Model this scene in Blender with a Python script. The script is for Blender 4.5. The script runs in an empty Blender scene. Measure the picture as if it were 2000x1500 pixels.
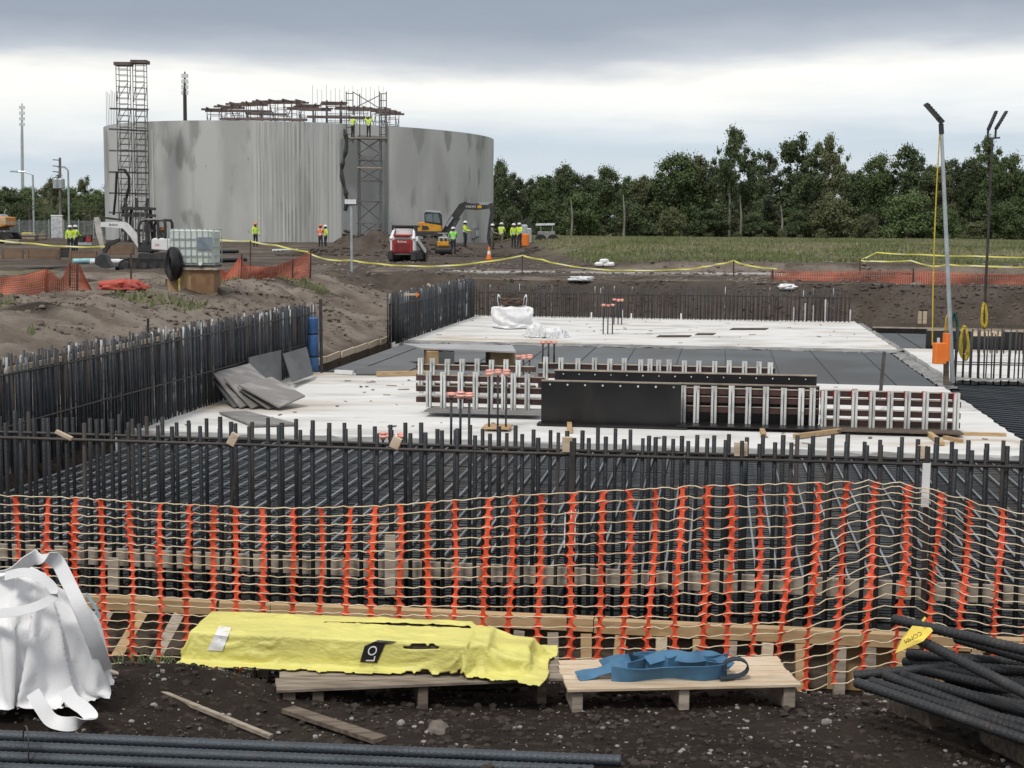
import bpy, bmesh, math, random
import numpy as np
from mathutils import Vector, Matrix, Quaternion, noise as mnoise

random.seed(7)
SC = bpy.context.scene
COL = SC.collection
R = math.radians

# ------------------------------------------------------------------ camera
FPX = 2810.0                      # focal length in photo pixels (2000 wide)
PITCH = math.atan(301 / FPX)
ROLL = 0.0085
CZ = 1.7
right = Vector((1, 0, 0)); fwd = Vector((0, math.cos(PITCH), -math.sin(PITCH))); up = Vector((0, math.sin(PITCH), math.cos(PITCH)))
Xc = right * math.cos(ROLL) + up * math.sin(ROLL)
Yc = up * math.cos(ROLL) - right * math.sin(ROLL)
cam = bpy.data.objects.new('camera', bpy.data.cameras.new('camera'))
COL.objects.link(cam)
mw = Matrix((Xc, Yc, -fwd)).transposed().to_4x4()
mw.translation = Vector((0, 0, CZ))
cam.matrix_world = mw
cam.data.sensor_width = 36; cam.data.lens = 36 * FPX / 2000
cam.data.clip_start = 0.1; cam.data.clip_end = 6000
SC.camera = cam

# ------------------------------------------------------------------ world, sun, exposure
SUN_EL, SUN_AZ = R(56), R(-155)   # azimuth measured clockwise from +Y (behind the camera, to the left)
world = bpy.data.worlds.new('World'); SC.world = world
world.use_nodes = True
nt = world.node_tree; nt.nodes.clear()
def wn(t, **k):
    n = nt.nodes.new(t)
    for a, b in k.items(): setattr(n, a, b)
    return n
out = wn('ShaderNodeOutputWorld'); bg = wn('ShaderNodeBackground')
sky = wn('ShaderNodeTexSky'); sky.sky_type = 'NISHITA'; sky.sun_disc = False
sky.sun_elevation = SUN_EL; sky.sun_rotation = SUN_AZ; sky.dust_density = 2.0
tc = wn('ShaderNodeTexCoord'); sep = wn('ShaderNodeSeparateXYZ')
nt.links.new(tc.outputs['Generated'], sep.inputs[0])
def wmath(op, a, b=None, c=None):
    n = wn('ShaderNodeMath', operation=op)
    for i, v in enumerate((a, b, c)):
        if v is None: continue
        if isinstance(v, (int, float)): n.inputs[i].default_value = v
        else: nt.links.new(v, n.inputs[i])
    return n.outputs[0]
def wnoise(scl, scale, detail=5, rough=.55, dist=0.0):
    mp = wn('ShaderNodeMapping'); mp.inputs['Scale'].default_value = scl
    nt.links.new(tc.outputs['Generated'], mp.inputs[0])
    n = wn('ShaderNodeTexNoise'); n.inputs['Scale'].default_value = scale; n.inputs['Detail'].default_value = detail
    n.inputs['Roughness'].default_value = rough; n.inputs['Distortion'].default_value = dist
    nt.links.new(mp.outputs[0], n.inputs[0]); return n.outputs[0]
z = sep.outputs[2]; xx = sep.outputs[0]
n1 = wmath('SUBTRACT', wnoise((1.2, 1.2, 5), 2.6, 6), 0.5)
n2 = wmath('SUBTRACT', wnoise((1, 1, 7), 9.0, 7, .6, .4), 0.5)
el = wmath('ADD', z, wmath('MULTIPLY', n1, 0.055))
el = wmath('ADD', el, wmath('MULTIPLY', n2, 0.016))
el = wmath('ADD', el, wmath('MULTIPLY', xx, -0.022))
ramp = wn('ShaderNodeValToRGB'); cr = ramp.color_ramp
pts = [(0.0, (.62, .665, .69)), (.032, (.58, .64, .69)), (.056, (.52, .595, .67)), (.080, (.80, .81, .80)),
       (.102, (.92, .90, .85)), (.119, (.46, .49, .54)), (.14, (.295, .33, .39)), (.185, (.26, .30, .36)), (.40, (.53, .54, .56)), (1.0, (.80, .79, .77))]
while len(cr.elements) < len(pts): cr.elements.new(0.5)
for e, (p_, c_) in zip(cr.elements, pts): e.position = p_; e.color = (*c_, 1)
nt.links.new(el, ramp.inputs[0])
# thin cloud texture over the deck
br = wmath('ADD', wmath('MULTIPLY', n2, 0.16), 1.0)
vm = wn('ShaderNodeVectorMath', operation='SCALE'); nt.links.new(ramp.outputs[0], vm.inputs[0]); nt.links.new(br, vm.inputs['Scale'])
sk = wn('ShaderNodeVectorMath', operation='SCALE'); nt.links.new(sky.outputs[0], sk.inputs[0]); sk.inputs['Scale'].default_value = 0.012
ad = wn('ShaderNodeVectorMath', operation='ADD'); nt.links.new(vm.outputs[0], ad.inputs[0]); nt.links.new(sk.outputs[0], ad.inputs[1])
nt.links.new(ad.outputs[0], bg.inputs[0]); bg.inputs[1].default_value = 0.88
nt.links.new(bg.outputs[0], out.inputs[0])

sun = bpy.data.objects.new('sun', bpy.data.lights.new('sun', 'SUN')); COL.objects.link(sun)
sun.data.energy = 1.5; sun.data.angle = R(10); sun.data.color = (1.0, .965, .91)
sd = Vector((math.sin(SUN_AZ) * math.cos(SUN_EL), math.cos(SUN_AZ) * math.cos(SUN_EL), math.sin(SUN_EL)))
sun.rotation_euler = sd.to_track_quat('Z', 'Y').to_euler()
sun.location = (0, 0, 60)

SC.view_settings.view_transform = 'Standard'; SC.view_settings.look = 'None'
SC.view_settings.exposure = 0.32; SC.view_settings.gamma = 1
SC.cycles.max_bounces = 6; SC.cycles.use_denoising = True

# ------------------------------------------------------------------ measuring helpers
def ray(px, py):
    dx, dy = px - 1000, py - 750
    a = dx * math.cos(ROLL) + dy * math.sin(ROLL); b = -dx * math.sin(ROLL) + dy * math.cos(ROLL)
    return (a / FPX, math.cos(PITCH) - b / FPX * math.sin(PITCH), -math.sin(PITCH) - b / FPX * math.cos(PITCH))
def G(px, py, z):                  # a measured point on a level z
    d = ray(px, py); t = (z - CZ) / d[2]; return Vector((d[0] * t, d[1] * t, z))
def P(px, py, y):                  # a measured point at distance y
    d = ray(px, py); t = y / d[1]; return Vector((d[0] * t, y, CZ + d[2] * t))
YA = R(8.05); CA, SA = math.cos(YA), math.sin(YA)
U = Vector((CA, -SA, 0)); V = Vector((SA, CA, 0))     # the pit's own axes
def AB(a, b, z=0.0): return U * a + V * b + Vector((0, 0, z))
SLAB = -1.35

# ------------------------------------------------------------------ mesh helpers
def new_obj(name, me, mat=None, parent=None):
    o = bpy.data.objects.new(name, me); COL.objects.link(o)
    if mat is not None and me is not None and hasattr(me, 'materials') and not me.materials: me.materials.append(mat)
    if parent is not None: o.parent = parent
    return o
def tag(o, label=None, cat=None, group=None, kind=None):
    if label: o['label'] = label
    if cat: o['category'] = cat
    if group: o['group'] = group
    if kind: o['kind'] = kind
    return o
def thing(name, label, cat, loc=(0, 0, 0), rz=0.0, group=None):
    o = bpy.data.objects.new(name, None); COL.objects.link(o)
    o.location = loc; o.rotation_euler = (0, 0, rz); o.empty_display_size = .2
    return tag(o, label, cat, group)
def root_of(o):
    while o.parent is not None: o = o.parent
    return o
def copy_tree(o, parent=None):
    c = o.copy(); COL.objects.link(c); c.parent = parent
    for ch in list(o.children): copy_tree(ch, c)
    return c
def inst(me, name, parent, loc=(0, 0, 0), rot=(0, 0, 0), scale=(1, 1, 1), mat=None):
    o = bpy.data.objects.new(name, me); COL.objects.link(o)
    o.parent = parent; o.location = loc; o.rotation_euler = rot; o.scale = scale
    if mat is not None:
        if not me.materials: me.materials.append(None)
        o.material_slots[0].link = 'OBJECT'; o.material_slots[0].material = mat
    return o

class MB:
    def __init__(s): s.v = []; s.f = []; s.mi = []; s.m = 0
    def add(s, vs, fs):
        b = len(s.v); s.v += [tuple(v) for v in vs]
        for f in fs: s.f.append(tuple(i + b for i in f)); s.mi.append(s.m)
        return s
    def box(s, c, size, rot=None):
        x, y, z = size[0] / 2, size[1] / 2, size[2] / 2
        vs = [Vector((i * x, j * y, k * z)) for k in (-1, 1) for i, j in ((-1, -1), (1, -1), (1, 1), (-1, 1))]
        if rot is not None:
            if not isinstance(rot, (Matrix, Quaternion)):
                from mathutils import Euler
                rot = Euler(rot).to_matrix()
            vs = [rot @ v for v in vs]
        c = Vector(c); vs = [v + c for v in vs]
        return s.add(vs, [(3, 2, 1, 0), (4, 5, 6, 7), (0, 1, 5, 4), (1, 2, 6, 5), (2, 3, 7, 6), (3, 0, 4, 7)])
    def bar(s, p0, p1, w, h, upv=(0, 0, 1)):      # square bar from p0 to p1; w across, h along up
        p0 = Vector(p0); p1 = Vector(p1); d = (p1 - p0).normalized(); upv = Vector(upv)
        if abs(d.dot(upv)) > .97: upv = Vector((0, 1, 0)) if abs(d.y) < .9 else Vector((1, 0, 0))
        sx = d.cross(upv).normalized(); uz = sx.cross(d)
        vs = [p + sx * i * w / 2 + uz * j * h / 2 for p in (p0, p1) for i, j in ((-1, -1), (1, -1), (1, 1), (-1, 1))]
        return s.add(vs, [(0, 1, 2, 3), (7, 6, 5, 4), (0, 4, 5, 1), (1, 5, 6, 2), (2, 6, 7, 3), (3, 7, 4, 0)])
    def tube(s, pts, r, n=8, caps=True):          # round tube along points; r scalar or list
        pts = [Vector(p) for p in pts]
        rs = r if isinstance(r, (list, tuple)) else [r] * len(pts)
        prev = None; base = len(s.v)
        for i, p in enumerate(pts):
            d = (pts[min(i + 1, len(pts) - 1)] - pts[max(i - 1, 0)]).normalized()
            if prev is None:
                a = Vector((0, 0, 1)) if abs(d.z) < .9 else Vector((1, 0, 0))
                sx = d.cross(a).normalized()
            else:
                sx = (prev - d * prev.dot(d)).normalized()
            prev = sx; sy = d.cross(sx)
            for k in range(n):
                t = 2 * math.pi * k / n
                s.v.append(tuple(p + sx * math.cos(t) * rs[i] + sy * math.sin(t) * rs[i]))
        for i in range(len(pts) - 1):
            for k in range(n):
                a = base + i * n + k; b = base + i * n + (k + 1) % n
                s.f.append((a, b, b + n, a + n)); s.mi.append(s.m)
        if caps:
            s.f.append(tuple(base + k for k in reversed(range(n)))); s.mi.append(s.m)
            s.f.append(tuple(base + (len(pts) - 1) * n + k for k in range(n))); s.mi.append(s.m)
        return s
    def ribbon(s, pts, wd, w, t=0.003):           # flat strap along points; wd = width direction(s)
        pts = [Vector(p) for p in pts]; base = len(s.v); m = len(pts)
        for i, p in enumerate(pts):
            d = (pts[min(i + 1, m - 1)] - pts[max(i - 1, 0)]).normalized()
            q = Vector(wd[i] if isinstance(wd, list) else wd); q = (q - d * q.dot(d)).normalized(); nn = d.cross(q)
            for a, b in ((-1, -1), (1, -1), (1, 1), (-1, 1)):
                s.v.append(tuple(p + q * a * w / 2 + nn * b * t / 2))
        for i in range(m - 1):
            for k in range(4):
                a = base + i * 4 + k; b = base + i * 4 + (k + 1) % 4
                s.f.append((a, b, b + 4, a + 4)); s.mi.append(s.m)
        s.f.append((base + 3, base + 2, base + 1, base)); s.mi.append(s.m)
        e = base + (m - 1) * 4; s.f.append((e, e + 1, e + 2, e + 3)); s.mi.append(s.m)
        return s
    def prism(s, poly, axis, d0, d1):             # polygon of 3-D points swept along axis from d0 to d1
        axis = Vector(axis); n = len(poly)
        vs = [Vector(p) + axis * d0 for p in poly] + [Vector(p) + axis * d1 for p in poly]
        return s.add(vs, [tuple(range(n)), tuple(reversed(range(n, 2 * n)))] + [(i, i + n, (i + 1) % n + n, (i + 1) % n) for i in range(n)])
    def lathe(s, prof, n=16, c=(0, 0, 0)):        # (r, z) profile round z
        c = Vector(c); vs = []
        for r, z in prof:
            for k in range(n):
                t = 2 * math.pi * k / n; vs.append(c + Vector((r * math.cos(t), r * math.sin(t), z)))
        fs = [(i * n + k, i * n + (k + 1) % n, (i + 1) * n + (k + 1) % n, (i + 1) * n + k) for i in range(len(prof) - 1) for k in range(n)]
        fs += [tuple(reversed(range(n))), tuple((len(prof) - 1) * n + k for k in range(n))]
        return s.add(vs, fs)
    def mesh(s, name, off=None):
        me = bpy.data.meshes.new(name)
        vs = s.v if off is None else [(a - off[0], b - off[1], c - off[2]) for a, b, c in s.v]
        me.from_pydata(vs, [], s.f); 
        return me
    def build(s, name, mat, parent=None, world=False, smooth=False, bevel=0, kind=None):
        off = root_of(parent).location if (world and parent is not None) else None
        me = s.mesh(name, off)
        mats = mat if isinstance(mat, list) else [mat]
        for m_ in mats: me.materials.append(m_)
        if len(mats) > 1: me.polygons.foreach_set('material_index', s.mi)
        bm = bmesh.new(); bm.from_mesh(me); bmesh.ops.recalc_face_normals(bm, faces=bm.faces)
        if bevel: bmesh.ops.bevel(bm, geom=list(bm.edges), offset=bevel, segments=1, affect='EDGES', clamp_overlap=True)
        bm.to_mesh(me); bm.free()
        if smooth:
            me.polygons.foreach_set('use_smooth', [True] * len(me.polygons))
            try: me.set_sharp_from_angle(angle=R(40))
            except Exception: pass
        o = new_obj(name, me, None, parent)
        if kind: o['kind'] = kind
        return o

# ------------------------------------------------------------------ materials
MATS = {}
def M(name, col, rough=.7, metal=0.0, col2=None, scale=4.0, lo=.4, hi=.65, bump=0.0, bscale=30.0, rand=.12, stretch=(1, 1, 1),
      col3=None, scale3=1.0, lo3=.55, hi3=.7, stretch3=None, trans=0.0, alpha=1.0, sss=None, coord='Object', bdist=.02, detail=5):
    if name in MATS: return MATS[name]
    m = bpy.data.materials.new(name); m.use_nodes = True; MATS[name] = m
    t = m.node_tree; N = t.nodes; L = t.links; b = N['Principled BSDF']
    b.inputs['Roughness'].default_value = rough; b.inputs['Metallic'].default_value = metal
    tc_ = N.new('ShaderNodeTexCoord'); src = tc_.outputs[coord]
    def nz(sc_, st, det=detail):
        mp = N.new('ShaderNodeMapping'); mp.inputs['Scale'].default_value = st; L.new(src, mp.inputs[0])
        n = N.new('ShaderNodeTexNoise'); n.inputs['Scale'].default_value = sc_; n.inputs['Detail'].default_value = det
        L.new(mp.outputs[0], n.inputs[0]); return n.outputs[0]
    def mixc(fac, a, c2):
        mx = N.new('ShaderNodeMix'); mx.data_type = 'RGBA'; L.new(fac, mx.inputs[0])
        if isinstance(a, tuple): mx.inputs[6].default_value = (*a, 1)
        else: L.new(a, mx.inputs[6])
        mx.inputs[7].default_value = (*c2, 1); return mx.outputs[2]
    def ms(v, a, c):
        n = N.new('ShaderNodeMapRange'); n.interpolation_type = 'SMOOTHSTEP'; L.new(v, n.inputs[0]); n.inputs[1].default_value = a; n.inputs[2].default_value = c; return n.outputs[0]
    c2 = col2 if col2 else tuple(v * .72 for v in col)
    cur = mixc(ms(nz(scale, stretch), lo, hi), tuple(col), tuple(c2))
    if col3: cur = mixc(ms(nz(scale3, stretch3 or stretch), lo3, hi3), cur, tuple(col3))
    if rand:
        oi = N.new('ShaderNodeObjectInfo'); mr = N.new('ShaderNodeMapRange'); L.new(oi.outputs['Random'], mr.inputs[0])
        mr.inputs[3].default_value = 1 - rand; mr.inputs[4].default_value = 1 + rand
        h = N.new('ShaderNodeHueSaturation'); L.new(mr.outputs[0], h.inputs['Value']); L.new(cur, h.inputs['Color']); cur = h.outputs[0]
    L.new(cur, b.inputs['Base Color'])
    if bump:
        bp = N.new('ShaderNodeBump'); bp.inputs['Strength'].default_value = bump; bp.inputs['Distance'].default_value = bdist
        L.new(nz(bscale, stretch, 4), bp.inputs['Height']); L.new(bp.outputs[0], b.inputs['Normal'])
    if trans: b.inputs['Transmission Weight'].default_value = trans
    if alpha < 1: b.inputs['Alpha'].default_value = alpha
    if sss: b.inputs['Subsurface Weight'].default_value = sss; b.inputs['Subsurface Radius'].default_value = (.05, .05, .05)
    return m

mRebar = M('rebar_steel', (.040, .046, .053), .48, .35, (.070, .066, .064), 9, .45, .7, rand=.35, bump=.4, bscale=90)
mRebarDark = M('rebar_dark', (.024, .026, .029), .5, .3, (.042, .040, .040), 8, .45, .7, rand=.3, bump=.4, bscale=90)
mRebarB = M('rebar_blue_steel', (.036, .043, .052), .50, .3, (.066, .071, .077), 7, .4, .7, rand=.3, bump=.5, bscale=60)
mRebarSheen = M('rebar_sheen', (.27, .29, .305), .42, .35, (.16, .175, .185), 5, .4, .7, rand=.3)  # same steel, with the lit sheen of the lengthwise rods put into the colour
mRebarFar = M('rebar_far_mat', (.078, .088, .098), .5, .3, (.056, .062, .068), .35, rand=0)
mRebarRust = M('rebar_rusty', (.062, .052, .046), .72, .12, (.036, .034, .034), 7, .4, .65, rand=.35)
mRebarLime = M('rebar_limed', (.06, .066, .072), .7, .15, (.50, .52, .52), 2.2, .46, .58, rand=.15, stretch=(3, 3, 1))
mWire = M('tie_wire', (.10, .09, .08), .6, .5)
mConc = M('slab_concrete', (.675, .672, .66), .85, 0, (.50, .495, .475), .7, .46, .72, bump=.25, bscale=20, rand=0, col3=(.46, .38, .28), scale3=.34, lo3=.56, hi3=.74, stretch3=(.55, 1.6, 1), stretch=(.6, 1.5, 1))
mConcWet = M('slab_edge_concrete', (.27, .27, .265), .8, 0, (.16, .16, .16), 2, bump=.6, bscale=14, rand=0)
mTank = M('tank_concrete', (.50, .505, .49), .88, 0, (.39, .395, .38), .22, .42, .60, bump=.2, bscale=3, rand=0, col3=(.30, .302, .288), scale3=.42, lo3=.53, hi3=.61, stretch=(1, 1, .35), stretch3=(1, 1, .42))
mTankRib = M('tank_concrete_ribs', (.50, .505, .49), .9, 0, (.37, .375, .36), .5, rand=.10, stretch=(1, 1, .2))
mTankDark = M('tank_concrete_dark', (.20, .21, .205), .85, 0, (.29, .30, .295), .35, .45, .62, rand=0, bump=.3, bscale=3, stretch=(1, 1, .5))
mWood = M('lumber', (.50, .35, .19), .75, 0, (.40, .26, .13), 3, rand=.16, stretch=(1, 8, 8), bump=.15, bscale=25)
mWoodN = M('lumber_new', (.63, .52, .39), .75, 0, (.50, .38, .25), 2.5, rand=.14, stretch=(1, 9, 9), bump=.2, bscale=25)
mWoodG = M('lumber_weathered', (.42, .36, .29), .85, 0, (.29, .24, .19), 3, rand=.2, stretch=(1, 7, 7), bump=.25, bscale=20)
mWoodD = M('lumber_dirty_shaded', (.16, .125, .095), .9, 0, (.085, .065, .05), 5, rand=.2, stretch=(1, 5, 5), bump=.3, bscale=20)
mPly = M('plywood_bare', (.43, .29, .15), .8, 0, (.32, .20, .10), 2, rand=.1, stretch=(1, 6, 1))
mPlyGrey = M('plywood_grey', (.20, .19, .185), .62, 0, (.30, .29, .28), 1.4, .4, .7, rand=.12, stretch=(1, 3, 1), bump=.1)
mPlyDark = M('plywood_darkgrey', (.085, .088, .09), .55, 0, (.12, .12, .12), 1.5, rand=.1)
mPlyBlack = M('plywood_black', (.0095, .0088, .0092), .38, 0, (.016, .0145, .0145), 2.2, rand=.15, bump=.05)
mAlu = M('aluminium', (.68, .685, .67), .5, .15, (.46, .465, .455), 4, .45, .7, rand=.2, bump=.15)
mWaler = M('waler_oxide', (.070, .034, .031), .6, .2, (.032, .021, .020), 3, rand=.25)
mRed = M('red_paint', (.42, .03, .03), .45, 0, rand=.05)
mOrangeCap = M('orange_cap', (.72, .20, .13), .6, 0, (.80, .42, .34), 6, rand=.12)
mMesh = M('orange_mesh', (.86, .10, .035), .5, 0, (.74, .08, .028), 9, rand=.08)
mMeshFar = M('orange_mesh_dusty', (.58, .145, .075), .65, 0, (.42, .10, .055), 1.6, rand=.1)
mMeshRed = M('red_mesh_dusty', (.50, .09, .06), .65, 0, (.32, .055, .04), 2, rand=.1)
mCord = M('fence_cord', (.68, .56, .36), .65, 0, (.78, .68, .50), 5, rand=.08)
mTape = M('caution_tape', (.80, .75, .16), .5, 0, (.86, .84, .46), 1.2, .5, .6, rand=.05)
mBag = M('white_fabric', (.86, .86, .865), .75, 0, (.79, .79, .80), 3, rand=.03, bump=.18, bscale=120, sss=.0)
mBagBlue = M('pale_blue_lining', (.45, .60, .68), .7, 0, rand=0)
mPlastic = M('white_plastic_sheet', (.75, .76, .76), .4, 0, (.63, .65, .65), 4, rand=0)
mYellow = M('yellow_wrap', (.74, .69, .20), .5, 0, (.62, .575, .165), 2.4, .45, .7, rand=0, bump=.35, bscale=26, stretch=(1, 2.5, 2.5), col3=(.36, .32, .06), scale3=5, lo3=.66, hi3=.8)
mTear = M('torn_edge', (.16, .10, .055), .95, 0, (.05, .035, .022), 14, rand=0)
mBlack = M('black_print', (.012, .012, .013), .5, 0, rand=0)
mWhite = M('white_print', (.80, .80, .80), .6, 0, (.76, .76, .76), rand=0)
mBlueStrap = M('blue_webbing', (.075, .20, .34), .7, 0, (.05, .14, .25), 6, rand=.06, bump=.3, bscale=160)
mBlueRoll = M('blue_roll', (.05, .14, .34), .6, 0, (.035, .10, .25), 5, rand=0)
mGalv = M('galvanised', (.50, .54, .55), .42, .5, (.40, .44, .45), 3, rand=.05)
mDarkMetal = M('dark_metal', (.045, .04, .038), .55, .3, (.07, .06, .055), 5, rand=.1)
mRustMetal = M('rusty_metal', (.10, .062, .045), .8, .2, (.055, .04, .034), 4, rand=.2)
mScaf = M('scaffold_steel', (.15, .155, .155), .55, .3, (.10, .085, .08), 2, rand=.25)
mScafRed = M('scaffold_red', (.165, .112, .10), .65, .1, (.09, .07, .066), 1.5, rand=.25)
mLampHead = M('lamp_housing', (.035, .037, .04), .5, .2, rand=.1)
mLens = M('lamp_lens', (.72, .75, .76), .2, 0, rand=0)
mYellowRope = M('yellow_rope', (.66, .50, .05), .6, 0, (.50, .36, .04), 12, rand=.1)
mGreenHose = M('green_hose', (.03, .11, .07), .5, 0, rand=0)
mOrangePl = M('orange_plastic', (.85, .22, .035), .5, 0, (.78, .19, .03), 3, rand=.05)
mRubber = M('black_rubber', (.012, .012, .013), .6, 0, (.03, .028, .026), 6, rand=.1)
mHose = M('black_hose', (.008, .008, .009), .35, 0, (.014, .014, .015), 6, rand=.1)
mVehW = M('white_machine_paint', (.76, .765, .76), .4, 0, (.66, .65, .63), 2.5, .5, .75, rand=0)
mVehY = M('yellow_machine_paint', (.68, .33, .03), .42, 0, (.58, .27, .03), 2, rand=0)
mVehO = M('orange_machine_paint', (.66, .27, .035), .45, 0, rand=0)
mVehR = M('red_machine_paint', (.40, .035, .035), .42, 0, (.30, .03, .03), 3, rand=0)
mVehK = M('charcoal_machine_paint', (.035, .037, .04), .45, .1, (.06, .055, .05), 3, rand=.1)
mGlass = M('cab_glass', (.10, .14, .15), .08, 0, (.16, .20, .20), 1.5, rand=.1)
mToteLiq = M('tote_plastic', (.62, .68, .64), .35, 0, (.50, .57, .47), .9, rand=0, stretch=(1, 1, 2))
mPVC = M('white_pvc', (.80, .82, .84), .35, 0, (.70, .72, .74), 3, rand=.04)
mPVCb = M('light_blue_pvc', (.36, .66, .70), .35, 0, rand=.04)
mTrench = M('trench_plate', (.23, .155, .10), .85, .1, (.15, .10, .07), 1.2, rand=.15)
mBark = M('bark', (.12, .10, .085), .95, 0, (.06, .05, .042), 2, rand=.2, stretch=(1, 1, .3))
mBarkPale = M('bark_pale', (.24, .22, .20), .9, 0, (.12, .105, .095), 2, rand=.15, stretch=(1, 1, .3))
mSkin = M('skin', (.33, .19, .12), .6, 0, rand=.15)
mHiY = M('hivis_yellow', (.62, .86, .06), .6, 0, (.55, .78, .05), 12, rand=.08)
mHiG = M('hivis_lime', (.24, .80, .07), .6, 0, (.20, .70, .06), 12, rand=.05)
mHiO = M('hivis_orange', (.88, .17, .05), .6, 0, rand=.05)
mGreyCl = M('grey_clothes', (.22, .22, .22), .8, 0, rand=.1)
mReflect = M('reflective_stripe', (.66, .67, .66), .4, 0, rand=0)
mTrou = M('trousers_navy', (.022, .026, .042), .85, 0, (.04, .042, .055), 10, rand=.2)
mTrouT = M('trousers_tan', (.17, .14, .105), .85, 0, rand=.2)
mBoot = M('boots', (.035, .026, .02), .8, 0, rand=.2)
mHat = M('hard_hat_white', (.80, .80, .79), .35, 0, rand=0)
mHatO = M('hard_hat_orange', (.80, .24, .05), .35, 0, rand=0)
mStone = M('stone', (.40, .385, .36), .9, 0, (.26, .24, .21), 12, rand=.4)
mStoneD = M('stone_dark', (.16, .135, .115), .95, 0, (.09, .075, .065), 9, rand=.3)
mGrassB = M('grass_blades', (.135, .165, .062), .9, 0, (.25, .235, .14), .15, .4, .65, rand=0, coord='Object')
mWeed = M('weed_blades', (.08, .12, .035), .8, 0, (.22, .20, .10), 3, rand=.2)
def leafmat(name, c1, c2):
    m = M(name, c1, .75, 0, c2, .55, .38, .66, rand=.22)
    b = m.node_tree.nodes['Principled BSDF']; b.inputs['Specular IOR Level'].default_value = .25
    return m
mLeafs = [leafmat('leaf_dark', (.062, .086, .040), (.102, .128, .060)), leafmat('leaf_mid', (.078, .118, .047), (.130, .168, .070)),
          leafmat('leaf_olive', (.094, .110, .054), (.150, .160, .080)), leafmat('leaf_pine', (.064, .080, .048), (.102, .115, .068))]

def overlay(m, col, scale, lo, hi, stretch=(1, 1, 1), amount=1.0, detail=6, coord='Object'):
    """wear and stains laid over a material's colour"""
    N = m.node_tree.nodes; L = m.node_tree.links; b = N['Principled BSDF']; src = b.inputs['Base Color'].links[0].from_socket
    tc_ = N.new('ShaderNodeTexCoord'); mp = N.new('ShaderNodeMapping'); mp.inputs['Scale'].default_value = stretch; mp.inputs['Location'].default_value = (scale * 3.1, lo * 7, hi * 5); L.new(tc_.outputs[coord], mp.inputs[0])
    n = N.new('ShaderNodeTexNoise'); n.inputs['Scale'].default_value = scale; n.inputs['Detail'].default_value = detail; L.new(mp.outputs[0], n.inputs[0])
    r = N.new('ShaderNodeMapRange'); r.interpolation_type = 'SMOOTHSTEP'; L.new(n.outputs[0], r.inputs[0]); r.inputs[1].default_value = lo; r.inputs[2].default_value = hi; r.inputs[4].default_value = amount
    x = N.new('ShaderNodeMix'); x.data_type = 'RGBA'; L.new(r.outputs[0], x.inputs[0]); L.new(src, x.inputs[6]); x.inputs[7].default_value = (*col, 1); L.new(x.outputs[2], b.inputs['Base Color'])
overlay(mConc, (.40, .395, .38), .55, .56, .70, (1, 1.8, 1), .75); overlay(mConc, (.30, .28, .25), 2.6, .66, .76, (1, 2, 1), .7); overlay(mConc, (.80, .80, .79), 1.1, .58, .7, (.6, 1.6, 1), .6)
overlay(mTank, (.30, .305, .295), 1.0, .55, .75, (1, 1, .03), .55); overlay(mTank, (.60, .605, .595), .35, .56, .66, (1, 1, .22), .5); overlay(mTank, (.24, .24, .23), 3.5, .68, .74, (1, 1, .6), .6)
overlay(mTankRib, (.30, .305, .295), 1.0, .5, .7, (1, 1, .05), .6)
overlay(mBag, (.42, .38, .33), 2.2, .64, .80, (1, 1, 1), .55); overlay(mYellow, (.30, .26, .10), 3.5, .62, .78, (1, 1.6, 1.6), .6)
overlay(mAlu, (.28, .27, .26), 6, .58, .72, (1, 1, 1), .7); overlay(mPlyBlack, (.05, .046, .043), 1.2, .55, .75, (1, 1, .3), .6); overlay(mPlyGrey, (.42, .41, .395), 2.2, .56, .68, (1, 2, 1), .6)
overlay(mMesh, (.52, .10, .05), 7, .6, .75, (1, 1, 1), .6); overlay(mVehW, (.42, .37, .32), 1.6, .64, .8, (1, 1, 1), .6); overlay(mVehY, (.30, .20, .09), 1.4, .6, .76, (1, 1, 1), .6); overlay(mVehR, (.16, .07, .06), 2, .6, .76, (1, 1, 1), .6)
overlay(mWoodN, (.36, .28, .20), 5, .6, .75, (1, 5, 5), .6); overlay(mWoodG, (.14, .11, .085), 3, .55, .72, (1, 3, 3), .6); overlay(mRebarDark, (.085, .052, .035), 5, .62, .74, (1, 1, .3), .6); overlay(mRebarB, (.10, .062, .042), 4, .63, .75, (1, 1, .3), .6)

# ================================================================== TERRAIN
_rng = np.random.RandomState(3); _tab = _rng.rand(256, 256)
def vnoise(x, y):
    xi = np.floor(x).astype(int); yi = np.floor(y).astype(int); fx = x - xi; fy = y - yi
    fx = fx * fx * (3 - 2 * fx); fy = fy * fy * (3 - 2 * fy)
    t = lambda a, b: _tab[a % 256, b % 256]
    return (t(xi, yi) * (1 - fx) + t(xi + 1, yi) * fx) * (1 - fy) + (t(xi, yi + 1) * (1 - fx) + t(xi + 1, yi + 1) * fx) * fy
def fbm(x, y, o=4):
    s = 0; a = .5
    for i in range(o): s = s + a * (vnoise(x * 2 ** i + 17.3 * i, y * 2 ** i + 9.1 * i) - .5); a *= .5
    return s
def sm(a, b, x):
    t = np.clip((x - a) / (b - a), 0, 1); return t * t * (3 - 2 * t)
def lin(a, b, x): return np.clip((x - a) / (b - a), 0, 1)
TX, TY = P(592, 480, 140)[0], 140.0              # tank centre
TR = 18.4
NEAR_MOUNDS = [(-1.95, 8.5, .75, .45, .26), (-3.1, 8.7, .7, .5, .22), (-2.5, 7.75, .6, .4, .16), (.2, 6.6, 1.5, .5, .06), (2.6, 8.0, .8, .5, .10)]
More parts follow.
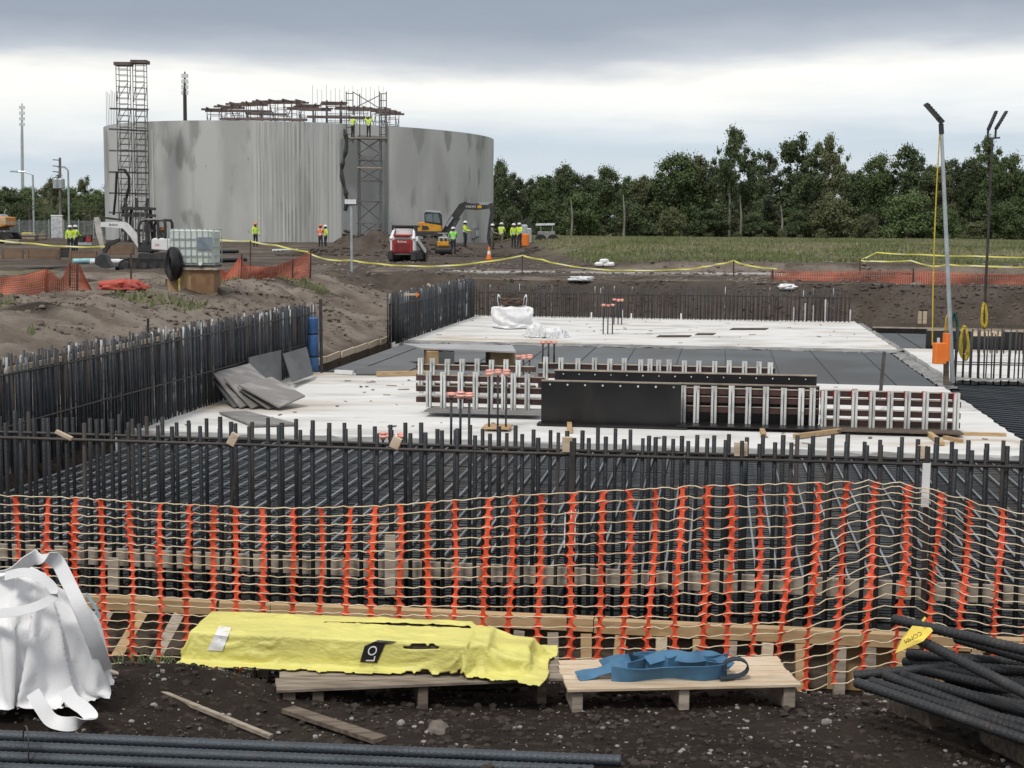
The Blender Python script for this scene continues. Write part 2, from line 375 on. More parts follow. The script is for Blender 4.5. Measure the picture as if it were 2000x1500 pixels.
MOUNDS = [(P(725, 470, 93)[0], 93, 2.6, 1.9, 1.45), (P(690, 470, 96)[0], 96, 1.6, 1.4, 1.2), (P(840, 470, 99)[0], 99, 2.6, 2.2, 1.0), (P(900, 470, 104)[0], 104, 4.0, 1.6, .45), (P(640, 478, 98)[0], 98, 2.0, 1.2, .6)]
def terrain(x, y):
    x = np.asarray(x, float); y = np.asarray(y, float)
    A = x * CA - y * SA; B = x * SA + y * CA
    near = np.interp(y, [-5, 0, 3, 5, 7.4, 8.4, 9.3, 10.5], [.05, 0, -.4, -.75, -1.05, -1.2, -1.32, -1.38])
    wob = 1.1 * fbm(x * .18, y * .18, 4)
    left = lin(-13.7 + wob * 1.3, -9.25, A)
    back = 1 - lin(51.3, 53.0 + wob * .8, B)
    rightm = 1 - lin(13.5, 18, A)
    front = np.where(y < 10.5, near / -1.38, 1.0)
    z = -1.38 * np.minimum(np.minimum(left, back), np.minimum(rightm, front))
    inpit = (A > -9.0) & (A < 13) & (B > 11.02) & (B < 50.6)
    # clods and furrows on the bank
    bank = (A < -9.0) & (B > 12) & (B < 56)
    z = z + np.where(bank, .55 * fbm(A * .30, B * .9, 5) * sm(-9.0, -10.5, A) + .17 * (1 - 4 * np.abs(fbm(A * .35 + 8, B * 1.5 + .5 * A, 3))) * sm(-9.2, -10.2, A) * sm(-14.8, -13, A) + .24 * fbm(x * 1.9, y * 1.9, 4) + .13 * fbm(x * 6.5, y * 5, 2), 0)
    z = np.where(inpit, -1.85, z)
    z = np.where((B > 9.55) & (B <= 11.02) & (A > -12), np.maximum(-1.88, z - 1.6 * (B - 9.55)), z)
    nearm = (y < 10.6)
    z = z + np.where(nearm, .10 * fbm(x * 1.4, y * 1.4, 4) + .06 * fbm(x * 6, y * 6, 3), 0) * sm(-2, 2, y)
    for (mx, my, sx, sy, h) in NEAR_MOUNDS: z = z + h * np.exp(-((x - mx) / sx) ** 2 - ((y - my) / sy) ** 2) * nearm
    # back rim and the ground behind it
    far = sm(52.5, 60, B)
    z = z + np.where(B > 51, -.20 * (1 - sm(53, 64, B)) * sm(52, 53.5, B), 0)
    z = z + np.where(B > 52, (.22 * fbm(x * .22, y * .35, 4) + .10 * fbm(x * .9, y * .9, 3)) * sm(52.5, 56, B) * (1 - sm(160, 200, y)), 0)
    z = z + .5 * sm(98, 116, y) * (1 - sm(150, 180, y)) * (1 - sm(0, 6, x))
    for (mx, my, sx, sy, h) in MOUNDS:
        z = z + h * np.exp(-((x - mx) / sx) ** 2 - ((y - my) / sy) ** 2) * (1 + 1.1 * fbm(x * .9, y * .9, 3))
    # grassed berm and field on the right
    edge = 3.2 + 1.2 * fbm(x * .2 + 5, y * .2, 3) - (y - 84) * .04
    bm_ = lin(edge - 2.2, edge + 3.0, x)
    cut = 63.5 + 1.8 * fbm(x * .25, x * 0 + 2.5, 3) - .10 * (x - 5)
    hz = .38 * lin(cut, cut + .5, y) + .62 * sm(cut + .5, cut + 21, y) + .25 * fbm(x * .3, y * .3, 3) * sm(cut, cut + 4, y) * (1 - sm(100, 140, y))
    z = z + hz * bm_ * (B > 53)
    z = z + np.where(y > 150, .35 * sm(150, 210, y) * (1 - bm_), 0)
    return z
def gz(x, y): return float(terrain(np.array([x]), np.array([y]))[0])
def GT(px, py, t0=3.0, t1=260.0):                # where a sight line meets the terrain
    d = ray(px, py); t = np.linspace(t0, t1, 5000)
    zz = CZ + d[2] * t; g = terrain(d[0] * t, d[1] * t); k = np.argmax(zz <= g)
    if not (zz <= g).any(): k = len(t) - 1
    tt = t[k]; return Vector((d[0] * tt, d[1] * tt, float(g[k])))

ys = [-4.0]
while ys[-1] < 3200:
    y_ = ys[-1]
    ys.append(y_ + (0.0068 * (y_ + 6) if y_ < 130 else 0.05 * y_))
ys = np.array(ys)
tt_ = np.linspace(-1, 1, 341); tt_ = np.sign(tt_) * (np.abs(tt_) * .45 + .9 * np.abs(tt_) ** 4)
YY, TT = np.meshgrid(ys, tt_, indexing='ij'); XX = TT * (YY + 8)
ZZ = terrain(XX.ravel(), YY.ravel()).reshape(XX.shape)
nr, nc = XX.shape
me = bpy.data.meshes.new('ground')
co = np.stack([XX, YY, ZZ], -1).reshape(-1, 3)
idx = np.arange(nr * nc).reshape(nr, nc)
fc = np.stack([idx[:-1, :-1], idx[:-1, 1:], idx[1:, 1:], idx[1:, :-1]], -1).reshape(-1, 4)
me.vertices.add(len(co)); me.vertices.foreach_set('co', co.ravel())
me.loops.add(fc.size); me.loops.foreach_set('vertex_index', fc.ravel().astype(np.int32))
me.polygons.add(len(fc)); me.polygons.foreach_set('loop_start', np.arange(0, fc.size, 4, dtype=np.int32))
me.update(); me.polygons.foreach_set('use_smooth', [True] * len(fc))
X_, Y_ = co[:, 0], co[:, 1]; A_ = X_ * CA - Y_ * SA; B_ = X_ * SA + Y_ * CA
edge_ = 3.2 - (Y_ - 84) * .04
nz_ = fbm(X_ * .5, Y_ * .5, 4)
grass = sm(64.6, 68, Y_ + 5 * nz_ + .10 * (X_ - 5)) * sm(-1.5, 1.5, X_ - edge_ + 6 * nz_)
grass = np.maximum(grass, sm(150, 175, Y_))
grass = np.maximum(grass, .85 * sm(.10, .2, fbm(X_ * .35 + 40, Y_ * .35, 4)) * ((A_ < -12.0) & (B_ > 24) & (B_ < 50)))
sand = sm(-9.0, -9.6, A_) * (1 - sm(48.5, 50.5, B_ + 3 * nz_)) * (B_ > 11) * sm(-.12, .12, .16 + nz_)
sand = np.maximum(sand, ((Y_ > 55) & (Y_ < 64) & (X_ > -6)) * sm(-.05, .12, fbm(X_ * .12, Y_ * .8, 3)) * .75)
sand = np.maximum(sand, np.exp(-((Y_ - 63.0 - .02 * X_) / .9) ** 2) * (X_ > -4) * (X_ < 12))
sand = np.maximum(sand, ((Y_ > 45) & (Y_ < 120) & (X_ < -8)) * sm(-.06, .1, fbm(X_ * .06, Y_ * .5, 3)) * .55)
for (mx_, my_, sx_, sy_, h_) in MOUNDS: sand = sand * (1 - .95 * np.exp(-((X_ - mx_) / (sx_ * 1.5)) ** 2 - ((Y_ - my_) / (sy_ * 2)) ** 2))
sand = np.maximum(sand, .28 * (B_ > 46))
lightn = np.exp(-((Y_ - 60.8 - .02 * X_) / .8) ** 2) * (X_ > -3) * (X_ < 11.5)
for nm, arr in (('grass', grass), ('sand', sand), ('gravel', lightn)):
    a = me.attributes.new(nm, 'FLOAT', 'POINT'); a.data.foreach_set('value', arr.astype(np.float32))
ground = new_obj('ground', me); ground['kind'] = 'structure'
mg = bpy.data.materials.new('ground_soil'); mg.use_nodes = True; me.materials.append(mg)
T = mg.node_tree; N = T.nodes; L = T.links; bs = N['Principled BSDF']; bs.inputs['Roughness'].default_value = .95
bs.inputs['Specular IOR Level'].default_value = .2
gtc = N.new('ShaderNodeTexCoord')
def gn(sc_, det=6, rough=.6, st=(1, 1, 1)):
    mp = N.new('ShaderNodeMapping'); mp.inputs['Scale'].default_value = st; L.new(gtc.outputs['Object'], mp.inputs[0])
    n = N.new('ShaderNodeTexNoise'); n.inputs['Scale'].default_value = sc_; n.inputs['Detail'].default_value = det; n.inputs['Roughness'].default_value = rough
    L.new(mp.outputs[0], n.inputs[0]); return n.outputs[0]
def gmix(f, a, b):
    mx = N.new('ShaderNodeMix'); mx.data_type = 'RGBA'
    for s_, v_ in ((0, f), (6, a), (7, b)):
        if isinstance(v_, tuple): mx.inputs[s_].default_value = (*v_, 1)
        else: L.new(v_, mx.inputs[s_])
    return mx.outputs[2]
def gr(v, a, b):
    n = N.new('ShaderNodeMapRange'); n.interpolation_type = 'SMOOTHSTEP'; L.new(v, n.inputs[0]); n.inputs[1].default_value = a; n.inputs[2].default_value = b; return n.outputs[0]
def ga(nm):
    n = N.new('ShaderNodeAttribute'); n.attribute_name = nm; return n.outputs['Fac']
dark = gmix(gr(gn(1.3), .35, .7), (.027, .0195, .0150), (.054, .041, .032))
dark = gmix(gr(gn(14, 4), .52, .72), dark, (.082, .066, .053))
sandc = gmix(gr(gn(.8, 8), .35, .65), (.165, .134, .109), (.29, .248, .207))
sandc = gmix(gr(gn(5, 6), .56, .74), sandc, (.115, .093, .076))
grs = gmix(gr(gn(.35, 8), .38, .62), (.135, .142, .062), (.235, .215, .135))
grs = gmix(gr(gn(2.0, 6), .5, .75), grs, (.085, .096, .042))
c = gmix(ga('sand'), dark, sandc); c = gmix(ga('gravel'), c, (.50, .48, .455)); c = gmix(ga('grass'), c, grs)
L.new(c, bs.inputs['Base Color'])
bp = N.new('ShaderNodeBump'); bp.inputs['Strength'].default_value = .9; bp.inputs['Distance'].default_value = .05
ma = N.new('ShaderNodeMath'); ma.operation = 'ADD'; L.new(gn(9, 8, .7), ma.inputs[0]); L.new(gn(38, 5, .7), ma.inputs[1])
L.new(ma.outputs[0], bp.inputs['Height']); L.new(bp.outputs[0], bs.inputs['Normal'])

# ================================================================== CLOTH (run before the scene fills up)
def cloth_sim(me, colliders, frames, mass=.3, tension=18, bend=.5, q=5, dist=.006):
    ob = bpy.data.objects.new('tmp_cloth', me); COL.objects.link(ob); cs = []
    for cme in colliders:
        c = bpy.data.objects.new('tmp_col', cme); COL.objects.link(c); c.modifiers.new('c', 'COLLISION'); c.collision.thickness_outer = .008; c.collision.cloth_friction = 25; cs.append(c)
    m = ob.modifiers.new('c', 'CLOTH'); s = m.settings; s.quality = q; s.mass = mass; s.tension_stiffness = tension; s.compression_stiffness = tension; s.shear_stiffness = 5; s.bending_stiffness = bend; s.air_damping = 3; s.tension_damping = 5
    k = m.collision_settings; k.distance_min = dist; k.use_self_collision = True; k.self_distance_min = dist; k.collision_quality = 3
    m.point_cache.frame_start = 1; m.point_cache.frame_end = frames; SC.frame_start = 1; SC.frame_end = frames
    for f in range(1, frames + 1): SC.frame_set(f)
    dg = bpy.context.evaluated_depsgraph_get(); r = bpy.data.meshes.new_from_object(ob.evaluated_get(dg)); bpy.data.objects.remove(ob)
    for c in cs: bpy.data.objects.remove(c)
    SC.frame_set(1); r.polygons.foreach_set('use_smooth', [True] * len(r.polygons)); return r
def sheet(nx, ny, sx, sy, z, amp, f, seed, keep=None):
    bm = bmesh.new(); bmesh.ops.create_grid(bm, x_segments=nx, y_segments=ny, size=.5)
    for v in bm.verts: v.co = (v.co.x * sx, v.co.y * sy, z)
    if keep: bmesh.ops.delete(bm, geom=[f_ for f_ in bm.faces if not keep(f_.calc_center_median())], context='FACES')
    for v in bm.verts: v.co.z += amp * mnoise.noise(Vector((v.co.x * f, v.co.y * f, seed))) + amp * .5 * mnoise.noise(Vector((v.co.x * f * 2.3, v.co.y * f * 2.3, seed + 5)))
    me_ = bpy.data.meshes.new('sheet'); bm.to_mesh(me_); bm.free(); return me_
def ripple(me_, amp):                 # slack along the length, so the wrap creases lengthwise
    for v in me_.vertices: v.co.z += amp * mnoise.noise(Vector((v.co.x * 1.1, v.co.y * 13, 3))) + amp * .6 * mnoise.noise(Vector((v.co.x * 2.4 + 3, v.co.y * 22, 8)))
    return me_
def solids(parts, balls=()):
    bm = bmesh.new()
    for (x, y, z, sx, sy, sz, rz) in parts:
        for v in bmesh.ops.create_cube(bm, size=1)['verts']: p = Vector((v.co.x * sx, v.co.y * sy, v.co.z * sz)); v.co = Vector((x + p.x * math.cos(rz) - p.y * math.sin(rz), y + p.x * math.sin(rz) + p.y * math.cos(rz), z + p.z))
    for (x, y, z, rx, ry, rz) in balls:
        for v in bmesh.ops.create_icosphere(bm, subdivisions=2, radius=1)['verts']: v.co = Vector((x + v.co.x * rx, y + v.co.y * ry, z + v.co.z * rz))
    me_ = bpy.data.meshes.new('solid'); bm.to_mesh(me_); bm.free(); return me_
FLOOR = lambda: solids([(0, 0, -.05, 8, 8, .1, 0)])
BAG_CLOTH = cloth_sim(sheet(70, 66, 1.72, 1.56, .72, .06, 3, 1, lambda c: (abs(c.x) / .86) ** 3 + (abs(c.y) / .78) ** 3 < 1.02), [FLOOR(), solids([(.10, 0, .20, .46, .40, .40, .3), (-.2, .0, .2, .34, .4, .40, -.2)], [(-.20, .05, .42, .15, .20, .22), (.06, -.04, .42, .13, .15, .26), (.26, .02, .30, .16, .18, .18)])], 40, .35, 20, 1.3)
BOARDS = [(-.22, -.13, .045, 1.80, .235, .085, .008), (-.20, .13, .045, 1.84, .23, .085, -.008), (-.24, -.125, .13, 1.76, .24, .075, -.008), (-.27, .13, .13, 1.74, .235, .075, .012), (.80, -.09, .045, .42, .20, .06, .10), (.78, .11, .06, .45, .18, .10, -.12), (.55, 0, .11, .40, .40, .09, .05)]
def wrap_keep(c):
    hem = -.455 + .06 * max(0, mnoise.noise(Vector((c.x * 4.5, 2, 0)))) + .025 * mnoise.noise(Vector((c.x * 17, 7, 0)))
    if c.x > .05: hem += .05 * min(1, (c.x - .05) * 3)
    hole = ((c.x - .36) / .12) ** 2 + ((c.y + .265) / .014) ** 2 < 1 + .5 * mnoise.noise(Vector((c.x * 22, c.y * 30, 1)))
    slit = -.35 < c.x < .62 and abs(c.y - .10 - .02 * c.x + .008 * mnoise.noise(Vector((c.x * 9, 0, 3)))) < .009 + .010 * mnoise.noise(Vector((c.x * 6, 4, 3)))
    return c.y > hem and not hole and not slit and c.y < .47 + .03 * mnoise.noise(Vector((c.x * 9, 1, 0)))
WRAP_CLOTH = cloth_sim(ripple(sheet(150, 64, 2.42, .98, .27, .04, 3.2, 4, wrap_keep), .03), [FLOOR(), solids(BOARDS)], 32, .25, 18, .4, 6)

def boxcloth(sx, sy, sz, cut, z0):
    bm = bmesh.new(); bmesh.ops.create_cube(bm, size=1); bmesh.ops.subdivide_edges(bm, edges=bm.edges, cuts=cut, use_grid_fill=True); rr = random.Random(4)
    for v in bm.verts: v.co = (v.co.x * sx + rr.uniform(-.012, .012), v.co.y * sy + rr.uniform(-.012, .012), (v.co.z + .5) * sz + z0)
    me_ = bpy.data.meshes.new('sack'); bm.to_mesh(me_); bm.free(); return me_
SACK_CLOTH = cloth_sim(boxcloth(.96, .96, .86, 15, .015), [FLOOR(), solids([(0, 0, .34, .80, .80, .62, .1)], [(.1, 0, .62, .3, .3, .14)])], 26, .3, 15, 1.0, 4, .01)

# ================================================================== SLABS
def slab(name, a0, a1, b0, b1, top=SLAB, thick=.42, mat=mConc, rag=0.0):
    m = MB(); n = 40
    poly = []
    for i in range(n + 1): t = i / n; poly.append(AB(a0 + (a1 - a0) * t, b0 + rag * random.uniform(-1, 1), top))
    for i in range(1, n): t = i / n; poly.append(AB(a1 + rag * random.uniform(-1, 1), b0 + (b1 - b0) * t, top))
    for i in range(n + 1): t = 1 - i / n; poly.append(AB(a0 + (a1 - a0) * t, b1 + rag * random.uniform(-1, 1), top))
    for i in range(1, n): t = 1 - i / n; poly.append(AB(a0 + rag * random.uniform(-1, 1), b0 + (b1 - b0) * t, top))
    m.prism(poly, (0, 0, 1), 0, -thick)
    o = m.build(name, mat); o['kind'] = 'structure'; return o
slab('concrete_slab_front', -8.95, 4.55, 20.5, 29.6, rag=.03)
slab('concrete_slab_back', -8.9, 4.75, 38.9, 50.9, rag=.03)
slab('concrete_slab_side', 4.95, 13.0, 31.0, 39.3, rag=.02)
# rough grey construction joints along the pours
for i, (a0, a1, b0, b1, rs) in enumerate([(-8.95, 4.6, 20.12, 20.47, .05), (-8.7, 4.7, 38.45, 38.86, .04), (4.58, 4.92, 29.6, 38.9, .0), (4.78, 5.0, 39, 50.4, .03), (4.95, 13, 30.6, 30.98, 0.12), (-8.9, -8.2, 29.63, 29.8, .03)]):
    m = MB(); n = 60; vs = []; fs = []
    lng = (a1 - a0) > (b1 - b0)
    for k in range(n + 1):
        t = k / n
        for w in range(5):
            s_ = w / 4
            a = a0 + (a1 - a0) * (t if lng else s_); b = b0 + (b1 - b0) * (s_ if lng else t)
            zz = SLAB - .055 + rs + random.uniform(-.03, .03) - (.03 if w in (0, 4) else 0)
            vs.append(AB(a, b, zz))
    for k in range(n):
        for w in range(4): q = k * 5 + w; fs.append((q, q + 1, q + 6, q + 5))
    m.add(vs, fs); o = m.build('slab_joint', mConcWet, smooth=True); o['kind'] = 'structure'
# dark bed under the mats, shade between the rods put into its colour
m = MB(); m.add([AB(-8.98, 11.2, -1.70), AB(13, 11.2, -1.70), AB(13, 50.8, -1.70), AB(-8.98, 50.8, -1.70)], [(0, 1, 2, 3)])
o = m.build('gap_shade_bed', M('gap_shade', (.022, .024, .026), .9, 0, (.035, .034, .032), 1.5, rand=0)); o['kind'] = 'structure'

# --- litter on the slabs
m = MB(); rs0 = np.random.RandomState(9)
for i in range(170):
    bb = (20.7, 29.4) if i < 110 else (39.2, 50.2); a_, b_ = rs0.uniform(-8.2, 4.3), rs0.uniform(*bb); s0 = rs0.uniform(.015, .05); L0 = s0 * rs0.uniform(1, 6); th = rs0.rand() * 6.3
    m.box(AB(a_, b_, SLAB + .008 + s0 * .15), (L0, s0, s0 * .3), (0, 0, th))
tag(m.build('slab_litter', M('litter', (.30, .24, .17), .9, 0, (.12, .10, .085), 3, rand=0)), 'wood chips and scraps strewn over the white slabs', 'litter', kind='stuff')
# ================================================================== REBAR
def rod_mesh(name, r, L_, n=6, axis='z'):
    m = MB()
    p1 = {'z': (0, 0, L_), 'x': (L_, 0, 0), 'y': (0, L_, 0)}[axis]
    m.tube([(0, 0, 0), p1], r, n); me = m.mesh(name); me.materials.append(mRebar)
    me.polygons.foreach_set('use_smooth', [True] * len(me.polygons)); return me
rodU = {}
def rod(parent, p0, p1, r=.018, mat=mRebar, name='rebar_rod', n=6):
    p0 = Vector(p0); p1 = Vector(p1); d = p1 - p0
    key = (round(r, 4), n)
    if key not in rodU: rodU[key] = rod_mesh('rebar_rod', r, 1.0, n)
    o = inst(rodU[key], name, parent, p0 - root_of(parent).location, d.to_track_quat('Z', 'Y').to_euler(), (1, 1, d.length), mat)
    return o
def rebar_wall(label, p0, p1, z0, z1, pitch, rows, r, group, rusty=.3, lime=.0, tops=.05, rails=(), railr=.012, base=None):
    t = thing('rebar_wall', label, 'rebar wall', p0, 0, group)
    d = (p1 - p0); L_ = d.length; d = d / L_; nrm = Vector((-d.y, d.x, 0))
    for k, off in enumerate(rows):
        n = int(L_ / pitch)
        for i in range(n + 1):
            q = p0 + d * (i * pitch + random.uniform(-.018, .018) + (k * pitch * .33)) + nrm * (off + random.uniform(-.012, .012))
            zt = z1 + random.uniform(-tops, tops)
            u = random.random()
            mt = mRebarLime if u < lime else (mRebarRust if u < lime + rusty else (base or mRebarB))
            lean = Vector((random.uniform(-.016, .016), random.uniform(-.016, .016), 0))
            rod(t, Vector((q.x, q.y, z0)), Vector((q.x, q.y, zt)) + lean, r * random.uniform(.9, 1.08), mt, 'dowel_bar')
        for zr in rails:
            s_ = 0.0
            while s_ < L_:
                e_ = min(L_, s_ + random.uniform(4.5, 6.5))
                a = p0 + d * max(0, s_ - .4) + nrm * (off - .03); b = p0 + d * e_ + nrm * (off - .03)
                rod(t, (a.x, a.y, zr + random.uniform(-.015, .015)), (b.x, b.y, zr + random.uniform(-.02, .02)), railr, mRebarRust, 'tie_bar')
                s_ = e_
    return t
gW = 'walls of upright starter bars round the slabs'
rebar_wall('long front line of dark upright starter bars behind the orange barrier mesh', AB(-7.0, 12.05), AB(3.4, 12.05), -1.72, -.03, .142, (0, .33), .0195, gW, .12, 0, .035, rails=(-.20,), railr=.0135, base=mRebarDark)
rebar_wall('rust tipped starter bar wall along the eroded earth bank', AB(-8.62, 14.6), AB(-8.62, 30.3), -1.36, .06, .116, (0, .24), .0170, gW, .34, .20, .05, rails=(-.12, -.75), railr=.012)
_lw = [o_ for o_ in COL.objects if o_.name.startswith('rebar_wall')][-1]
m = MB()
for i in range(200):
    b_ = 14.6 + i * .0785; m.tube([AB(-8.74 + random.uniform(-.02, .02), b_, -1.36), AB(-8.74, b_ + random.uniform(-.01, .01), .0 + random.uniform(-.06, .04))], .0165, 5)
m.build('inner_bars', mRebarB, _lw, world=True, kind='stuff')
rebar_wall('starter bar wall beside the filled bulk bag on the back slab', AB(-8.45, 37.5), AB(-8.45, 50.2), -1.36, -.02, .12, (0, .22), .0175, gW, .2, .14, .04, rails=(-.3,), railr=.012)
rebar_wall('back line of starter bars against the dark cut soil face', AB(-8.4, 50.25), AB(4.6, 50.25), -1.36, -.24, .14, (0, .25), .0165, gW, .45, .05, .06, rails=(-.5,), railr=.012)
rebar_wall('open line of starter bars behind the galvanised lamp post', AB(4.98, 30.9), AB(9.4, 30.9), -1.45, -.32, .155, (0, .5), .0165, gW, .4, 0, .06, rails=(-1.0,), railr=.012)
rebar_wall('starter bars standing on the side slab before the black form', AB(6.2, 38.2), AB(12.5, 38.2), -1.36, -.72, .16, (0,), .016, gW, .5, 0, .05)

def mat_grid(label, a0, a1, b0, b1, pa, pb, r, ztop, group, far=False):
    t = thing('rebar_mat', label, 'rebar mat', AB((a0 + a1) / 2, (b0 + b1) / 2, ztop - .4), 0, group)
    off = t.location
    if not far:
        n = int((b1 - b0) / pb)
        for i in range(n):                              # crosswise rods, two to a line
            b = b0 + (i + .5) * pb + random.uniform(-.012, .012)
            rod(t, AB(a0, b, ztop - .045 + random.uniform(-.006, .006)), AB(a1, b + random.uniform(-.02, .02), ztop - .045), r * .78, mRebar)
        n = int((a1 - a0) / pa)
        for i in range(n):                              # lengthwise rods on top
            a = a0 + (i + .5) * pa + random.uniform(-.015, .015)
            rod(t, AB(a, b0, ztop + random.uniform(-.005, .005)), AB(a + random.uniform(-.03, .03), b1, ztop), r * .8, mRebarSheen)
        low = MB()
        for i in range(int((b1 - b0) / (pb * 1.0))): b = b0 + i * pb + .05; low.tube([AB(a0, b, ztop - .26), AB(a1, b, ztop - .26)], r, 5)
        for i in range(int((a1 - a0) / (pa * 1.5))): a = a0 + i * pa * 1.5; low.tube([AB(a, b0, ztop - .22), AB(a, b1, ztop - .22)], r, 5)
        low.build('lower_mat', mRebar, t, world=True, kind='stuff')
    else:
        top = MB()
        for i in range(int((b1 - b0) / pb)): b = b0 + (i + .5) * pb; top.tube([AB(a0, b, ztop), AB(a1, b, ztop)], r, 5)
        for i in range(int((a1 - a0) / pa)): a = a0 + (i + .5) * pa; top.tube([AB(a, b0, ztop - .05), AB(a, b1, ztop - .05)], r, 5)
        for i in range(int((b1 - b0) / pb)): b = b0 + i * pb; top.tube([AB(a0, b, ztop - .14), AB(a1, b, ztop - .14)], r, 5)
        for i in range(int((a1 - a0) / 1.15)): rod(t, AB(a0 + .6 + i * 1.15, b0, ztop + .03), AB(a0 + .6 + i * 1.15 + random.uniform(-.1, .1), b1, ztop + .03), .010, mRebar, 'tie_bar')
        top.build('rebar_rods', mRebarFar, t, world=True, kind='stuff')
    return t
gM = 'reinforcing mats between the pours'
mat_grid('front reinforcing mat of dark rods between barrier mesh and slab', -8.3, 4.5, 12.6, 20.3, .21, .10, .0165, -1.42, gM)
mat_grid('fine blue grey reinforcing mat between the two white slabs', -8.4, 4.5, 29.85, 38.6, .22, .10, .026, -1.43, gM, True)
mat_grid('small reinforcing mat patch beside the black form wall', 4.95, 8.6, 39.4, 46.2, .2, .14, .02, -1.43, gM, True)
t = thing('rebar_mat', 'splayed reinforcing rods beyond the right end of the gang forms', 'rebar mat', AB(6.3, 27, -1.75), 0, gM)
for i in range(30):
    b = 21.2 + i * .32
    rod(t, AB(4.7, b + 1.9, -1.43), AB(10.2, b - 1.2, -1.43), .02, mRebarB)
for i in range(34):
    rod(t, AB(4.62 + i * .17, 20.5, -1.50), AB(4.62 + i * .17, 30.5, -1.50), .017, mRebar)
# black hose looping over the far mat

# ================================================================== PIT: FORMWORK AND LOOSE THINGS ON THE SLABS
def quadboard(name, pts, th, mat, parent=None, **k):
    p = [Vector(q) for q in pts]; n = (p[1] - p[0]).cross(p[3] - p[0]).normalized()
    m = MB(); m.prism(p, n, -th / 2, th / 2); return m.build(name, mat, parent, world=parent is not None, **k)
# --- edge form along the front of the pour
t = thing('edge_form', 'timber edge form with rail and studs behind the orange barrier mesh', 'formwork', AB(-1, 11.1, -1.8))
a = -6.4; 
while a < 3.4:
    L_ = random.uniform(2.3, 3.1); e = min(a + L_, 3.6); dz = random.uniform(-.008, .008)
    MB().bar(AB(a + .004, 11.08 + random.uniform(-.012, .012), -1.395 + dz), AB(e - .004, 11.08 + random.uniform(-.012, .012), -1.395 + dz), .11, .10).build('rail_board', mWood, t, world=True)
    a = e
a = -6.2; k = 0
while a < 3.4:
    lean = (.34 if a < -2.2 else .10) * random.uniform(.5, 1.2); side = random.uniform(-.05, .03) + (-.16 if a < -3.6 else 0)
    MB().bar(AB(a, 11.0, -1.45), AB(a + side, 11.0 - lean * 1.3, -1.95), .085, .04, (0, 1, 0)).build('stud', random.choice([mWoodN, mWood, mWoodG]), t, world=True)
    a += random.uniform(.22, .32)
a = -6.4
while a < 3.4:
    e = min(a + 1.22, 3.6)
    MB().box(AB((a + e) / 2, 11.16, -1.63), (e - a - .006, .018, .42), (0, 0, -YA)).build('plywood_sheet', mPly if a > .2 else mWoodD, t, world=True); a = e  # left sheets go dark: shade of the holes behind the studs, as colour
# --- grey board clamped to the starter bars
t = thing('spacer_board', 'grey board run clamped behind the front starter bars', 'board', AB(-1, 12.2, -1.45))
a = -6.6
while a < 3.4:
    e = min(a + random.uniform(2.6, 3.4), 3.5); w_ = random.uniform(-.01, .01)
    MB().bar(AB(a + .004, 12.22 + w_, -1.29), AB(e - .004, 12.22 + w_, -1.29), .05, .15).build('board', mWoodG, t, world=True); a = e
for px, py0, py1 in ((762, 1045, 1160), (222, 1090, 1150), (1415, 1085, 1150)):
    q = P(px, py1, 12.15); q2 = P(px, py0, 12.15)
    tag(MB().bar(q, q2, .09, .04, (0, 1, 0)).build('timber_stake', mWoodG), 'short grey timber stake standing among the front starter bars', 'stake', 'timber stakes among the starter bars')
for px, py, w, h, an in ((125, 850, .15, .035, .45), (455, 858, .07, .11, .5), (1108, 868, .085, .13, 0), (1447, 877, .11, .12, 0), (1801, 886, .09, .14, .1), (773, 865, .08, .10, .4)):
    q = P(px, py, 12.0)
    tag(MB().box(q, (w, .04, h), (0, an, 0)).build('wood_block', mWoodN, bevel=.004), 'small pale wood block wedged on the front starter bar rail', 'wood block', 'wood blocks on the starter bar rail')

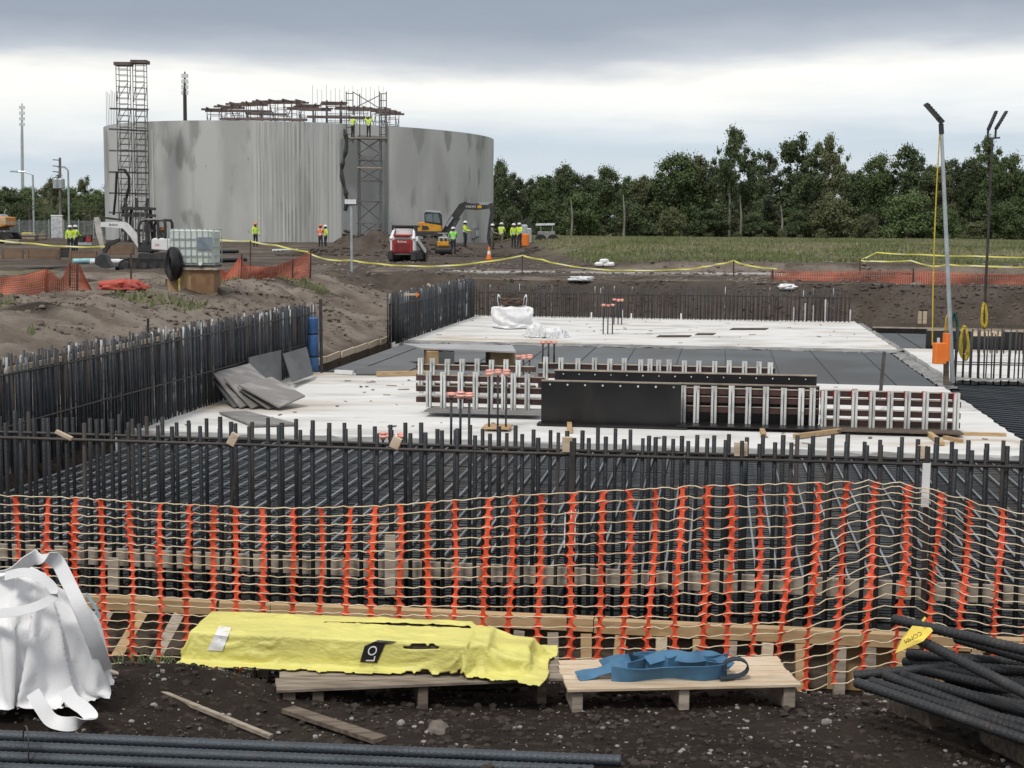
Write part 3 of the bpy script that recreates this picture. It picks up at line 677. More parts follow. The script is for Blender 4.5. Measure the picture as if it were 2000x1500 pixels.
# --- gang forms
def gang_form(label, a0, a1, B, z0, z1, chans, face=None, walers=(.3, .6), chw=.075, over=0.0, base=None, wmat=mWaler, cmat=mAlu, front=True, lean=0.0, redtop=False):
    t = thing('gang_form', label, 'formwork', AB((a0 + a1) / 2, B, SLAB), 0, 'gang forms set down on the front slab')
    H = z1 - z0
    if face:
        fb = B + (.16 if front else -.12)
        o = MB().box(AB((face[0] + face[1]) / 2, fb, (z0 + z1) / 2), (face[1] - face[0], .025, H), (lean, 0, -YA)).build('plywood_face', mPlyBlack, t, world=True)
        n = int((face[1] - face[0]) / .27)
        for i in range(n):
            q = AB(face[0] + .15 + i * .27, fb - .018 - lean * H * .4, z1 - .05)
            MB().tube([q, q + V * -.012], .012, 8).build('bolt', mAlu, o, world=True)
        MB().bar(AB(face[0], fb, z1 + .012), AB(face[1], fb, z1 + .012), .045, .022).build('edge_trim', mWoodG, t, world=True)
    for w in walers:
        MB().bar(AB(a0, B + .055, z0 + H * w), AB(a1, B + .055, z0 + H * w), .07, .085).build('waler', wmat, t, world=True)
        MB().bar(AB(a0 + .02, B + .055, z0 + H * w + .052), AB(a1 - .02, B + .055, z0 + H * w + .052), .09, .012).build('waler_flange', mWoodG, t, world=True)
    for c in chans:
        r_ = YA + random.uniform(-.06, .06); q = AB(c, B - .02, 0)
        ch = MB(); zt = z1 + over + random.uniform(-.012, .012); hc = zt - z0
        def bx(dx, dy, sx, sy):
            v = Vector((dx * math.cos(r_) + dy * math.sin(r_), -dx * math.sin(r_) + dy * math.cos(r_), 0))
            ch.box(Vector((q.x, q.y, z0 + hc / 2)) + v, (sx, sy, hc), (0, 0, -r_))
        tk = .012
        bx(-chw / 2, 0, tk, .09); bx(chw / 2, 0, tk, .09); bx(0, .03, chw, .014)
        bx(-chw / 2 + .012, -.045, .032, .008); bx(chw / 2 - .012, -.045, .032, .008)
        o = ch.build('strongback', cmat, t, world=True)
        if redtop: MB().box(q + Vector((-.03, .02, zt - .06)), (.05, .05, .12)).build('clamp', mRed, o, world=True)
    if base: MB().box(AB((base[0] + base[1]) / 2, B - .12, z0 - .012), (base[1] - base[0], .62, .02), (0, 0, -YA)).build('base_panel', base[2], t, world=True)
    return t
def A_of(px, py): q = G(px, py, SLAB); return q.x * CA - q.y * SA
def chA(pxs, B): # measured strongback positions on a line at B
    r_ = []
    for px in pxs:
        d = ray(px, 800); t_ = B / (d[0] * SA + d[1] * CA); r_.append(d[0] * t_ * CA - d[1] * t_ * SA)
    return r_
gang_form('gang form with bright strongbacks and black sill right of the black panel', chA([1322], 22.6)[0], chA([1600], 22.6)[0], 22.6, -1.28, -.70, chA([1334, 1360, 1394, 1428, 1461, 1495, 1530, 1564, 1586], 22.6), (chA([1325], 23.0)[0], chA([1597], 23.0)[0]), (.35, .62, .84), base=(chA([1322], 22.5)[0], chA([1600], 22.5)[0], mPlyBlack))
gang_form('open gang form with red clamps at the free end of the row', chA([1602], 22.6)[0], chA([1876], 22.6)[0], 22.55, -1.28, -.71, chA([1608, 1633, 1668, 1702, 1737, 1771, 1806, 1843, 1866], 22.6), None, (.1, .36, .66, .88), base=(chA([1602], 22.5)[0], chA([1876], 22.5)[0], mWoodD), redtop=True)
gang_form('gang form with grey base panel left of the black panel', chA([812], 23.3)[0], chA([1062], 23.3)[0], 23.3, -1.24, -.64, chA([838, 866, 900, 929, 958, 985, 1003, 1030], 23.3), None, (.2, .5, .8), base=(chA([836], 23.2)[0], chA([1060], 23.2)[0], mPlyGrey))
gang_form('second row gang form with black face and bolt heads', chA([1083], 24.3)[0], chA([1593], 24.3)[0], 24.4, -1.28, -.68, [], (chA([1083], 24.3)[0], chA([1593], 24.3)[0]), (.3, .7), front=False)
gang_form('rear gang form showing only its strongback tops above the rows', chA([1050], 25.6)[0], chA([1512], 25.6)[0], 25.6, -1.28, -.66, chA([1065, 1095, 1128, 1160, 1190, 1218, 1250, 1268, 1285, 1305, 1335, 1363, 1394, 1422, 1452, 1480, 1502], 25.6), None, (.3, .6, .88), over=.09)
gang_form('rusty rear gang form below the raised grey panel', chA([812], 25.6)[0], chA([1045], 25.6)[0], 25.6, -1.28, -.72, chA([822, 845, 874, 903, 932, 960, 988, 1012], 25.6), None, (.25, .55, .85), over=.09, wmat=mRustMetal)
# black panel in front
t = thing('form_panel', 'black faced form panel with a row of bolts standing before the gang forms', 'form panel', AB(-1.6, 22.3, SLAB))
a0_, a1_ = chA([1057], 22.3)[0], chA([1330], 22.3)[0]
o = MB().box(AB((a0_ + a1_) / 2, 22.3, -.985), (a1_ - a0_, .03, .66), (.05, 0, -YA)).build('plywood_face', mPlyBlack, t, world=True)
MB().bar(AB(a0_, 22.32, -.645), AB(a1_, 22.32, -.645), .06, .02).build('edge_trim', mWoodG, t, world=True)
MB().bar(AB(a0_ - .05, 22.3, -1.325), AB(a1_ + .1, 22.3, -1.325), .3, .03).build('sill', mPlyBlack, t, world=True)
for i in range(8):
    q = AB(a0_ + .14 + i * .275, 22.295, -.70); MB().tube([q + V * -.01, q + V * -.035], .016, 8).build('bolt', mAlu, t, world=True)
# dunnage sticks
for (x0, y0, x1, y1, z_, lb) in ((1492, 850, 1487, 836, -1.32, 'round'), (1552, 852, 1640, 841, -1.30, ''), (1840, 866, 1815, 847, -1.31, ''), (1113, 842, 1112, 828, -1.31, ''), (1860, 847, 1965, 850, -1.33, ''), (1845, 855, 1878, 862, -1.33, '')):
    tag(MB().bar(G(x0, y0, z_), G(x1, y1, z_), .075, .065).build('dunnage_block', mWood, bevel=.004), 'loose timber dunnage stick lying by the gang forms', 'timber', 'dunnage sticks by the gang forms')
tag(MB().bar(G(655, 726, -1.30), G(690, 728, -1.30), .08, .08).build('white_pipe_piece', mPVC), 'short white pipe piece at the edge of the front slab', 'pipe')
tag(MB().bar(G(735, 730, -1.29), G(840, 728, -1.29), .09, .09).build('timber_beam', mWood, bevel=.005), 'square timber beam lying at the front slab edge', 'timber')
# loose plywood
def ply(pts, mat, lab, th=.028):
    q = [P(*p) for p in pts]; o = quadboard('plywood_sheet', q, th, mat); tag(o, lab, 'plywood'); return o
lab = 'grey plywood sheet in the leaning heap by the starter bars'
gP = 'heap of grey plywood sheets'
for pts, mt in (([(413, 737, 25.0), (470, 716, 26.2), (535, 768, 25.0), (457, 797, 24.15)], mPlyDark), ([(415, 729, 24.9), (487, 711, 26.0), (545, 768, 24.9), (470, 797, 24.1)], mPlyGrey),
                ([(436, 738, 24.6), (500, 724, 25.6), (556, 772, 24.7), (492, 798, 24.05)], mPlyGrey), ([(463, 757, 24.3), (524, 740, 25.1), (580, 776, 24.6), (525, 799, 24.0)], mPlyGrey),
                ([(466, 753, 24.2), (530, 737, 25.0), (596, 774, 24.5), (545, 796, 23.9)], mPlyGrey)):
    o = ply(pts, mt, lab); o['group'] = gP
ply([(428, 806, G(428, 806, -1.32).y), (478, 803, G(478, 803, -1.32).y), (582, 829, G(582, 829, -1.32).y), (495, 832, G(495, 832, -1.32).y)], mPlyGrey, 'single grey plywood sheet lying flat on the front slab')
ply([(486, 698, 26.3), (548, 684, 27.8), (549, 744, 27.4), (492, 752, 25.9)], mPlyDark, 'dark plywood panel leaning upright against the starter bar wall')
ply([(553, 691, 27.9), (598, 678, 29.4), (611, 732, 28.9), (571, 746, 27.3)], mPlyDark, 'dark square plywood panel leaning next to the blue roll')
ply([(694, 719, 31.0), (756, 717, 31.0), (760, 732, 29.9), (695, 733, 29.9)], mPlyDark, 'small dark panel lying at the slab edge beside the timber beam', .06)
# raised panel on plywood ribs
zb = -.98
t = thing('raised_panel', 'pale grey panel laid flat across plywood ribs over the mat', 'panel', G(900, 700, SLAB))
q = [G(787, 672, zb), G(823, 681, zb), G(1008, 688, zb), G(1000, 675, zb)]
quadboard('top_panel', q, .035, M('panel_pale_grey', (.40, .40, .405), .5, 0, (.33, .33, .335), 1.5, rand=0), t)
for px in (846, 868, 968, 985):
    MB().box(G(px, 690, zb - .1) + Vector((0, .1, -.09)), (.35, .8, .30), (0, 0, -YA + .3)).build('rib', mPly if px != 868 else mPlyDark, t, world=True)
# --- starter bar clusters with orange caps
capm = MB(); capm.lathe([(.030, -.045), (.034, -.02), (.062, -.012), (.066, .004), (.045, .014), (.012, .018)], 10); CAP = capm.mesh('rebar_cap'); CAP.materials.append(mOrangeCap)
def cluster(label, pxs, ytop, ybase, d, r=.018, cap=True, plate=False, white=False):
    bs_ = P(sum(pxs) / len(pxs), ybase, d); t = thing('starter_bars', label, 'starter bars', bs_, 0, 'capped starter bar clusters')
    for i, px in enumerate(pxs):
        for dd in ((0, .26) if len(pxs) <= 4 else (0,)):
            p0 = P(px, ybase, d + dd); p1 = P(px, ytop, d + dd); p0.z = bs_.z - .02; p1.z = P(px, ytop, d).z + random.uniform(-.015, .02); p1.x = p0.x
            o = rod(t, p0, p1, r, mRebarB if not white else mRebarLime, 'bar')
            if cap: inst(CAP, 'cap', t, p1 - bs_, (0, 0, 0), (1, 1, 1))
    if plate: MB().box(bs_ + Vector((0, .13, .02)), (.42, .42, .03), (0, 0, -YA)).build('base_plate', mWood, t, world=True)
cluster('dark starter bars with orange caps rising from the front mat', [881, 899, 916], 772, 880, 19.3, .019)
cluster('steel starter bars on a wood base before the grey base panel', [955, 972, 988], 728, 838, 21.7, .017, True, True)
cluster('orange capped starter bars in the fine far mat', [1060, 1071, 1082], 669, 712, 32.0, .022)
cluster('orange capped starter bars next to the rusty gang form', [1012, 1022, 1034], 697, 735, 27.5, .018)
cluster('low orange caps just above the front mat', [748, 762, 785], 853, 872, 18.6, .018)
cluster('starter bars with pale caps near the middle of the back slab', [1178, 1187, 1196], 596, 651, 42.3, .02)
cluster('farther starter bars with pale caps on the back slab', [1199, 1207, 1214], 586, 634, 47.0, .02)
# --- blue roll and pipe
q = G(612, 726, SLAB)
t = thing('blue_roll', 'tall blue wrapped roll with black straps standing at the wall end', 'roll', q)
prof = [(.09, 0), (.115, .01), (.115, .30), (.10, .33), (.115, .36), (.118, .78), (.102, .81), (.116, .84), (.114, 1.14), (.09, 1.165), (.03, 1.16)]
MB().lathe(prof, 18).build('wrap', mBlueRoll, t, smooth=True)
for zz in (.33, .81): MB().lathe([(.107, zz - .02), (.111, zz - .018), (.111, zz + .018), (.107, zz + .02)], 18).build('strap', mBlack, t)
tag(MB().tube([G(628, 728, SLAB), P(626, 584, G(628, 728, SLAB).y)], .035, 8).build('steel_pipe_post', mDarkMetal), 'thin dark pipe standing upright beside the blue roll', 'pipe')
tag(MB().tube([P(289, 650, 24.5), P(289, 622, 24.5)], .022, 6).build('steel_stake', mDarkMetal), 'thin dark stake on the bank above the starter bar wall', 'stake')
t = thing('edge_board', 'pale board strip threaded through the rust tipped starter bars', 'board', AB(-8.75, 18, -.1))
for i in range(4): MB().bar(AB(-8.72, 14.7 + i * 2.0, -.10 + .012 * i), AB(-8.72, 16.6 + i * 2.0, -.09 + .012 * i), .03, .07).build('board', mWoodN, t, world=True)
# --- wood curb left of the far mat
t = thing('edge_board', 'row of pale boards edging the far mat below the bank', 'board', AB(-8.95, 36, -1.5))
for i in range(7): MB().bar(AB(-8.93, 31 + i * 1.35, -1.33), AB(-8.97 + random.uniform(-.03, .03), 32.33 + i * 1.35, -1.32), .04, .15).build('board', mWoodN, t, world=True)
MB_h = MB(); pts = []
for i in range(26):
    s_ = i / 25; pts.append(AB(-6.3 - 1.2 * s_ + .5 * math.sin(s_ * 2.4), 30.3 + 8.0 * s_, -1.385))
tag(MB_h.tube(pts, .03, 6).build('black_hose', mHose, smooth=True), 'black hose trailing over the far mat', 'hose')
# --- white stubs on the back slab edge
for px, y0, y1 in ((1572, 592, 630), (1587, 596, 630), (1611, 585, 630), (1617, 590, 630), (1660, 605, 632), (1550, 600, 628), (1215, 605, 625), (1233, 612, 625), (1155, 610, 624), (1330, 612, 626), (848, 575, 636), (860, 560, 634), (911, 556, 622), (833, 588, 640)):
    d_ = 49.9 if px > 1000 else (44.5 if px < 900 else 49.0)
    p0 = P(px, y1, d_); p1 = P(px, y0, d_); p0.z = SLAB; p1.x = p0.x
    tag(MB().tube([p0, p1], .028, 6).build('white_marker_stake', mRebarLime if px < 1000 else mWhite), 'white painted marker bar among the back starter bars', 'marker bar', 'white painted marker bars')
for px in (1796, 1806):
    tag(MB().bar(P(px, 632, 44.5), P(px + 1, 608, 44.5), .11, .03, (0, 1, 0)).build('grade_stake', mWoodN), 'pale wooden grade stake on the right cut bank', 'stake', 'grade stakes on the right bank')
# --- stains of standing water/plates on the back slab
for x0, x1, y_ in ((1282, 1345, 656), (1357, 1392, 652), (1425, 1495, 642)):
    q = [G(x0, y_ + 2, SLAB + .012), G(x1, y_ + 2, SLAB + .012), G(x1 + 6, y_ - 1, SLAB + .012), G(x0 + 6, y_ - 1, SLAB + .012)]
    tag(quadboard('steel_plate', q, .02, mRustMetal), 'low rusty steel plate set on the back slab', 'steel plate', 'rusty plates on the back slab')
# --- side slab: black form wall
t = thing('form_wall', 'low black form wall with a pale timber cap behind the side slab', 'formwork', AB(9, 39.6, SLAB))
for i in range(6): MB().box(AB(6.2 + i * 1.25, 39.6, -1.15), (1.245, .03, .55), (0, 0, -YA)).build('plywood_sheet', mPlyBlack, t, world=True)
for i in range(4): MB().bar(AB(5.6 + i * 2.0, 39.62, -.86), AB(7.6 + i * 2.0, 39.62, -.86), .09, .045).build('cap_board', mWoodG, t, world=True)
t = thing('form_wall', 'far black form edge with timber cap at the cut bank foot', 'formwork', AB(7, 46.4, SLAB))
for i in range(6): MB().box(AB(5.5 + i * 1.25, 46.4, -1.38), (1.245, .03, .22), (0, 0, -YA)).build('plywood_sheet', mPlyBlack, t, world=True)
for i in range(4): MB().bar(AB(4.9 + i * 2.0, 46.42, -1.255), AB(6.9 + i * 2.0, 46.42, -1.255), .09, .04).build('cap_board', mWoodG, t, world=True)
tag(MB().bar(P(1896, 652, 37.4), P(1958, 652, 37.2), .05, .12).build('timber_rail', mWoodN), 'pale timber rail tied to the starter bars of the side slab', 'timber')
# --- filled bulk bag and plastic on the back slab
def blob(cx, hx, hy, hz, seed, n=26, k=18, square=.55, fold=.06, base_z=0, taper=0.0, top=.0, mat=mBag):
    m = MB(); vs = []; fs = []
    for i in range(k + 1):
        v = i / k; ph = -math.pi / 2 + math.pi * v
        cz, sz = math.cos(ph), math.sin(ph); rr = abs(cz) ** .35; zz = .5 + .5 * math.copysign(abs(sz) ** .8, sz)
        for j in range(n):
            t = 2 * math.pi * j / n; c_, s_ = math.cos(t), math.sin(t)
            cx_ = math.copysign(abs(c_) ** square, c_); sy_ = math.copysign(abs(s_) ** square, s_)
            nn = mnoise.noise(Vector((cx_ * 2.3, sy_ * 2.3, zz * 3 + seed))) * fold + mnoise.noise(Vector((cx_ * 6, sy_ * 6, zz * 5 + seed))) * fold * .6 + fold * .5 * math.sin(t * 5 + seed) * math.sin(zz * 3.1)
            s2 = rr * (1 + nn) * (1 - taper * zz)
            vs.append(Vector((cx_ * hx * s2, sy_ * hy * s2, base_z + hz * zz * (1 + nn * .5))))
    for i in range(k):
        for j in range(n):
            a_ = i * n + j; b_ = i * n + (j + 1) % n; fs.append((a_, b_, b_ + n, a_ + n))
    m.add(vs, fs); return m
q = G(1000, 641, SLAB)
t = thing('bulk_bag', 'filled white bulk bag with lifting loops on the back slab', 'bulk bag', q)
SACK_CLOTH.materials.clear(); SACK_CLOTH.materials.append(mBag); inst(SACK_CLOTH, 'sack', t, (0, 0, 0), (0, 0, .5), (1.05, 1.05, 1.0)).modifiers.new('s', 'SUBSURF').render_levels = 1
for sx in (-.42, .42):
    for sy in (-.4, .4):
        MB().ribbon([(sx, sy, .70), (sx * 1.08, sy, .85), (sx * 1.06, sy * .9, 1.03), (sx * .9, sy * .7, .98), (sx * .8, sy * .7, .74)], (0, 1, 0), .06, .006).build('lifting_loop', mBag, t)
blob(0, .36, .36, .22, 8, fold=.3, base_z=.72).build('rebar_scrap', mRustMetal, t)
for i in range(6):
    r_ = .12 + .04 * i; MB().tube([(r_ * math.cos(u) - .08, (i - 3) * .05, .80 + r_ * math.sin(u)) for u in [j * math.pi / 10 for j in range(11)]], .012, 5).build('bent_wire', mRustMetal, t)
q = G(1073, 659, SLAB)
t = thing('plastic_sheet', 'crumpled white plastic sheeting heaped beside the filled bulk bag', 'sheeting', q)
PL = BAG_CLOTH.copy(); PL.materials.clear(); PL.materials.append(mPlastic)
o = inst(PL, 'crumple', t, (.15, 0, 0), (0, 0, 1.0), (1.1, .9, .45)); o = inst(PL, 'fold', t, (-.4, .05, .01), (0, 0, 2.4), (.7, .6, .62))

# --- lamp posts
def lamp_head(m, p, d_, L_, w):      # flat LED head from p along d_
    p = Vector(p); d_ = Vector(d_).normalized(); side = Vector((0, 1, 0)); nn = d_.cross(side)
    m.bar(p, p + d_ * L_ * .28, w * .55, .085, nn); m.bar(p + d_ * L_ * .26, p + d_ * L_, w, .05, nn)
    for i in range(5): m.bar(p + d_ * L_ * (.34 + i * .13) + nn * -.04, p + d_ * L_ * (.40 + i * .13) + nn * -.027, w * .8, .012, nn)
b0 = G(1861, 748, SLAB); D1 = b0.y
t = thing('lamp_post', 'leaning galvanised lamp post with one flat lamp head and yellow rope', 'lamp post', b0)
top = P(1839, 262, D1)
MB().tube([b0, b0 + (top - b0) * .5, top], [.048, .043, .036], 12).build('pole', mGalv, t, world=True, smooth=True)
MB().tube([top, P(1838, 242, D1)], .05, 10).build('collar', mLampHead, t, world=True)
m = MB(); lamp_head(m, P(1841, 240, D1), P(1808, 203, D1) - P(1841, 240, D1), .52, .22); m.build('lamp_head', mLampHead, t, world=True)
m = MB(); pts = [P(1835 - 14 * s - 3 * math.sin(s * 3.1), 262 + 412 * s, D1 - .15 * s) for s in [i / 20 for i in range(21)]]
m.tube(pts, .014, 5).build('rope', mYellowRope, t, world=True)
def coil(t, px, y0, y1, wpx, d_, mat, n=7, name='cord_coil', r=.02):
    m = MB()
    for i in range(n):
        pts = []; ox = random.uniform(-2, 2); oy = random.uniform(-4, 4); w = wpx / 2 * random.uniform(.55, 1.0)
        for k in range(25):
            u_ = 2 * math.pi * k / 24
            pts.append(P(px + ox + w * math.sin(u_) * (.55 + .45 * math.sin(u_ / 2) ** 2), (y0 + y1) / 2 + oy - (y1 - y0) / 2 * math.cos(u_), d_ + random.uniform(-.02, .02) + .02 * i))
        m.tube(pts, r, 5, caps=False)
    return m.build(name, mat, t, world=t is not None, smooth=True)
def topcoil(lab, *a, **k):
    o = coil(None, *a, **k); return tag(o, lab, 'cord')
topcoil('yellow cord coil hung on the starter bars near the lamp post', 1884, 640, 700, 24, 30.4, mYellowRope, 8, r=.016)
topcoil('yellow cord coil hung on the foot of the twin head lamp post', 1922, 594, 640, 14, 44.0, mYellowRope, 6, r=.022)
topcoil('green hose coil hung behind the galvanised lamp post', 1864, 614, 665, 18, 30.0, mGreenHose, 5, r=.02)
topcoil('orange and yellow cord hung on the galvanised lamp post', 1852, 618, 690, 14, 29.5, M('orange_cord', (.50, .20, .07), .6, 0, (.55, .40, .06), 5, rand=0), 7, r=.016)
b2 = P(1922, 650, 45.0); b2.z = gz(b2.x, b2.y)
t = thing('lamp_post', 'thin rusty lamp post with two raised lamp heads on the cut bank', 'lamp post', b2)
MB().tube([b2, P(1925, 560, 45), P(1932, 420, 45), P(1938, 272, 45)], [.05, .045, .04, .035], 8).build('pole', mDarkMetal, t, world=True)
MB().bar(P(1924, 271, 45), P(1953, 269, 45), .05, .05).build('crossbar', mDarkMetal, t, world=True)
for (xa, ya, xb, yb) in ((1930, 254, 1945, 219), (1945, 252, 1967, 215)):
    m = MB(); pa = P(xa, ya, 45); m.tube([P(xa - 1, 270, 45), pa], .035, 8); lamp_head(m, pa, P(xb, yb, 45) - pa, .62, .22); m.build('lamp_head', mLampHead, t, world=True)
b3 = GT(687, 532)
t = thing('flood_light', 'white flood light on a thin pole before the soil heaps', 'flood light', b3)
MB().tube([b3, P(686, 398, b3.y)], .045, 8).build('pole', mGalv, t, world=True)
MB().box(P(685, 395, b3.y), (.46, .16, .22)).build('housing', mLampHead, t, world=True)
MB().box(P(685, 394, b3.y) + Vector((0, -.09, .0)), (.42, .02, .17)).build('lens', mLens, t, world=True)
# --- orange cabinet on post
q = G(1848, 752, SLAB)
t = thing('power_box', 'bright orange power box on a wooden post by the lamp post', 'power box', q)
MB().bar(q, P(1848, 645, q.y), .10, .06, (0, 1, 0)).build('post', mWoodD, t, world=True)
MB().box(P(1835, 690, q.y - .12), (.24, .16, .42), (0, 0, .2)).build('cabinet', mOrangePl, t, world=True, bevel=.01)
MB().box(P(1848, 678, q.y - .08), (.07, .2, .56), (0, 0, .2)).build('door', mOrangePl, t, world=True, bevel=.006)
MB().tube([P(1833, 673, q.y - .1), P(1833, 660, q.y - .1)], .03, 8).build('socket', mLens, t, world=True)
q = G(1723, 770, SLAB)
tag(MB().bar(P(1719, 776, 24.6), P(1727, 688, 25.0), .05, .05, (0, 1, 0)).build('steel_prop', mDarkMetal), 'slim black prop leaning behind the open gang form', 'prop')

# ================================================================== FOREGROUND
# --- orange barrier mesh
FD = 9.62
tops = [(-60, 965), (0, 968), (150, 972), (330, 984), (540, 993), (750, 988), (1000, 968), (1350, 950), (1700, 940), (1790, 948), (1850, 966), (1920, 986), (2000, 1004), (2120, 1030)]
bots = [(-60, 1318), (250, 1312), (520, 1325), (1000, 1362), (1300, 1372), (1560, 1360), (1640, 1338), (1760, 1318), (2120, 1318)]
shf = [(-60, 10), (600, -4), (1000, -14), (1400, -22), (1700, -30), (2120, -26)]
ip = lambda tb, x: float(np.interp(x, [a for a, b in tb], [b for a, b in tb]))
t = thing('barrier_mesh', 'bright orange barrier mesh with cream cords strung across the front of the pour', 'barrier mesh', P(1000, 1340, FD))
fx = [30, 90, 147, 200, 255, 310, 365, 418, 463, 515, 572, 627, 680, 730, 785, 838, 890, 950, 1003, 1060, 1120, 1177, 1230, 1280, 1332, 1385, 1432, 1487, 1543, 1600, 1655, 1712, 1775, 1835, 1895, 1960, 2020, 2078]
fx = [-82, -26] + fx
NROW = 21
def fpt(x, f, side=0.0):
    yt, yb = ip(tops, x), ip(bots, x)
    g = f if not (1560 < x < 1990) else f ** (1 + .28 * math.exp(-((x - 1760) / 110) ** 2))   # bunched top by the post
    wob = 2.6 * math.sin(x * .021 + f * 4) + 1.6 * math.sin(f * 9 + x)
    px = x + ip(shf, x) * f ** 1.4 + wob + side
    d_ = FD + .07 * math.sin(x * .011 + 1) + .04 * math.sin(f * 4 + x * .03) - .22 * math.exp(-((x - 1790) / 60) ** 2) * 0
    return P(px, yt + (yb - yt) * g, d_)
for x in fx:
    m = MB(); vs = []; fs = []; n = (NROW - 1) * 6; wv = random.uniform(.9, 1.1)
    for k in range(n + 1):
        f = k / n; ph = (k % 6) / 6; dd = min(ph, 1 - ph)
        hw = (3.9 + 8.2 * math.exp(-(dd / .15) ** 2)) * wv * (1 + .15 * mnoise.noise(Vector((x, f * 9, 1))))
        a, b = fpt(x, f, -hw), fpt(x, f, hw); tw = .012 * math.sin(f * 9 + x)
        a.y += tw; b.y -= tw
        vs += [a, b, b + Vector((0, .0025, 0)), a + Vector((0, .0025, 0))]
    for k in range(n):
        for j in range(4): q = k * 4; fs.append((q + j, q + (j + 1) % 4, q + 4 + (j + 1) % 4, q + 4 + j))
    m.add(vs, fs).build('vertical_strip', mMesh, t, world=True)
for r_ in range(NROW):
    f = r_ / (NROW - 1); pts = []
    for i in range(len(fx) - 1):
        for k in range(4):
            s_ = k / 4; x = fx[i] + (fx[i + 1] - fx[i]) * s_; p = fpt(fx[i], f).lerp(fpt(fx[i + 1], f), s_)
            amp = .003 if x < 1300 else .013
            p.z += amp * math.sin(s_ * 2 * math.pi + r_ * .6) * math.sin(x * .006 + .4) + .004 * math.sin(x * .7 + r_); p.y -= .004
            pts.append(p)
    MB().tube(pts, .0042, 5).build('cord', mCord, t, world=True)
# posts of the barrier
for (xa, ya, xb, yb, d_, lab) in ((1812, 872, 1800, 1345, 9.75, 'dark steel post with a white wrapped top holding the barrier mesh'), (1118, 862, 1108, 1400, 9.72, 'plain dark steel post behind the barrier mesh above the pallets'), (462, 900, 396, 1235, 10.6, 'thin dark rod leaning behind the barrier mesh')):
    p0 = P(xb, yb, d_); p1 = P(xa, ya, d_); p0.z = min(p0.z, gz(p0.x, p0.y) + .0) - .05
    tt = thing('steel_post', lab, 'post', p0)
    w = .036 if xa > 1000 else .02
    m = MB(); m.bar(p0, p1, w, .008, (0, 1, 0)); m.bar(p0 + Vector((0, .018, 0)), p1 + Vector((0, .018, 0)), .008, .034, (0, 1, 0)); m.build('shaft', mDarkMetal, tt, world=True)
    if xa > 1800:
        a = P(1810, 905, d_ - .035); b = P(1806, 990, d_ - .035); MB().bar(a, b, .052, .012, (0, 1, 0)).build('wrapped_tape', mWhite, tt, world=True)
    if 1000 < xa < 1200:
        for dx in (-6, 6, 14):
            MB().bar(P(1110 + dx, 1000 + random.uniform(-6, 6), d_ - .03), P(1108 + dx, 1065 + random.uniform(-10, 8), d_ - .03), .008, .004, (0, 1, 0)).build('white_drip', mWhite, tt, world=True)

# --- near bulk bag
q = P(62, 1346, 7.8); zb_ = q.z
t = thing('bulk_bag', 'limp empty white bulk bag with long straps slumped on the dark soil', 'bulk bag', (q.x, q.y, zb_))
BAG_CLOTH.materials.clear(); BAG_CLOTH.materials.append(mBag)
sack = inst(BAG_CLOTH, 'sack', t, (-.04, 0, -.02), (0, 0, .15), (.98, .9, 1.04))
def strap(name, pts, w, wd, par=t, mat=mBag):
    P3 = [P(*p) for p in pts]; o_ = []
    for i in range(len(P3) - 1):
        a, b, c_, d_ = P3[max(i - 1, 0)], P3[i], P3[i + 1], P3[min(i + 2, len(P3) - 1)]
        for k in range(6):
            u = k / 6; o_.append(.5 * ((2 * b) + (c_ - a) * u + (2 * a - 5 * b + 4 * c_ - d_) * u * u + (3 * b - a - 3 * c_ + d_) * u ** 3))
    o_.append(P3[-1]); return MB().ribbon(o_, wd, w, .005).build(name, mat, par, world=True, smooth=True)
strap('lifting_loop', [(-10, 1118, 7.75), (30, 1112, 7.6), (62, 1092, 7.6), (88, 1086, 7.65), (112, 1098, 7.7), (132, 1135, 7.66), (158, 1190, 7.6), (188, 1262, 7.66), (205, 1310, 7.8)], .085, (.75, .6, -.15))
strap('lifting_loop', [(10, 1125, 7.58), (48, 1118, 7.5), (80, 1128, 7.46), (104, 1150, 7.44), (100, 1170, 7.42), (60, 1188, 7.40), (20, 1196, 7.42), (-30, 1200, 7.5)], .05, (.15, .3, .95))
strap('bottom_strap', [(64, 1352, 7.40), (82, 1382, 7.36), (100, 1406, 7.34), (126, 1414, 7.33), (158, 1411, 7.35), (178, 1402, 7.40), (164, 1384, 7.44), (142, 1368, 7.47), (128, 1346, 7.50)], .075, (.9, .25, .3))
strap('lining_edge', [(168, 1160, 7.85), (184, 1182, 7.88), (194, 1205, 7.9)], .018, (.5, .8, 0), t, mBagBlue)

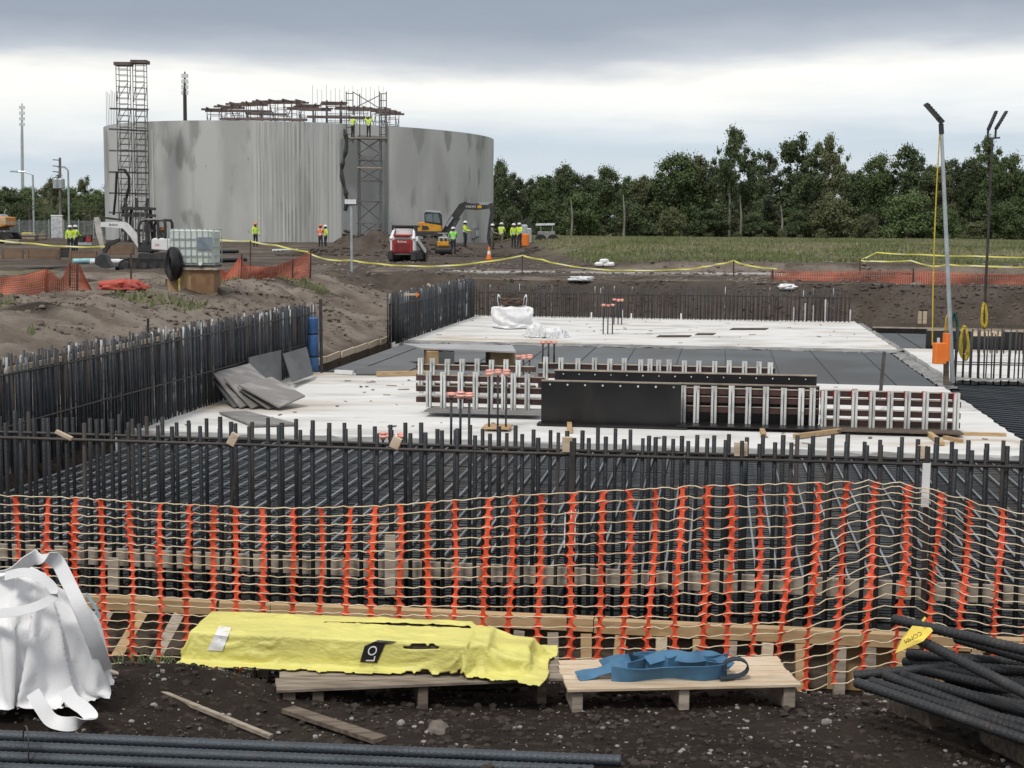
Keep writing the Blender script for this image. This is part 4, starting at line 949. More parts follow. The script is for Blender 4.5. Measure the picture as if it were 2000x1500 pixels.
# --- pallets
def pallet(label, fl, fr, depth, zt, nb, mat, feet, legmat, hang=0.0, foot_h=.15):
    fl, fr = Vector(fl), Vector(fr); e1 = (fr - fl).normalized(); e2 = Vector((-e1.y, e1.x, 0)); L_ = (fr - fl).length
    zg = min(gz(*(fl + e1 * L_ * .5 + e2 * depth * .5).xy), zt - foot_h) 
    t = thing('pallet', label, 'pallet', (fl + fr) / 2 - Vector((0, 0, foot_h)))
    for i in range(nb):
        w = depth / nb * random.uniform(.86, .95); c_ = e2 * (depth * (i + .5) / nb); ex = random.uniform(-.02, .02)
        MB().bar(fl + c_ + e1 * (-hang + ex) + Vector((0, 0, -.01)), fr + c_ + e1 * (hang + ex) + Vector((0, 0, -.01 + random.uniform(-.004, .004))), w, .02).build('deck_board', mat, t, world=True, bevel=.003)
    for s_ in feet:
        c_ = fl + e1 * (L_ * s_)
        MB().bar(c_ + e2 * .03 + Vector((0, 0, -.022 - (foot_h - .022) / 2)), c_ + e2 * (depth - .02) + Vector((0, 0, -.022 - (foot_h - .022) / 2)), random.uniform(.05, .085), foot_h - .022).build('stringer', legmat, t, world=True, bevel=.003)
    for b in (depth - .08,):
        MB().bar(fl + e2 * b + e1 * .03 + Vector((0, 0, -foot_h + .009)), fr + e2 * b - e1 * .03 + Vector((0, 0, -foot_h + .009)), .09, .016).build('bottom_board', legmat, t, world=True)
    return t
ZD = -1.03
f1l, f1r = G(548, 1348, ZD), G(1098, 1324, ZD)
pallet('weathered wide pallet under the yellow wrapped bundle', f1l, f1r, .62, ZD, 5, M('pallet_old', (.30, .25, .20), .9, 0, (.17, .135, .105), 3, rand=.2, stretch=(1, 7, 7), bump=.3), (.03, .13, .50, .93), mWoodD, .02, .17)
f2l, f2r = G(1109, 1347, ZD), G(1566, 1337, ZD)
pallet('clean pale pallet carrying the folded blue webbing', f2l, f2r, .60, ZD, 6, mWoodN, (.045, .50, .955), mWoodG, .0, .155)

# --- yellow wrapped bundle
from mathutils.bvhtree import BVHTree
bl, br_ = G(352, 1298, ZD), G(1078, 1333, ZD); be = (br_ - bl); bL = be.length; be.normalize(); bn = Vector((-be.y, be.x, 0))
ctr = bl + be * (bL / 2) + bn * .285 + Vector((0, 0, .004)); brz = math.atan2(be.y, be.x)
t = thing('wrapped_bundle', 'long yellow plastic wrapped bundle with torn edges and a black label', 'wrapped bundle', ctr, brz)
WRAP_CLOTH.materials.clear(); WRAP_CLOTH.materials.append(mYellow); sx_ = bL / 2.36; sz_ = 1.12
wrap = inst(WRAP_CLOTH, 'wrapping', t, (0, 0, 0), (0, 0, 0), (sx_, 1.0, sz_))
ss_ = wrap.modifiers.new('smooth', 'SUBSURF'); ss_.levels = 1; ss_.render_levels = 1
so = wrap.modifiers.new('thick', 'SOLIDIFY'); so.thickness = .003
for (x, y, z, a_, b_, c_, rz) in BOARDS: MB().box((x * sx_, y, z * sz_), (a_ * sx_ * .985, b_ * .97, c_ * sz_ * .96), (0, 0, rz)).build('board', mTear if z < .1 else mWoodD, t)
Mw = Matrix.Translation(ctr) @ Matrix.Rotation(brz, 4, 'Z') @ Matrix.Diagonal((sx_, 1, sz_, 1))
bvh = BVHTree.FromPolygons([Mw @ v.co for v in WRAP_CLOTH.vertices], [tuple(p_.vertices) for p_ in WRAP_CLOTH.polygons])
def onwrap(px, py, lift=.006):
    d_ = Vector(ray(px, py)).normalized(); h = bvh.ray_cast(Vector((0, 0, CZ)), d_)
    return (h[0] - d_ * lift) if h[0] is not None else P(px, py, 8.7)
def patch(name, mat, quad, n=8, m_=8, lift=.007):        # a sticker laid on the wrap: corner px (bl, br, tr, tl)
    vs = []; fs = []
    for i in range(m_ + 1):
        for k in range(n + 1):
            u, v = k / n, i / m_; x = (quad[0][0] * (1 - u) + quad[1][0] * u) * (1 - v) + (quad[3][0] * (1 - u) + quad[2][0] * u) * v; y = (quad[0][1] * (1 - u) + quad[1][1] * u) * (1 - v) + (quad[3][1] * (1 - u) + quad[2][1] * u) * v
            vs.append(onwrap(x, y, lift))
    for i in range(m_):
        for k in range(n): a = i * (n + 1) + k; fs.append((a, a + 1, a + n + 2, a + n + 1))
    mb = MB(); R_ = Matrix.Rotation(-brz, 4, 'Z'); mb.add([R_ @ (v - ctr) for v in vs], fs); return mb.build(name, mat, t, smooth=True)
patch('label', mBlack, [(703, 1293), (736, 1295), (752, 1258), (712, 1262)]); patch('label', mBlack, [(712, 1262), (752, 1258), (776, 1253), (738, 1250)])
patch('white_sticker', mWhite, [(405, 1270), (434, 1272), (452, 1226), (428, 1222)])
def text_data(body, size, ext=.0):
    cu = bpy.data.curves.new('lettering', 'FONT'); cu.body = body; cu.size = size; cu.extrude = ext; cu.align_x = 'CENTER'; cu.align_y = 'CENTER'
    tmp = bpy.data.objects.new('tmp', cu); COL.objects.link(tmp); dg = bpy.context.evaluated_depsgraph_get(); me_ = bpy.data.meshes.new_from_object(tmp.evaluated_get(dg)); bpy.data.objects.remove(tmp); me_.materials.clear(); return me_
def text_mesh(body, size, mat, parent, loc, rot, name='lettering', ext=.0006):
    me_ = text_data(body, size, ext); me_.materials.append(mat)
    o = bpy.data.objects.new(name, me_); COL.objects.link(o); o.parent = parent; o.location = Vector(loc) - root_of(parent).location; o.rotation_euler = rot; return o
me_ = text_data('LO', 26); R_ = Matrix.Rotation(-brz, 4, 'Z')
for v in me_.vertices:                                     # white letters printed up the black label, following the wrap
    x, y = v.co.x, v.co.y; v.co = R_ @ (onwrap(727 - y * .95 + x * .22, 1277 - x * .95, .012) - ctr)
me_.materials.append(mWhite); new_obj('lettering', me_, None, t)

def cat(a, b, c_, d_, u): return .5 * ((2 * b) + (c_ - a) * u + (2 * a - 5 * b + 4 * c_ - d_) * u * u + (3 * b - a - 3 * c_ + d_) * u ** 3)
# --- blue webbing on the clean pallet
e1 = (f2r - f2l).normalized(); e2 = Vector((-e1.y, e1.x, 0)); L2 = (f2r - f2l).length
t = thing('webbing_sling', 'folded blue webbing slings with a loop end lying on the clean pallet', 'sling', f2l + e1 * .7 + e2 * .3)
def on(s_, d_, h_): return f2l + e1 * (L2 * s_) + e2 * d_ + Vector((0, 0, h_))
def sling(name, path, w, wd):
    pts = []; 
    Q = [on(*p) for p in path]
    for i in range(len(Q) - 1):
        for k in range(7): pts.append(cat(Q[max(i - 1, 0)], Q[i], Q[i + 1], Q[min(i + 2, len(Q) - 1)], k / 7))
    pts.append(Q[-1]); wds = [wd + Vector((.2 * math.sin(i * .35), .25 * math.cos(i * .27), 0)) for i in range(len(pts))]
    return MB().ribbon(pts, wds, w, .006).build(name, mBlueStrap, t, world=True, smooth=True)
upz = Vector((0, -.35, 1))
sling('sling_fold', [(.20, .14, .05), (.30, .10, .048), (.45, .13, .05), (.60, .10, .05), (.70, .16, .05), (.62, .24, .05), (.48, .22, .052), (.36, .26, .05), (.42, .34, .05), (.58, .33, .05), (.72, .27, .05)], .095, upz)
sling('sling_fold', [(.06, .20, .016), (.14, .22, .03), (.22, .20, .075), (.30, .26, .09), (.26, .33, .08), (.18, .28, .05)], .10, Vector((.5, .8, .35)))
sling('sling_fold', [(.27, .15, .055), (.36, .27, .06), (.33, .36, .06), (.42, .33, .065), (.45, .19, .07), (.53, .30, .07), (.60, .35, .065), (.62, .22, .065), (.70, .30, .06), (.74, .38, .055)], .115, Vector((.1, -.2, 1)))
sling('sling_fold', [(.36, .20, .105), (.46, .25, .125), (.55, .20, .12), (.66, .26, .11), (.73, .20, .06)], .075, Vector((.1, .75, .5)))
M('webbing_dark', (.03, .05, .065), .8, rand=0)
pts = [on(.66 + .02 * i, .10 + .004 * i, .02) for i in range(3)] + [on(.735 + .055 * math.cos(u), .13, .075 + .055 * math.sin(u)) for u in [R(-100 + i * 24) for i in range(14)]]
MB().ribbon(pts, Vector((0, 1, .1)), .055, .007).build('sling_loop', MATS['webbing_dark'], t, world=True, smooth=True)

# --- ribbed bars
def ribbed(L_, r, n=10, pitch=.034):
    prof = []; z_ = 0.0; k = int(L_ / pitch)
    for i in range(k): b = i * pitch; prof += [(r * .97, b + .003), (r * 1.05, b + .010), (r * 1.05, b + .016), (r * .97, b + .023)]
    m = MB(); m.lathe([(r * .9, 0)] + prof + [(r * .9, L_)], n); me_ = m.mesh('ribbed_bar')
    bm = bmesh.new(); bm.from_mesh(me_); bmesh.ops.recalc_face_normals(bm, faces=bm.faces); bm.to_mesh(me_); bm.free()
    me_.polygons.foreach_set('use_smooth', [True] * len(me_.polygons)); me_.materials.append(mRebar); return me_
RB = ribbed(4.0, .0285); RBN = ribbed(4.0, .029)
mBarNear = M('bar_blue_grey', (.058, .070, .083), .45, .35, (.036, .044, .053), 3.0, .4, .7, rand=.18, bump=.3, bscale=120, col3=(.085, .07, .06), scale3=5, lo3=.62, hi3=.75)
mBarDark = M('bar_dark', (.030, .032, .035), .48, .3, (.055, .052, .05), 5, .45, .7, rand=.25, bump=.4, bscale=120, col3=(.075, .052, .04), scale3=4, lo3=.6, hi3=.75)
def bar_at(p0, p1, me_, mat, label, group, par=None):
    p0 = Vector(p0); d_ = (Vector(p1) - p0)
    o = inst(me_, 'ribbed_bar', None, p0, d_.to_track_quat('Z', 'Y').to_euler(), (1, 1, 1), mat); tag(o, label, 'rebar', group); return o
gB = 'ribbed bars laid along the foreground'
for k, (xr, yl, yr, d_) in enumerate(((1213, 1437, 1486, 7.05), (1160, 1458, 1506, 6.92), (1195, 1479, 1527, 6.80), (1120, 1501, 1547, 6.68), (1190, 1523, 1568, 6.56), (1100, 1470, 1524, 7.02), (1140, 1490, 1540, 6.90))):
    p0 = P(xr, yr, d_ - .12); p1 = P(0, yl, d_ + .02); pass
    bar_at(p0, p1, RBN, mBarNear, 'blue grey ribbed bar in the long bundle on the near soil' if k else 'outermost blue grey bar of the long bundle beside the bag strap', gB)
m = MB(); pts = [P(50 + 6 * math.sin(u), 1462 + 44 * math.cos(u), 6.86 - .10 * math.sin(u)) for u in [i * math.pi / 12 for i in range(25)]]
tag(m.tube(pts, .004, 5, caps=False).build('tie_wire', mWire), 'thin tie wire looped round the long bar bundle', 'wire')
gR = 'ribbed bars in the loose pile by the barrier'
for (xl, yl, dl, xr, yr, dr) in ((1745, 1209, 7.95, 2010, 1272, 7.25), (1868, 1247, 7.9, 2020, 1290, 7.35), (1795, 1250, 7.75, 2010, 1358, 6.95), (1772, 1278, 8.05, 2010, 1296, 7.6), (1766, 1293, 8.1, 2010, 1312, 7.5),
        (1668, 1320, 8.0, 2010, 1288, 7.75), (1672, 1333, 7.75, 2010, 1448, 6.85), (1700, 1331, 7.8, 2010, 1432, 6.95), (1728, 1319, 7.85, 2010, 1424, 7.05), (1762, 1319, 7.8, 2010, 1392, 7.1), (1830, 1306, 7.9, 2010, 1340, 7.35), (1850, 1325, 7.95, 2010, 1368, 7.25), (1810, 1335, 8.0, 2010, 1398, 7.2), (1880, 1310, 8.1, 2010, 1330, 7.6), (1690, 1342, 7.85, 2010, 1416, 7.0), (1740, 1330, 7.9, 2010, 1380, 7.2), (1785, 1306, 7.95, 2010, 1356, 7.3), (1850, 1345, 7.9, 2010, 1408, 7.15)):
    bar_at(P(xl, yl, dl), P(xr, yr, dr), RB, mBarDark, {1745: 'uppermost dark bar of the loose pile above the yellow tag', 1795: 'dark bar crossing diagonally over the loose pile below the tag', 1668: 'dark bar lying crosswise against the others in the loose pile', 1672: 'lowest dark bar on the soil side of the loose pile', 1868: 'short showing dark bar just under the uppermost one'}.get(xl, 'dark ribbed bar in the middle of the loose pile'), gR)
# timber packers under the pile
for px, d_ in ((1790, 7.95), (1985, 7.3)):
    q = P(px, 1350, d_); g_ = gz(q.x, q.y); tag(MB().box((q.x, q.y, g_ + .05), (.11, .5, .16), (0, 0, .2)).build('timber_packer', mWoodD, bevel=.005), 'dirty timber packer under the loose bar pile', 'timber', 'packers under the bar pile')
# tag
t = thing('bar_tag', 'yellow paper tag tied to the loose bar pile', 'tag', P(1785, 1240, 7.6))
q = [P(1748, 1276, 7.62), P(1803, 1252, 7.58), P(1822, 1232, 7.62), P(1818, 1226, 7.66), P(1782, 1222, 7.66), P(1762, 1246, 7.64)]
mTag = M('tag_yellow', (.86, .66, .10), .6, 0, (.80, .60, .10), 8, rand=0)
m = MB(); m.prism(q, Vector((0, -1, .2)), 0, .002); m.build('card', mTag, t, world=True)
text_mesh('COMM', .034, mBlack, t, P(1783, 1245, 7.57), (0, 0, 0), 'lettering').rotation_euler = (R(86), R(180 - 30), 0)
MB().bar(P(1802, 1213, 7.62), P(1808, 1206, 7.62), .03, .004).build('corner', mTag, t, world=True)

# --- laths and planks on the soil
def onground(px, py, lift=.02): q = GT(px, py, 4, 12); return q + Vector((0, 0, lift))
a, b = onground(200, 1312), onground(530, 1446)
tag(MB().bar(a, b, .03, .022).build('timber_lath', mWoodG), 'long thin lath lying from the bulk bag towards the bars', 'lath')
a, b = onground(562, 1392), onground(742, 1452)
tag(MB().bar(a, b, .09, .025).build('plank', mWoodD), 'dirty plank half sunk in soil before the weathered pallet', 'plank')
for (px, py) in ((900, 1352), (1300, 1352)):
    q = P(px, py, 9.1); tag(MB().bar((q.x - .45, q.y, gz(q.x, q.y) + .02), (q.x + .45, q.y + .1, gz(q.x, q.y) + .03), .09, .03).build('scrap_board', mWoodD), 'scrap board on the soil behind the pallets', 'board', 'scrap boards behind the pallets')
# --- stones
def stonemesh(seed, n=1):
    bm = bmesh.new(); bmesh.ops.create_icosphere(bm, subdivisions=n, radius=1)
    for v in bm.verts: v.co *= 1 + .38 * mnoise.noise(v.co * 1.3 + Vector((seed, 0, 0)))
    vs = [v.co.copy() for v in bm.verts]; fs = [tuple(v.index for v in f.verts) for f in bm.faces]; bm.free(); return vs, fs
ST = [stonemesh(s * 7.7) for s in range(6)]
def scatter(name, n, lo, hi, mat, label, yr=(4.6, 9.6), clump=None, pw=3):
    m = MB(); rs = np.random.RandomState(len(name) + n)
    yv = rs.uniform(yr[0], yr[1], n); xv = rs.uniform(-.42, .42, n) * yv * 1.05
    if clump:
        keep = fbm(xv * 1.1 + 3, yv * 1.6, 3) + .16 * (xv > .3) - .05 > clump; xv, yv = xv[keep], yv[keep]
    zv = terrain(xv, yv)
    for x_, y_, z_ in zip(xv, yv, zv):
        s_ = lo + (hi - lo) * rs.rand() ** pw; vs, fs = ST[rs.randint(6)]; a_ = rs.rand() * 6.3; c_, n_ = math.cos(a_) * s_, math.sin(a_) * s_; fl = rs.uniform(.55, .9) * s_
        m.add([(x_ + v.x * c_ - v.y * n_, y_ + v.x * n_ + v.y * c_, z_ + v.z * fl + fl * .25) for v in vs], fs)
    o = m.build(name, mat); tag(o, label, 'gravel', kind='stuff'); return o
scatter('gravel', 3200, .004, .019, mStone, 'pale gravel sprinkled on the near dark soil', clump=.0, pw=5)
scatter('soil_clods', 9000, .005, .032, M('soil_clod', (.030, .0225, .0178), .95, 0, (.055, .043, .034), 6, rand=0), 'small dark soil clods over the near ground', pw=4)
for px, py, s_ in ((300, 1380, .022), (855, 1432, .07), (783, 1414, .025), (1615, 1412, .028), (1750, 1385, .03)):
    q = GT(px, py, 4, 12); vs, fs = stonemesh(px * .37, 2)
    tag(MB().add([(q.x + v.x * s_, q.y + v.y * s_, q.z + v.z * s_ * .75 + s_ * .2) for v in vs], fs).build('rock', mStone if px != 855 else mStoneD), 'fist sized rock lying on the near soil', 'rock', 'rocks on the near soil')
def clods(name, n, ar, br, lo, hi, mat, lab):
    rs = np.random.RandomState(n); av = rs.uniform(ar[0], ar[1], n); bv = rs.uniform(br[0], br[1], n); k = fbm(av * .5, bv * .5, 3) > -.06; av, bv = av[k], bv[k]
    xv = av * CA + bv * SA; yv = -av * SA + bv * CA; zv = terrain(xv, yv); m = MB()
    for x_, y_, z_ in zip(xv, yv, zv):
        s_ = lo + (hi - lo) * rs.rand() ** 4; vs, fs = ST[rs.randint(6)]; a_ = rs.rand() * 6.3; c_, n_ = math.cos(a_) * s_, math.sin(a_) * s_
        m.add([(x_ + v.x * c_ - v.y * n_, y_ + v.x * n_ + v.y * c_, z_ + v.z * s_ * .6 + s_ * .1) for v in vs], fs)
    tag(m.build(name, mat), lab, 'soil', kind='stuff')
clods('bank_clods', 9000, (-16, -9.4), (16, 52), .012, .085, M('bank_clod', (.19, .158, .13), .95, 0, (.105, .085, .07), .7, rand=0), 'brown clods lying over the eroded bank')
clods('haul_clods', 6000, (-20, 14), (53, 74), .02, .13, M('haul_clod', (.085, .068, .055), .95, 0, (.20, .175, .15), .5, rand=0), 'loose clods over the haul ground behind the pit')
clods('cut_clods', 3000, (-10, 14), (50.9, 53.5), .02, .09, M('cut_clod', (.07, .055, .045), .95, 0, (.12, .10, .082), .6, rand=0), 'clods fallen along the cut soil face')
clods('mound_clods', 4500, (-27, -12), (86, 104), .03, .20, M('mound_clod', (.040, .030, .024), .95, 0, (.075, .058, .046), .6, rand=0), 'dark clods over the soil heaps before the tank')
# --- weeds
m = MB(); rs = np.random.RandomState(5)
def blades(m, cx, cy, n, h, spread, w=.006):
    for i in range(n):
        x_, y_ = cx + rs.normal(0, spread), cy + rs.normal(0, spread * .6); z_ = gz(x_, y_) if spread < 1 else 0
        a_ = rs.rand() * 6.28; hh = h * rs.uniform(.4, 1.2); ln = hh * rs.uniform(.2, .9); dx, dy = math.cos(a_) * ln, math.sin(a_) * ln
        sx, sy = -math.sin(a_) * w, math.cos(a_) * w
        m.add([(x_ - sx, y_ - sy, z_), (x_ + sx, y_ + sy, z_), (x_ + dx * .45 + sx * .8, y_ + dy * .45 + sy * .8, z_ + hh * .65), (x_ + dx * .45 - sx * .8, y_ + dy * .45 - sy * .8, z_ + hh * .65), (x_ + dx, y_ + dy, z_ + hh)], [(0, 1, 2, 3), (3, 2, 4)])
for px, n in ((255, 40), (290, 55), (330, 50), (390, 45), (430, 20), (490, 14), (1130, 16), (1390, 14)):
    q = P(px, 1312, 9.35); blades(m, q.x, q.y, n, .15, .09)
tag(m.build('weeds', mWeed), 'green weeds growing at the foot of the barrier mesh', 'weeds', kind='stuff')

# ================================================================== TANK
TZ0 = .35
def tank_top(a): return 10.30 + .50 * (.5 - .5 * math.cos(a)) ** 1.0      # a = 0 at +x (right), rises a little to the left
t = thing('concrete_tank', 'large round grey concrete tank under construction', 'tank', (TX, TY, TZ0))
def ringpt(a, r, z): return Vector((r * math.cos(a), r * math.sin(a), z))
NA = 180; m = MB(); vs = []; fs = []; NZ = 8
for i in range(NA):
    a = 2 * math.pi * i / NA; zt = tank_top(a) - TZ0
    for k in range(NZ + 1): vs.append(ringpt(a, TR, -.6 + (zt + .6) * k / NZ))
    for k in range(NZ, -1, -1): vs.append(ringpt(a, TR - .4, -.6 + (zt + .6) * k / NZ))
W = 2 * (NZ + 1)
for i in range(NA):
    for k in range(W): a = i * W + k; b = ((i + 1) % NA) * W + k; k2 = (k + 1) % W; fs.append((a, b, ((i + 1) % NA) * W + k2, i * W + k2))
m.add(vs, fs).build('wall', mTank, t, smooth=True)
def ang(px):                    # tank angle seen at a photo column (front side)
    d = ray(px, 470); dx, dy = d[0] / d[1], 1.0; s_ = math.hypot(dx, dy); dx /= s_; dy /= s_
    b_ = dx * -TX + dy * -TY; c_ = TX * TX + TY * TY - TR * TR; disc = max(b_ * b_ - c_, 0); u_ = -b_ - math.sqrt(disc); return math.atan2(dy * u_ - TY, dx * u_ - TX)
def wall_strip(a0, a1, z0, z1, off, mat, name, n=6):
    m = MB(); vs = []; fs = []
    for i in range(n + 1):
        a = a0 + (a1 - a0) * i / n
        for r_, zz in ((TR - .05, z0), (TR + off, z0), (TR + off, z1), (TR - .05, z1)): vs.append(ringpt(a, r_, zz))
    for i in range(n):
        for k in range(4): fs.append((i * 4 + k, i * 4 + (k + 1) % 4, i * 4 + 4 + (k + 1) % 4, i * 4 + 4 + k))
    fs += [(0, 1, 2, 3), (n * 4 + 3, n * 4 + 2, n * 4 + 1, n * 4)]
    return m.add(vs, fs).build(name, mat, t)
px = 497
while px < 664:
    w_ = random.uniform(3.0, 6.0); wall_strip(ang(px), ang(px + w_), 0, tank_top(ang(px)) - TZ0 - .04, random.uniform(.012, .04), mTankRib, 'board_ridge', 1); px += w_ + random.uniform(2.2, 4.5)
for px in (276, 284, 291, 300): wall_strip(ang(px), ang(px + 3), 0, tank_top(ang(px)) - TZ0 - .8, .06, mTankRib, 'board_ridge', 1)
wall_strip(ang(667), ang(698), 0, 8.9, .05, mTankDark, 'dark_panel', 4); wall_strip(ang(699), ang(752), 0, 9.2, .03, M('tank_concrete_darker', (.215, .222, .22), .85, 0, (.28, .29, .285), .5, rand=0), 'darker_panel', 6)  # two darker grey panels on the wall by the scaffold
wall_strip(ang(752), ang(757), 0, 10.2, .10, mTankDark, 'joint_strip', 1)
a = ang(925); q = ringpt(a, TR, 1.05)
o = MB().box(q, (.7, .9, .95), (0, 0, a)).build('hatch', mTankDark, t); MB().box(ringpt(a, TR + .40, 1.0), (.3, .55, .55), (0, 0, a)).build('hatch_cover', mGalv, o)
# bars standing up out of the wall top
def topbars(pxs, ytop, back=False):
    m = MB()
    for px in pxs:
        a = ang(px); a = -a if back else a; zt = tank_top(a) - TZ0; q = ringpt(a, TR - .2, zt - .05)
        d_ = (q + Vector((TX, TY, TZ0))).y; h_ = P(px, ytop + random.uniform(-6, 6), d_).z - TZ0; m.tube([q, Vector((q.x, q.y, max(h_, q.z + .4)))], .018, 4)
    return m
topbars([209 + i * 3.2 for i in range(9)], 180).build('starter_bar_row', mScaf, t, kind='stuff')
topbars([300 + i * 9 for i in range(11)], 205, True).build('starter_bar_row', mScaf, t, kind='stuff')
topbars([495 + i * 11.5 for i in range(17)], 170, True).build('starter_bar_row', mScaf, t, kind='stuff')

# ================================================================== SCAFFOLDS
def ladder_frame(m, p, e, w, z0, z1, rung=.5, r=.035):
    p = Vector(p); e = Vector(e)
    for s_ in (-.5, .5): m.tube([p + e * w * s_ + Vector((0, 0, z0)), p + e * w * s_ + Vector((0, 0, z1))], r, 5)
    zz = z0 + .2
    while zz < z1: m.tube([p - e * w / 2 + Vector((0, 0, zz)), p + e * w / 2 + Vector((0, 0, zz))], r * .75, 4); zz += rung
def shoring(label, px, ytop, d_, w=1.3, dep=1.8, z0=TZ0, beams=True, ext=.5, zcut=8.5):
    top = P(px, ytop, d_); t = thing('shoring_tower', label, 'scaffold', (top.x, top.y, z0), random.uniform(-.3, .3), 'shoring towers inside the tank')
    H = top.z - z0
    for s_ in (-.5, .5):
        m = MB(); ladder_frame(m, (0, dep * s_, 0), (1, 0, 0), w, 0, H, .62); m.build('ladder_frame', mScaf, t)
    m = MB()
    for sx in (-w / 2, w / 2):
        for k in range(3): zz = H - 1.9 * (k + 1); m.tube([(sx, -dep / 2, zz), (sx, dep / 2, zz + 1.6)], .028, 4); m.tube([(sx, dep / 2, zz), (sx, -dep / 2, zz + 1.6)], .028, 4)
    m.build('cross_brace', mScaf, t)
    if beams:
        for s_ in (-.5, .5): MB().bar((-w / 2 - ext, dep * s_, H + .12), (w / 2 + ext, dep * s_, H + .12), .12, .18).build('beam', mScafRed, t)
        for s_ in range(2): MB().bar((-w / 2 + s_ * w, -dep / 2 - .3, H + .26), (-w / 2 + s_ * w, dep / 2 + .3, H + .26), .1, .10).build('joist', mScafRed, t)
    return t
for px, yt, d_ in ((422, 212, 131), (448, 206, 136), (470, 201, 140), (497, 200, 134), (520, 196, 142), (548, 196, 131), (575, 196, 145), (600, 204, 132), (625, 210, 140), (652, 199, 129), (678, 208, 137), (700, 210, 127), (743, 212, 129), (762, 218, 133)):
    shoring('shoring tower with rusty beams showing above the tank rim', px, yt + 6, d_)
for i, (xa, xb, yy, d_) in enumerate(((440, 530, 216, 133), (560, 640, 212, 130), (430, 600, 232, 128), (600, 720, 228, 128), (480, 560, 222, 138))):
    tag(MB().bar(P(xa, yy, d_), P(xb, yy + 2, d_), .2, .22).build('shoring_beam', mScafRed), 'long rusty beam spanning the shoring towers in the tank', 'beam', 'long beams over the shoring towers')
# scaffold pair at the left of the tank
def scaf_tower(label, px, ytop, ybase, d_, w, dep, mats=mScaf, head=True, platforms=()):
    b_ = P(px, ybase, d_); b_.z = TZ0; top = P(px, ytop, d_); t = thing('scaffold_tower', label, 'scaffold', b_, .0, 'ladder scaffolds at the tank wall'); H = top.z - b_.z
    for s_ in (-.5, .5):
        m = MB(); ladder_frame(m, (0, dep * s_, 0), (1, 0, 0), w, 0, H, .46, .034); m.build('ladder_frame', mats, t)
    m = MB(); zz = 0
    while zz < H - 1.6:
        for sx in (-w / 2, w / 2): m.tube([(sx, -dep / 2, zz), (sx, dep / 2, zz + 1.5)], .03, 4)
        m.tube([(-w / 2, -dep / 2, zz), (w / 2, -dep / 2, zz + 1.5)], .025, 4); zz += 1.9
    m.build('cross_brace', mats, t)
    if head: MB().bar((-w / 2 - .15, 0, H + .1), (w / 2 + .25, 0, H + .1), dep + .3, .26).build('head_beam', mScafRed, t)
    return t
scaf_tower('left ladder scaffold tower with rusty head beam at the tank edge', 247, 128, 468, 118.6, .92, .9)
scaf_tower('ladder scaffold tower next to the steel lifting base at the tank', 279, 124, 468, 119.4, .92, .9)
for k, yy in enumerate((212, 252, 294, 336, 377, 415)):
    tag(MB().bar(P(213 if k else 214, yy, 119.2), P(290, yy + (2 if k != 1 else 4), 119.2), .12, .14).build('guy_ledger', mScaf), 'horizontal steel ledger tying the ladder scaffolds to the tank', 'ledger', 'ledgers on the ladder scaffolds')
for (pts, r_) in (([(228, 335), (226, 380), (222, 420)], .10), ([(232, 330), (244, 332), (252, 345), (252, 365), (246, 390), (240, 415)], .12)):
    tag(MB().tube([P(a, b, 118.0) for a, b in pts], r_, 6).build('pump_hose', mHose, smooth=True), 'thick dark pump hose hanging by the ladder scaffolds', 'hose', 'pump hoses at the ladder scaffolds')
q = P(272, 470, 117); t = thing('lifting_base', 'dark steel lifting base at the foot of the ladder scaffolds', 'steel frame', (q.x, q.y, gz(q.x, q.y)))
for sx in (-.95, .95):
    for sy in (-.7, .7): MB().bar((sx, sy, 0), (sx * .8, sy, 2.6), .22, .22, (0, 1, 0)).build('leg', mVehK, t)
for zz in (.9, 2.1, 2.65): MB().box((0, 0, zz), (2.4, 1.7, .22)).build('ring_beam', mVehK, t)
for sx in (-.8, 0, .8): MB().bar((sx, -.7, 2.7), (sx * 1.15, -.7, 3.5), .2, .2, (0, 1, 0)).build('horn', mVehK, t)
for sx in (-.5, .1, .5): MB().bar((sx, -.85, .2), (sx + .3, -.85, 2.4), .12, .12, (0, 1, 0)).build('brace', mScaf, t)
# right scaffold with working platform
d_ = 119.0
b_ = P(710, 470, d_); b_.z = .5
t = thing('scaffold_tower', 'wide scaffold with a work platform against the ridged tank wall', 'scaffold', b_, 0, 'ladder scaffolds at the tank wall')
for px in (700, 742):
    q = P(px, 470, d_); m = MB()
    for dy in (0, 1.3): m.tube([(q.x - b_.x, dy, 0), (q.x - b_.x, dy, P(px, 180 if dy else 270, d_).z - b_.z)], .05, 5)
    m.build('standard', mScaf, t)
for yy in (268, 312, 327, 352, 393, 436):
    for dy in (0, 1.3): MB().bar(P(697, yy, d_) - b_ + Vector((0, dy, 0)), P(745, yy + 1, d_) - b_ + Vector((0, dy, 0)), .1, .09).build('ledger', mScaf if yy != 327 else mWoodG, t)
for ya, yb in ((272, 300), (300, 328), (328, 352), (394, 430), (432, 462)):
    m = MB(); m.tube([P(700, ya, d_) - b_, P(742, yb, d_) - b_], .04, 4); m.tube([P(742, ya, d_) - b_, P(700, yb, d_) - b_], .04, 4); m.build('cross_brace', mScaf, t)
MB().box(P(717, 270, d_) - b_ + Vector((0, .4, 0)), (3.2, 1.6, .09)).build('platform', mWoodG, t)
for px in (683, 748):
    m = MB(); ladder_frame(m, P(px, 250, d_ + 1.2) - b_ - Vector((0, 0, (P(px, 250, d_ + 1.2) - b_).z)), (1, 0, 0), .55, 8.2, P(px, 176, d_).z - b_.z, .55, .045); m.build('guard_frame', mScaf, t)
m = MB(); m.tube([P(690, 180, d_) - b_, P(742, 212, d_) - b_], .035, 4); m.tube([P(742, 186, d_) - b_, P(690, 212, d_) - b_], .035, 4); m.build('guard_brace', mScaf, t)
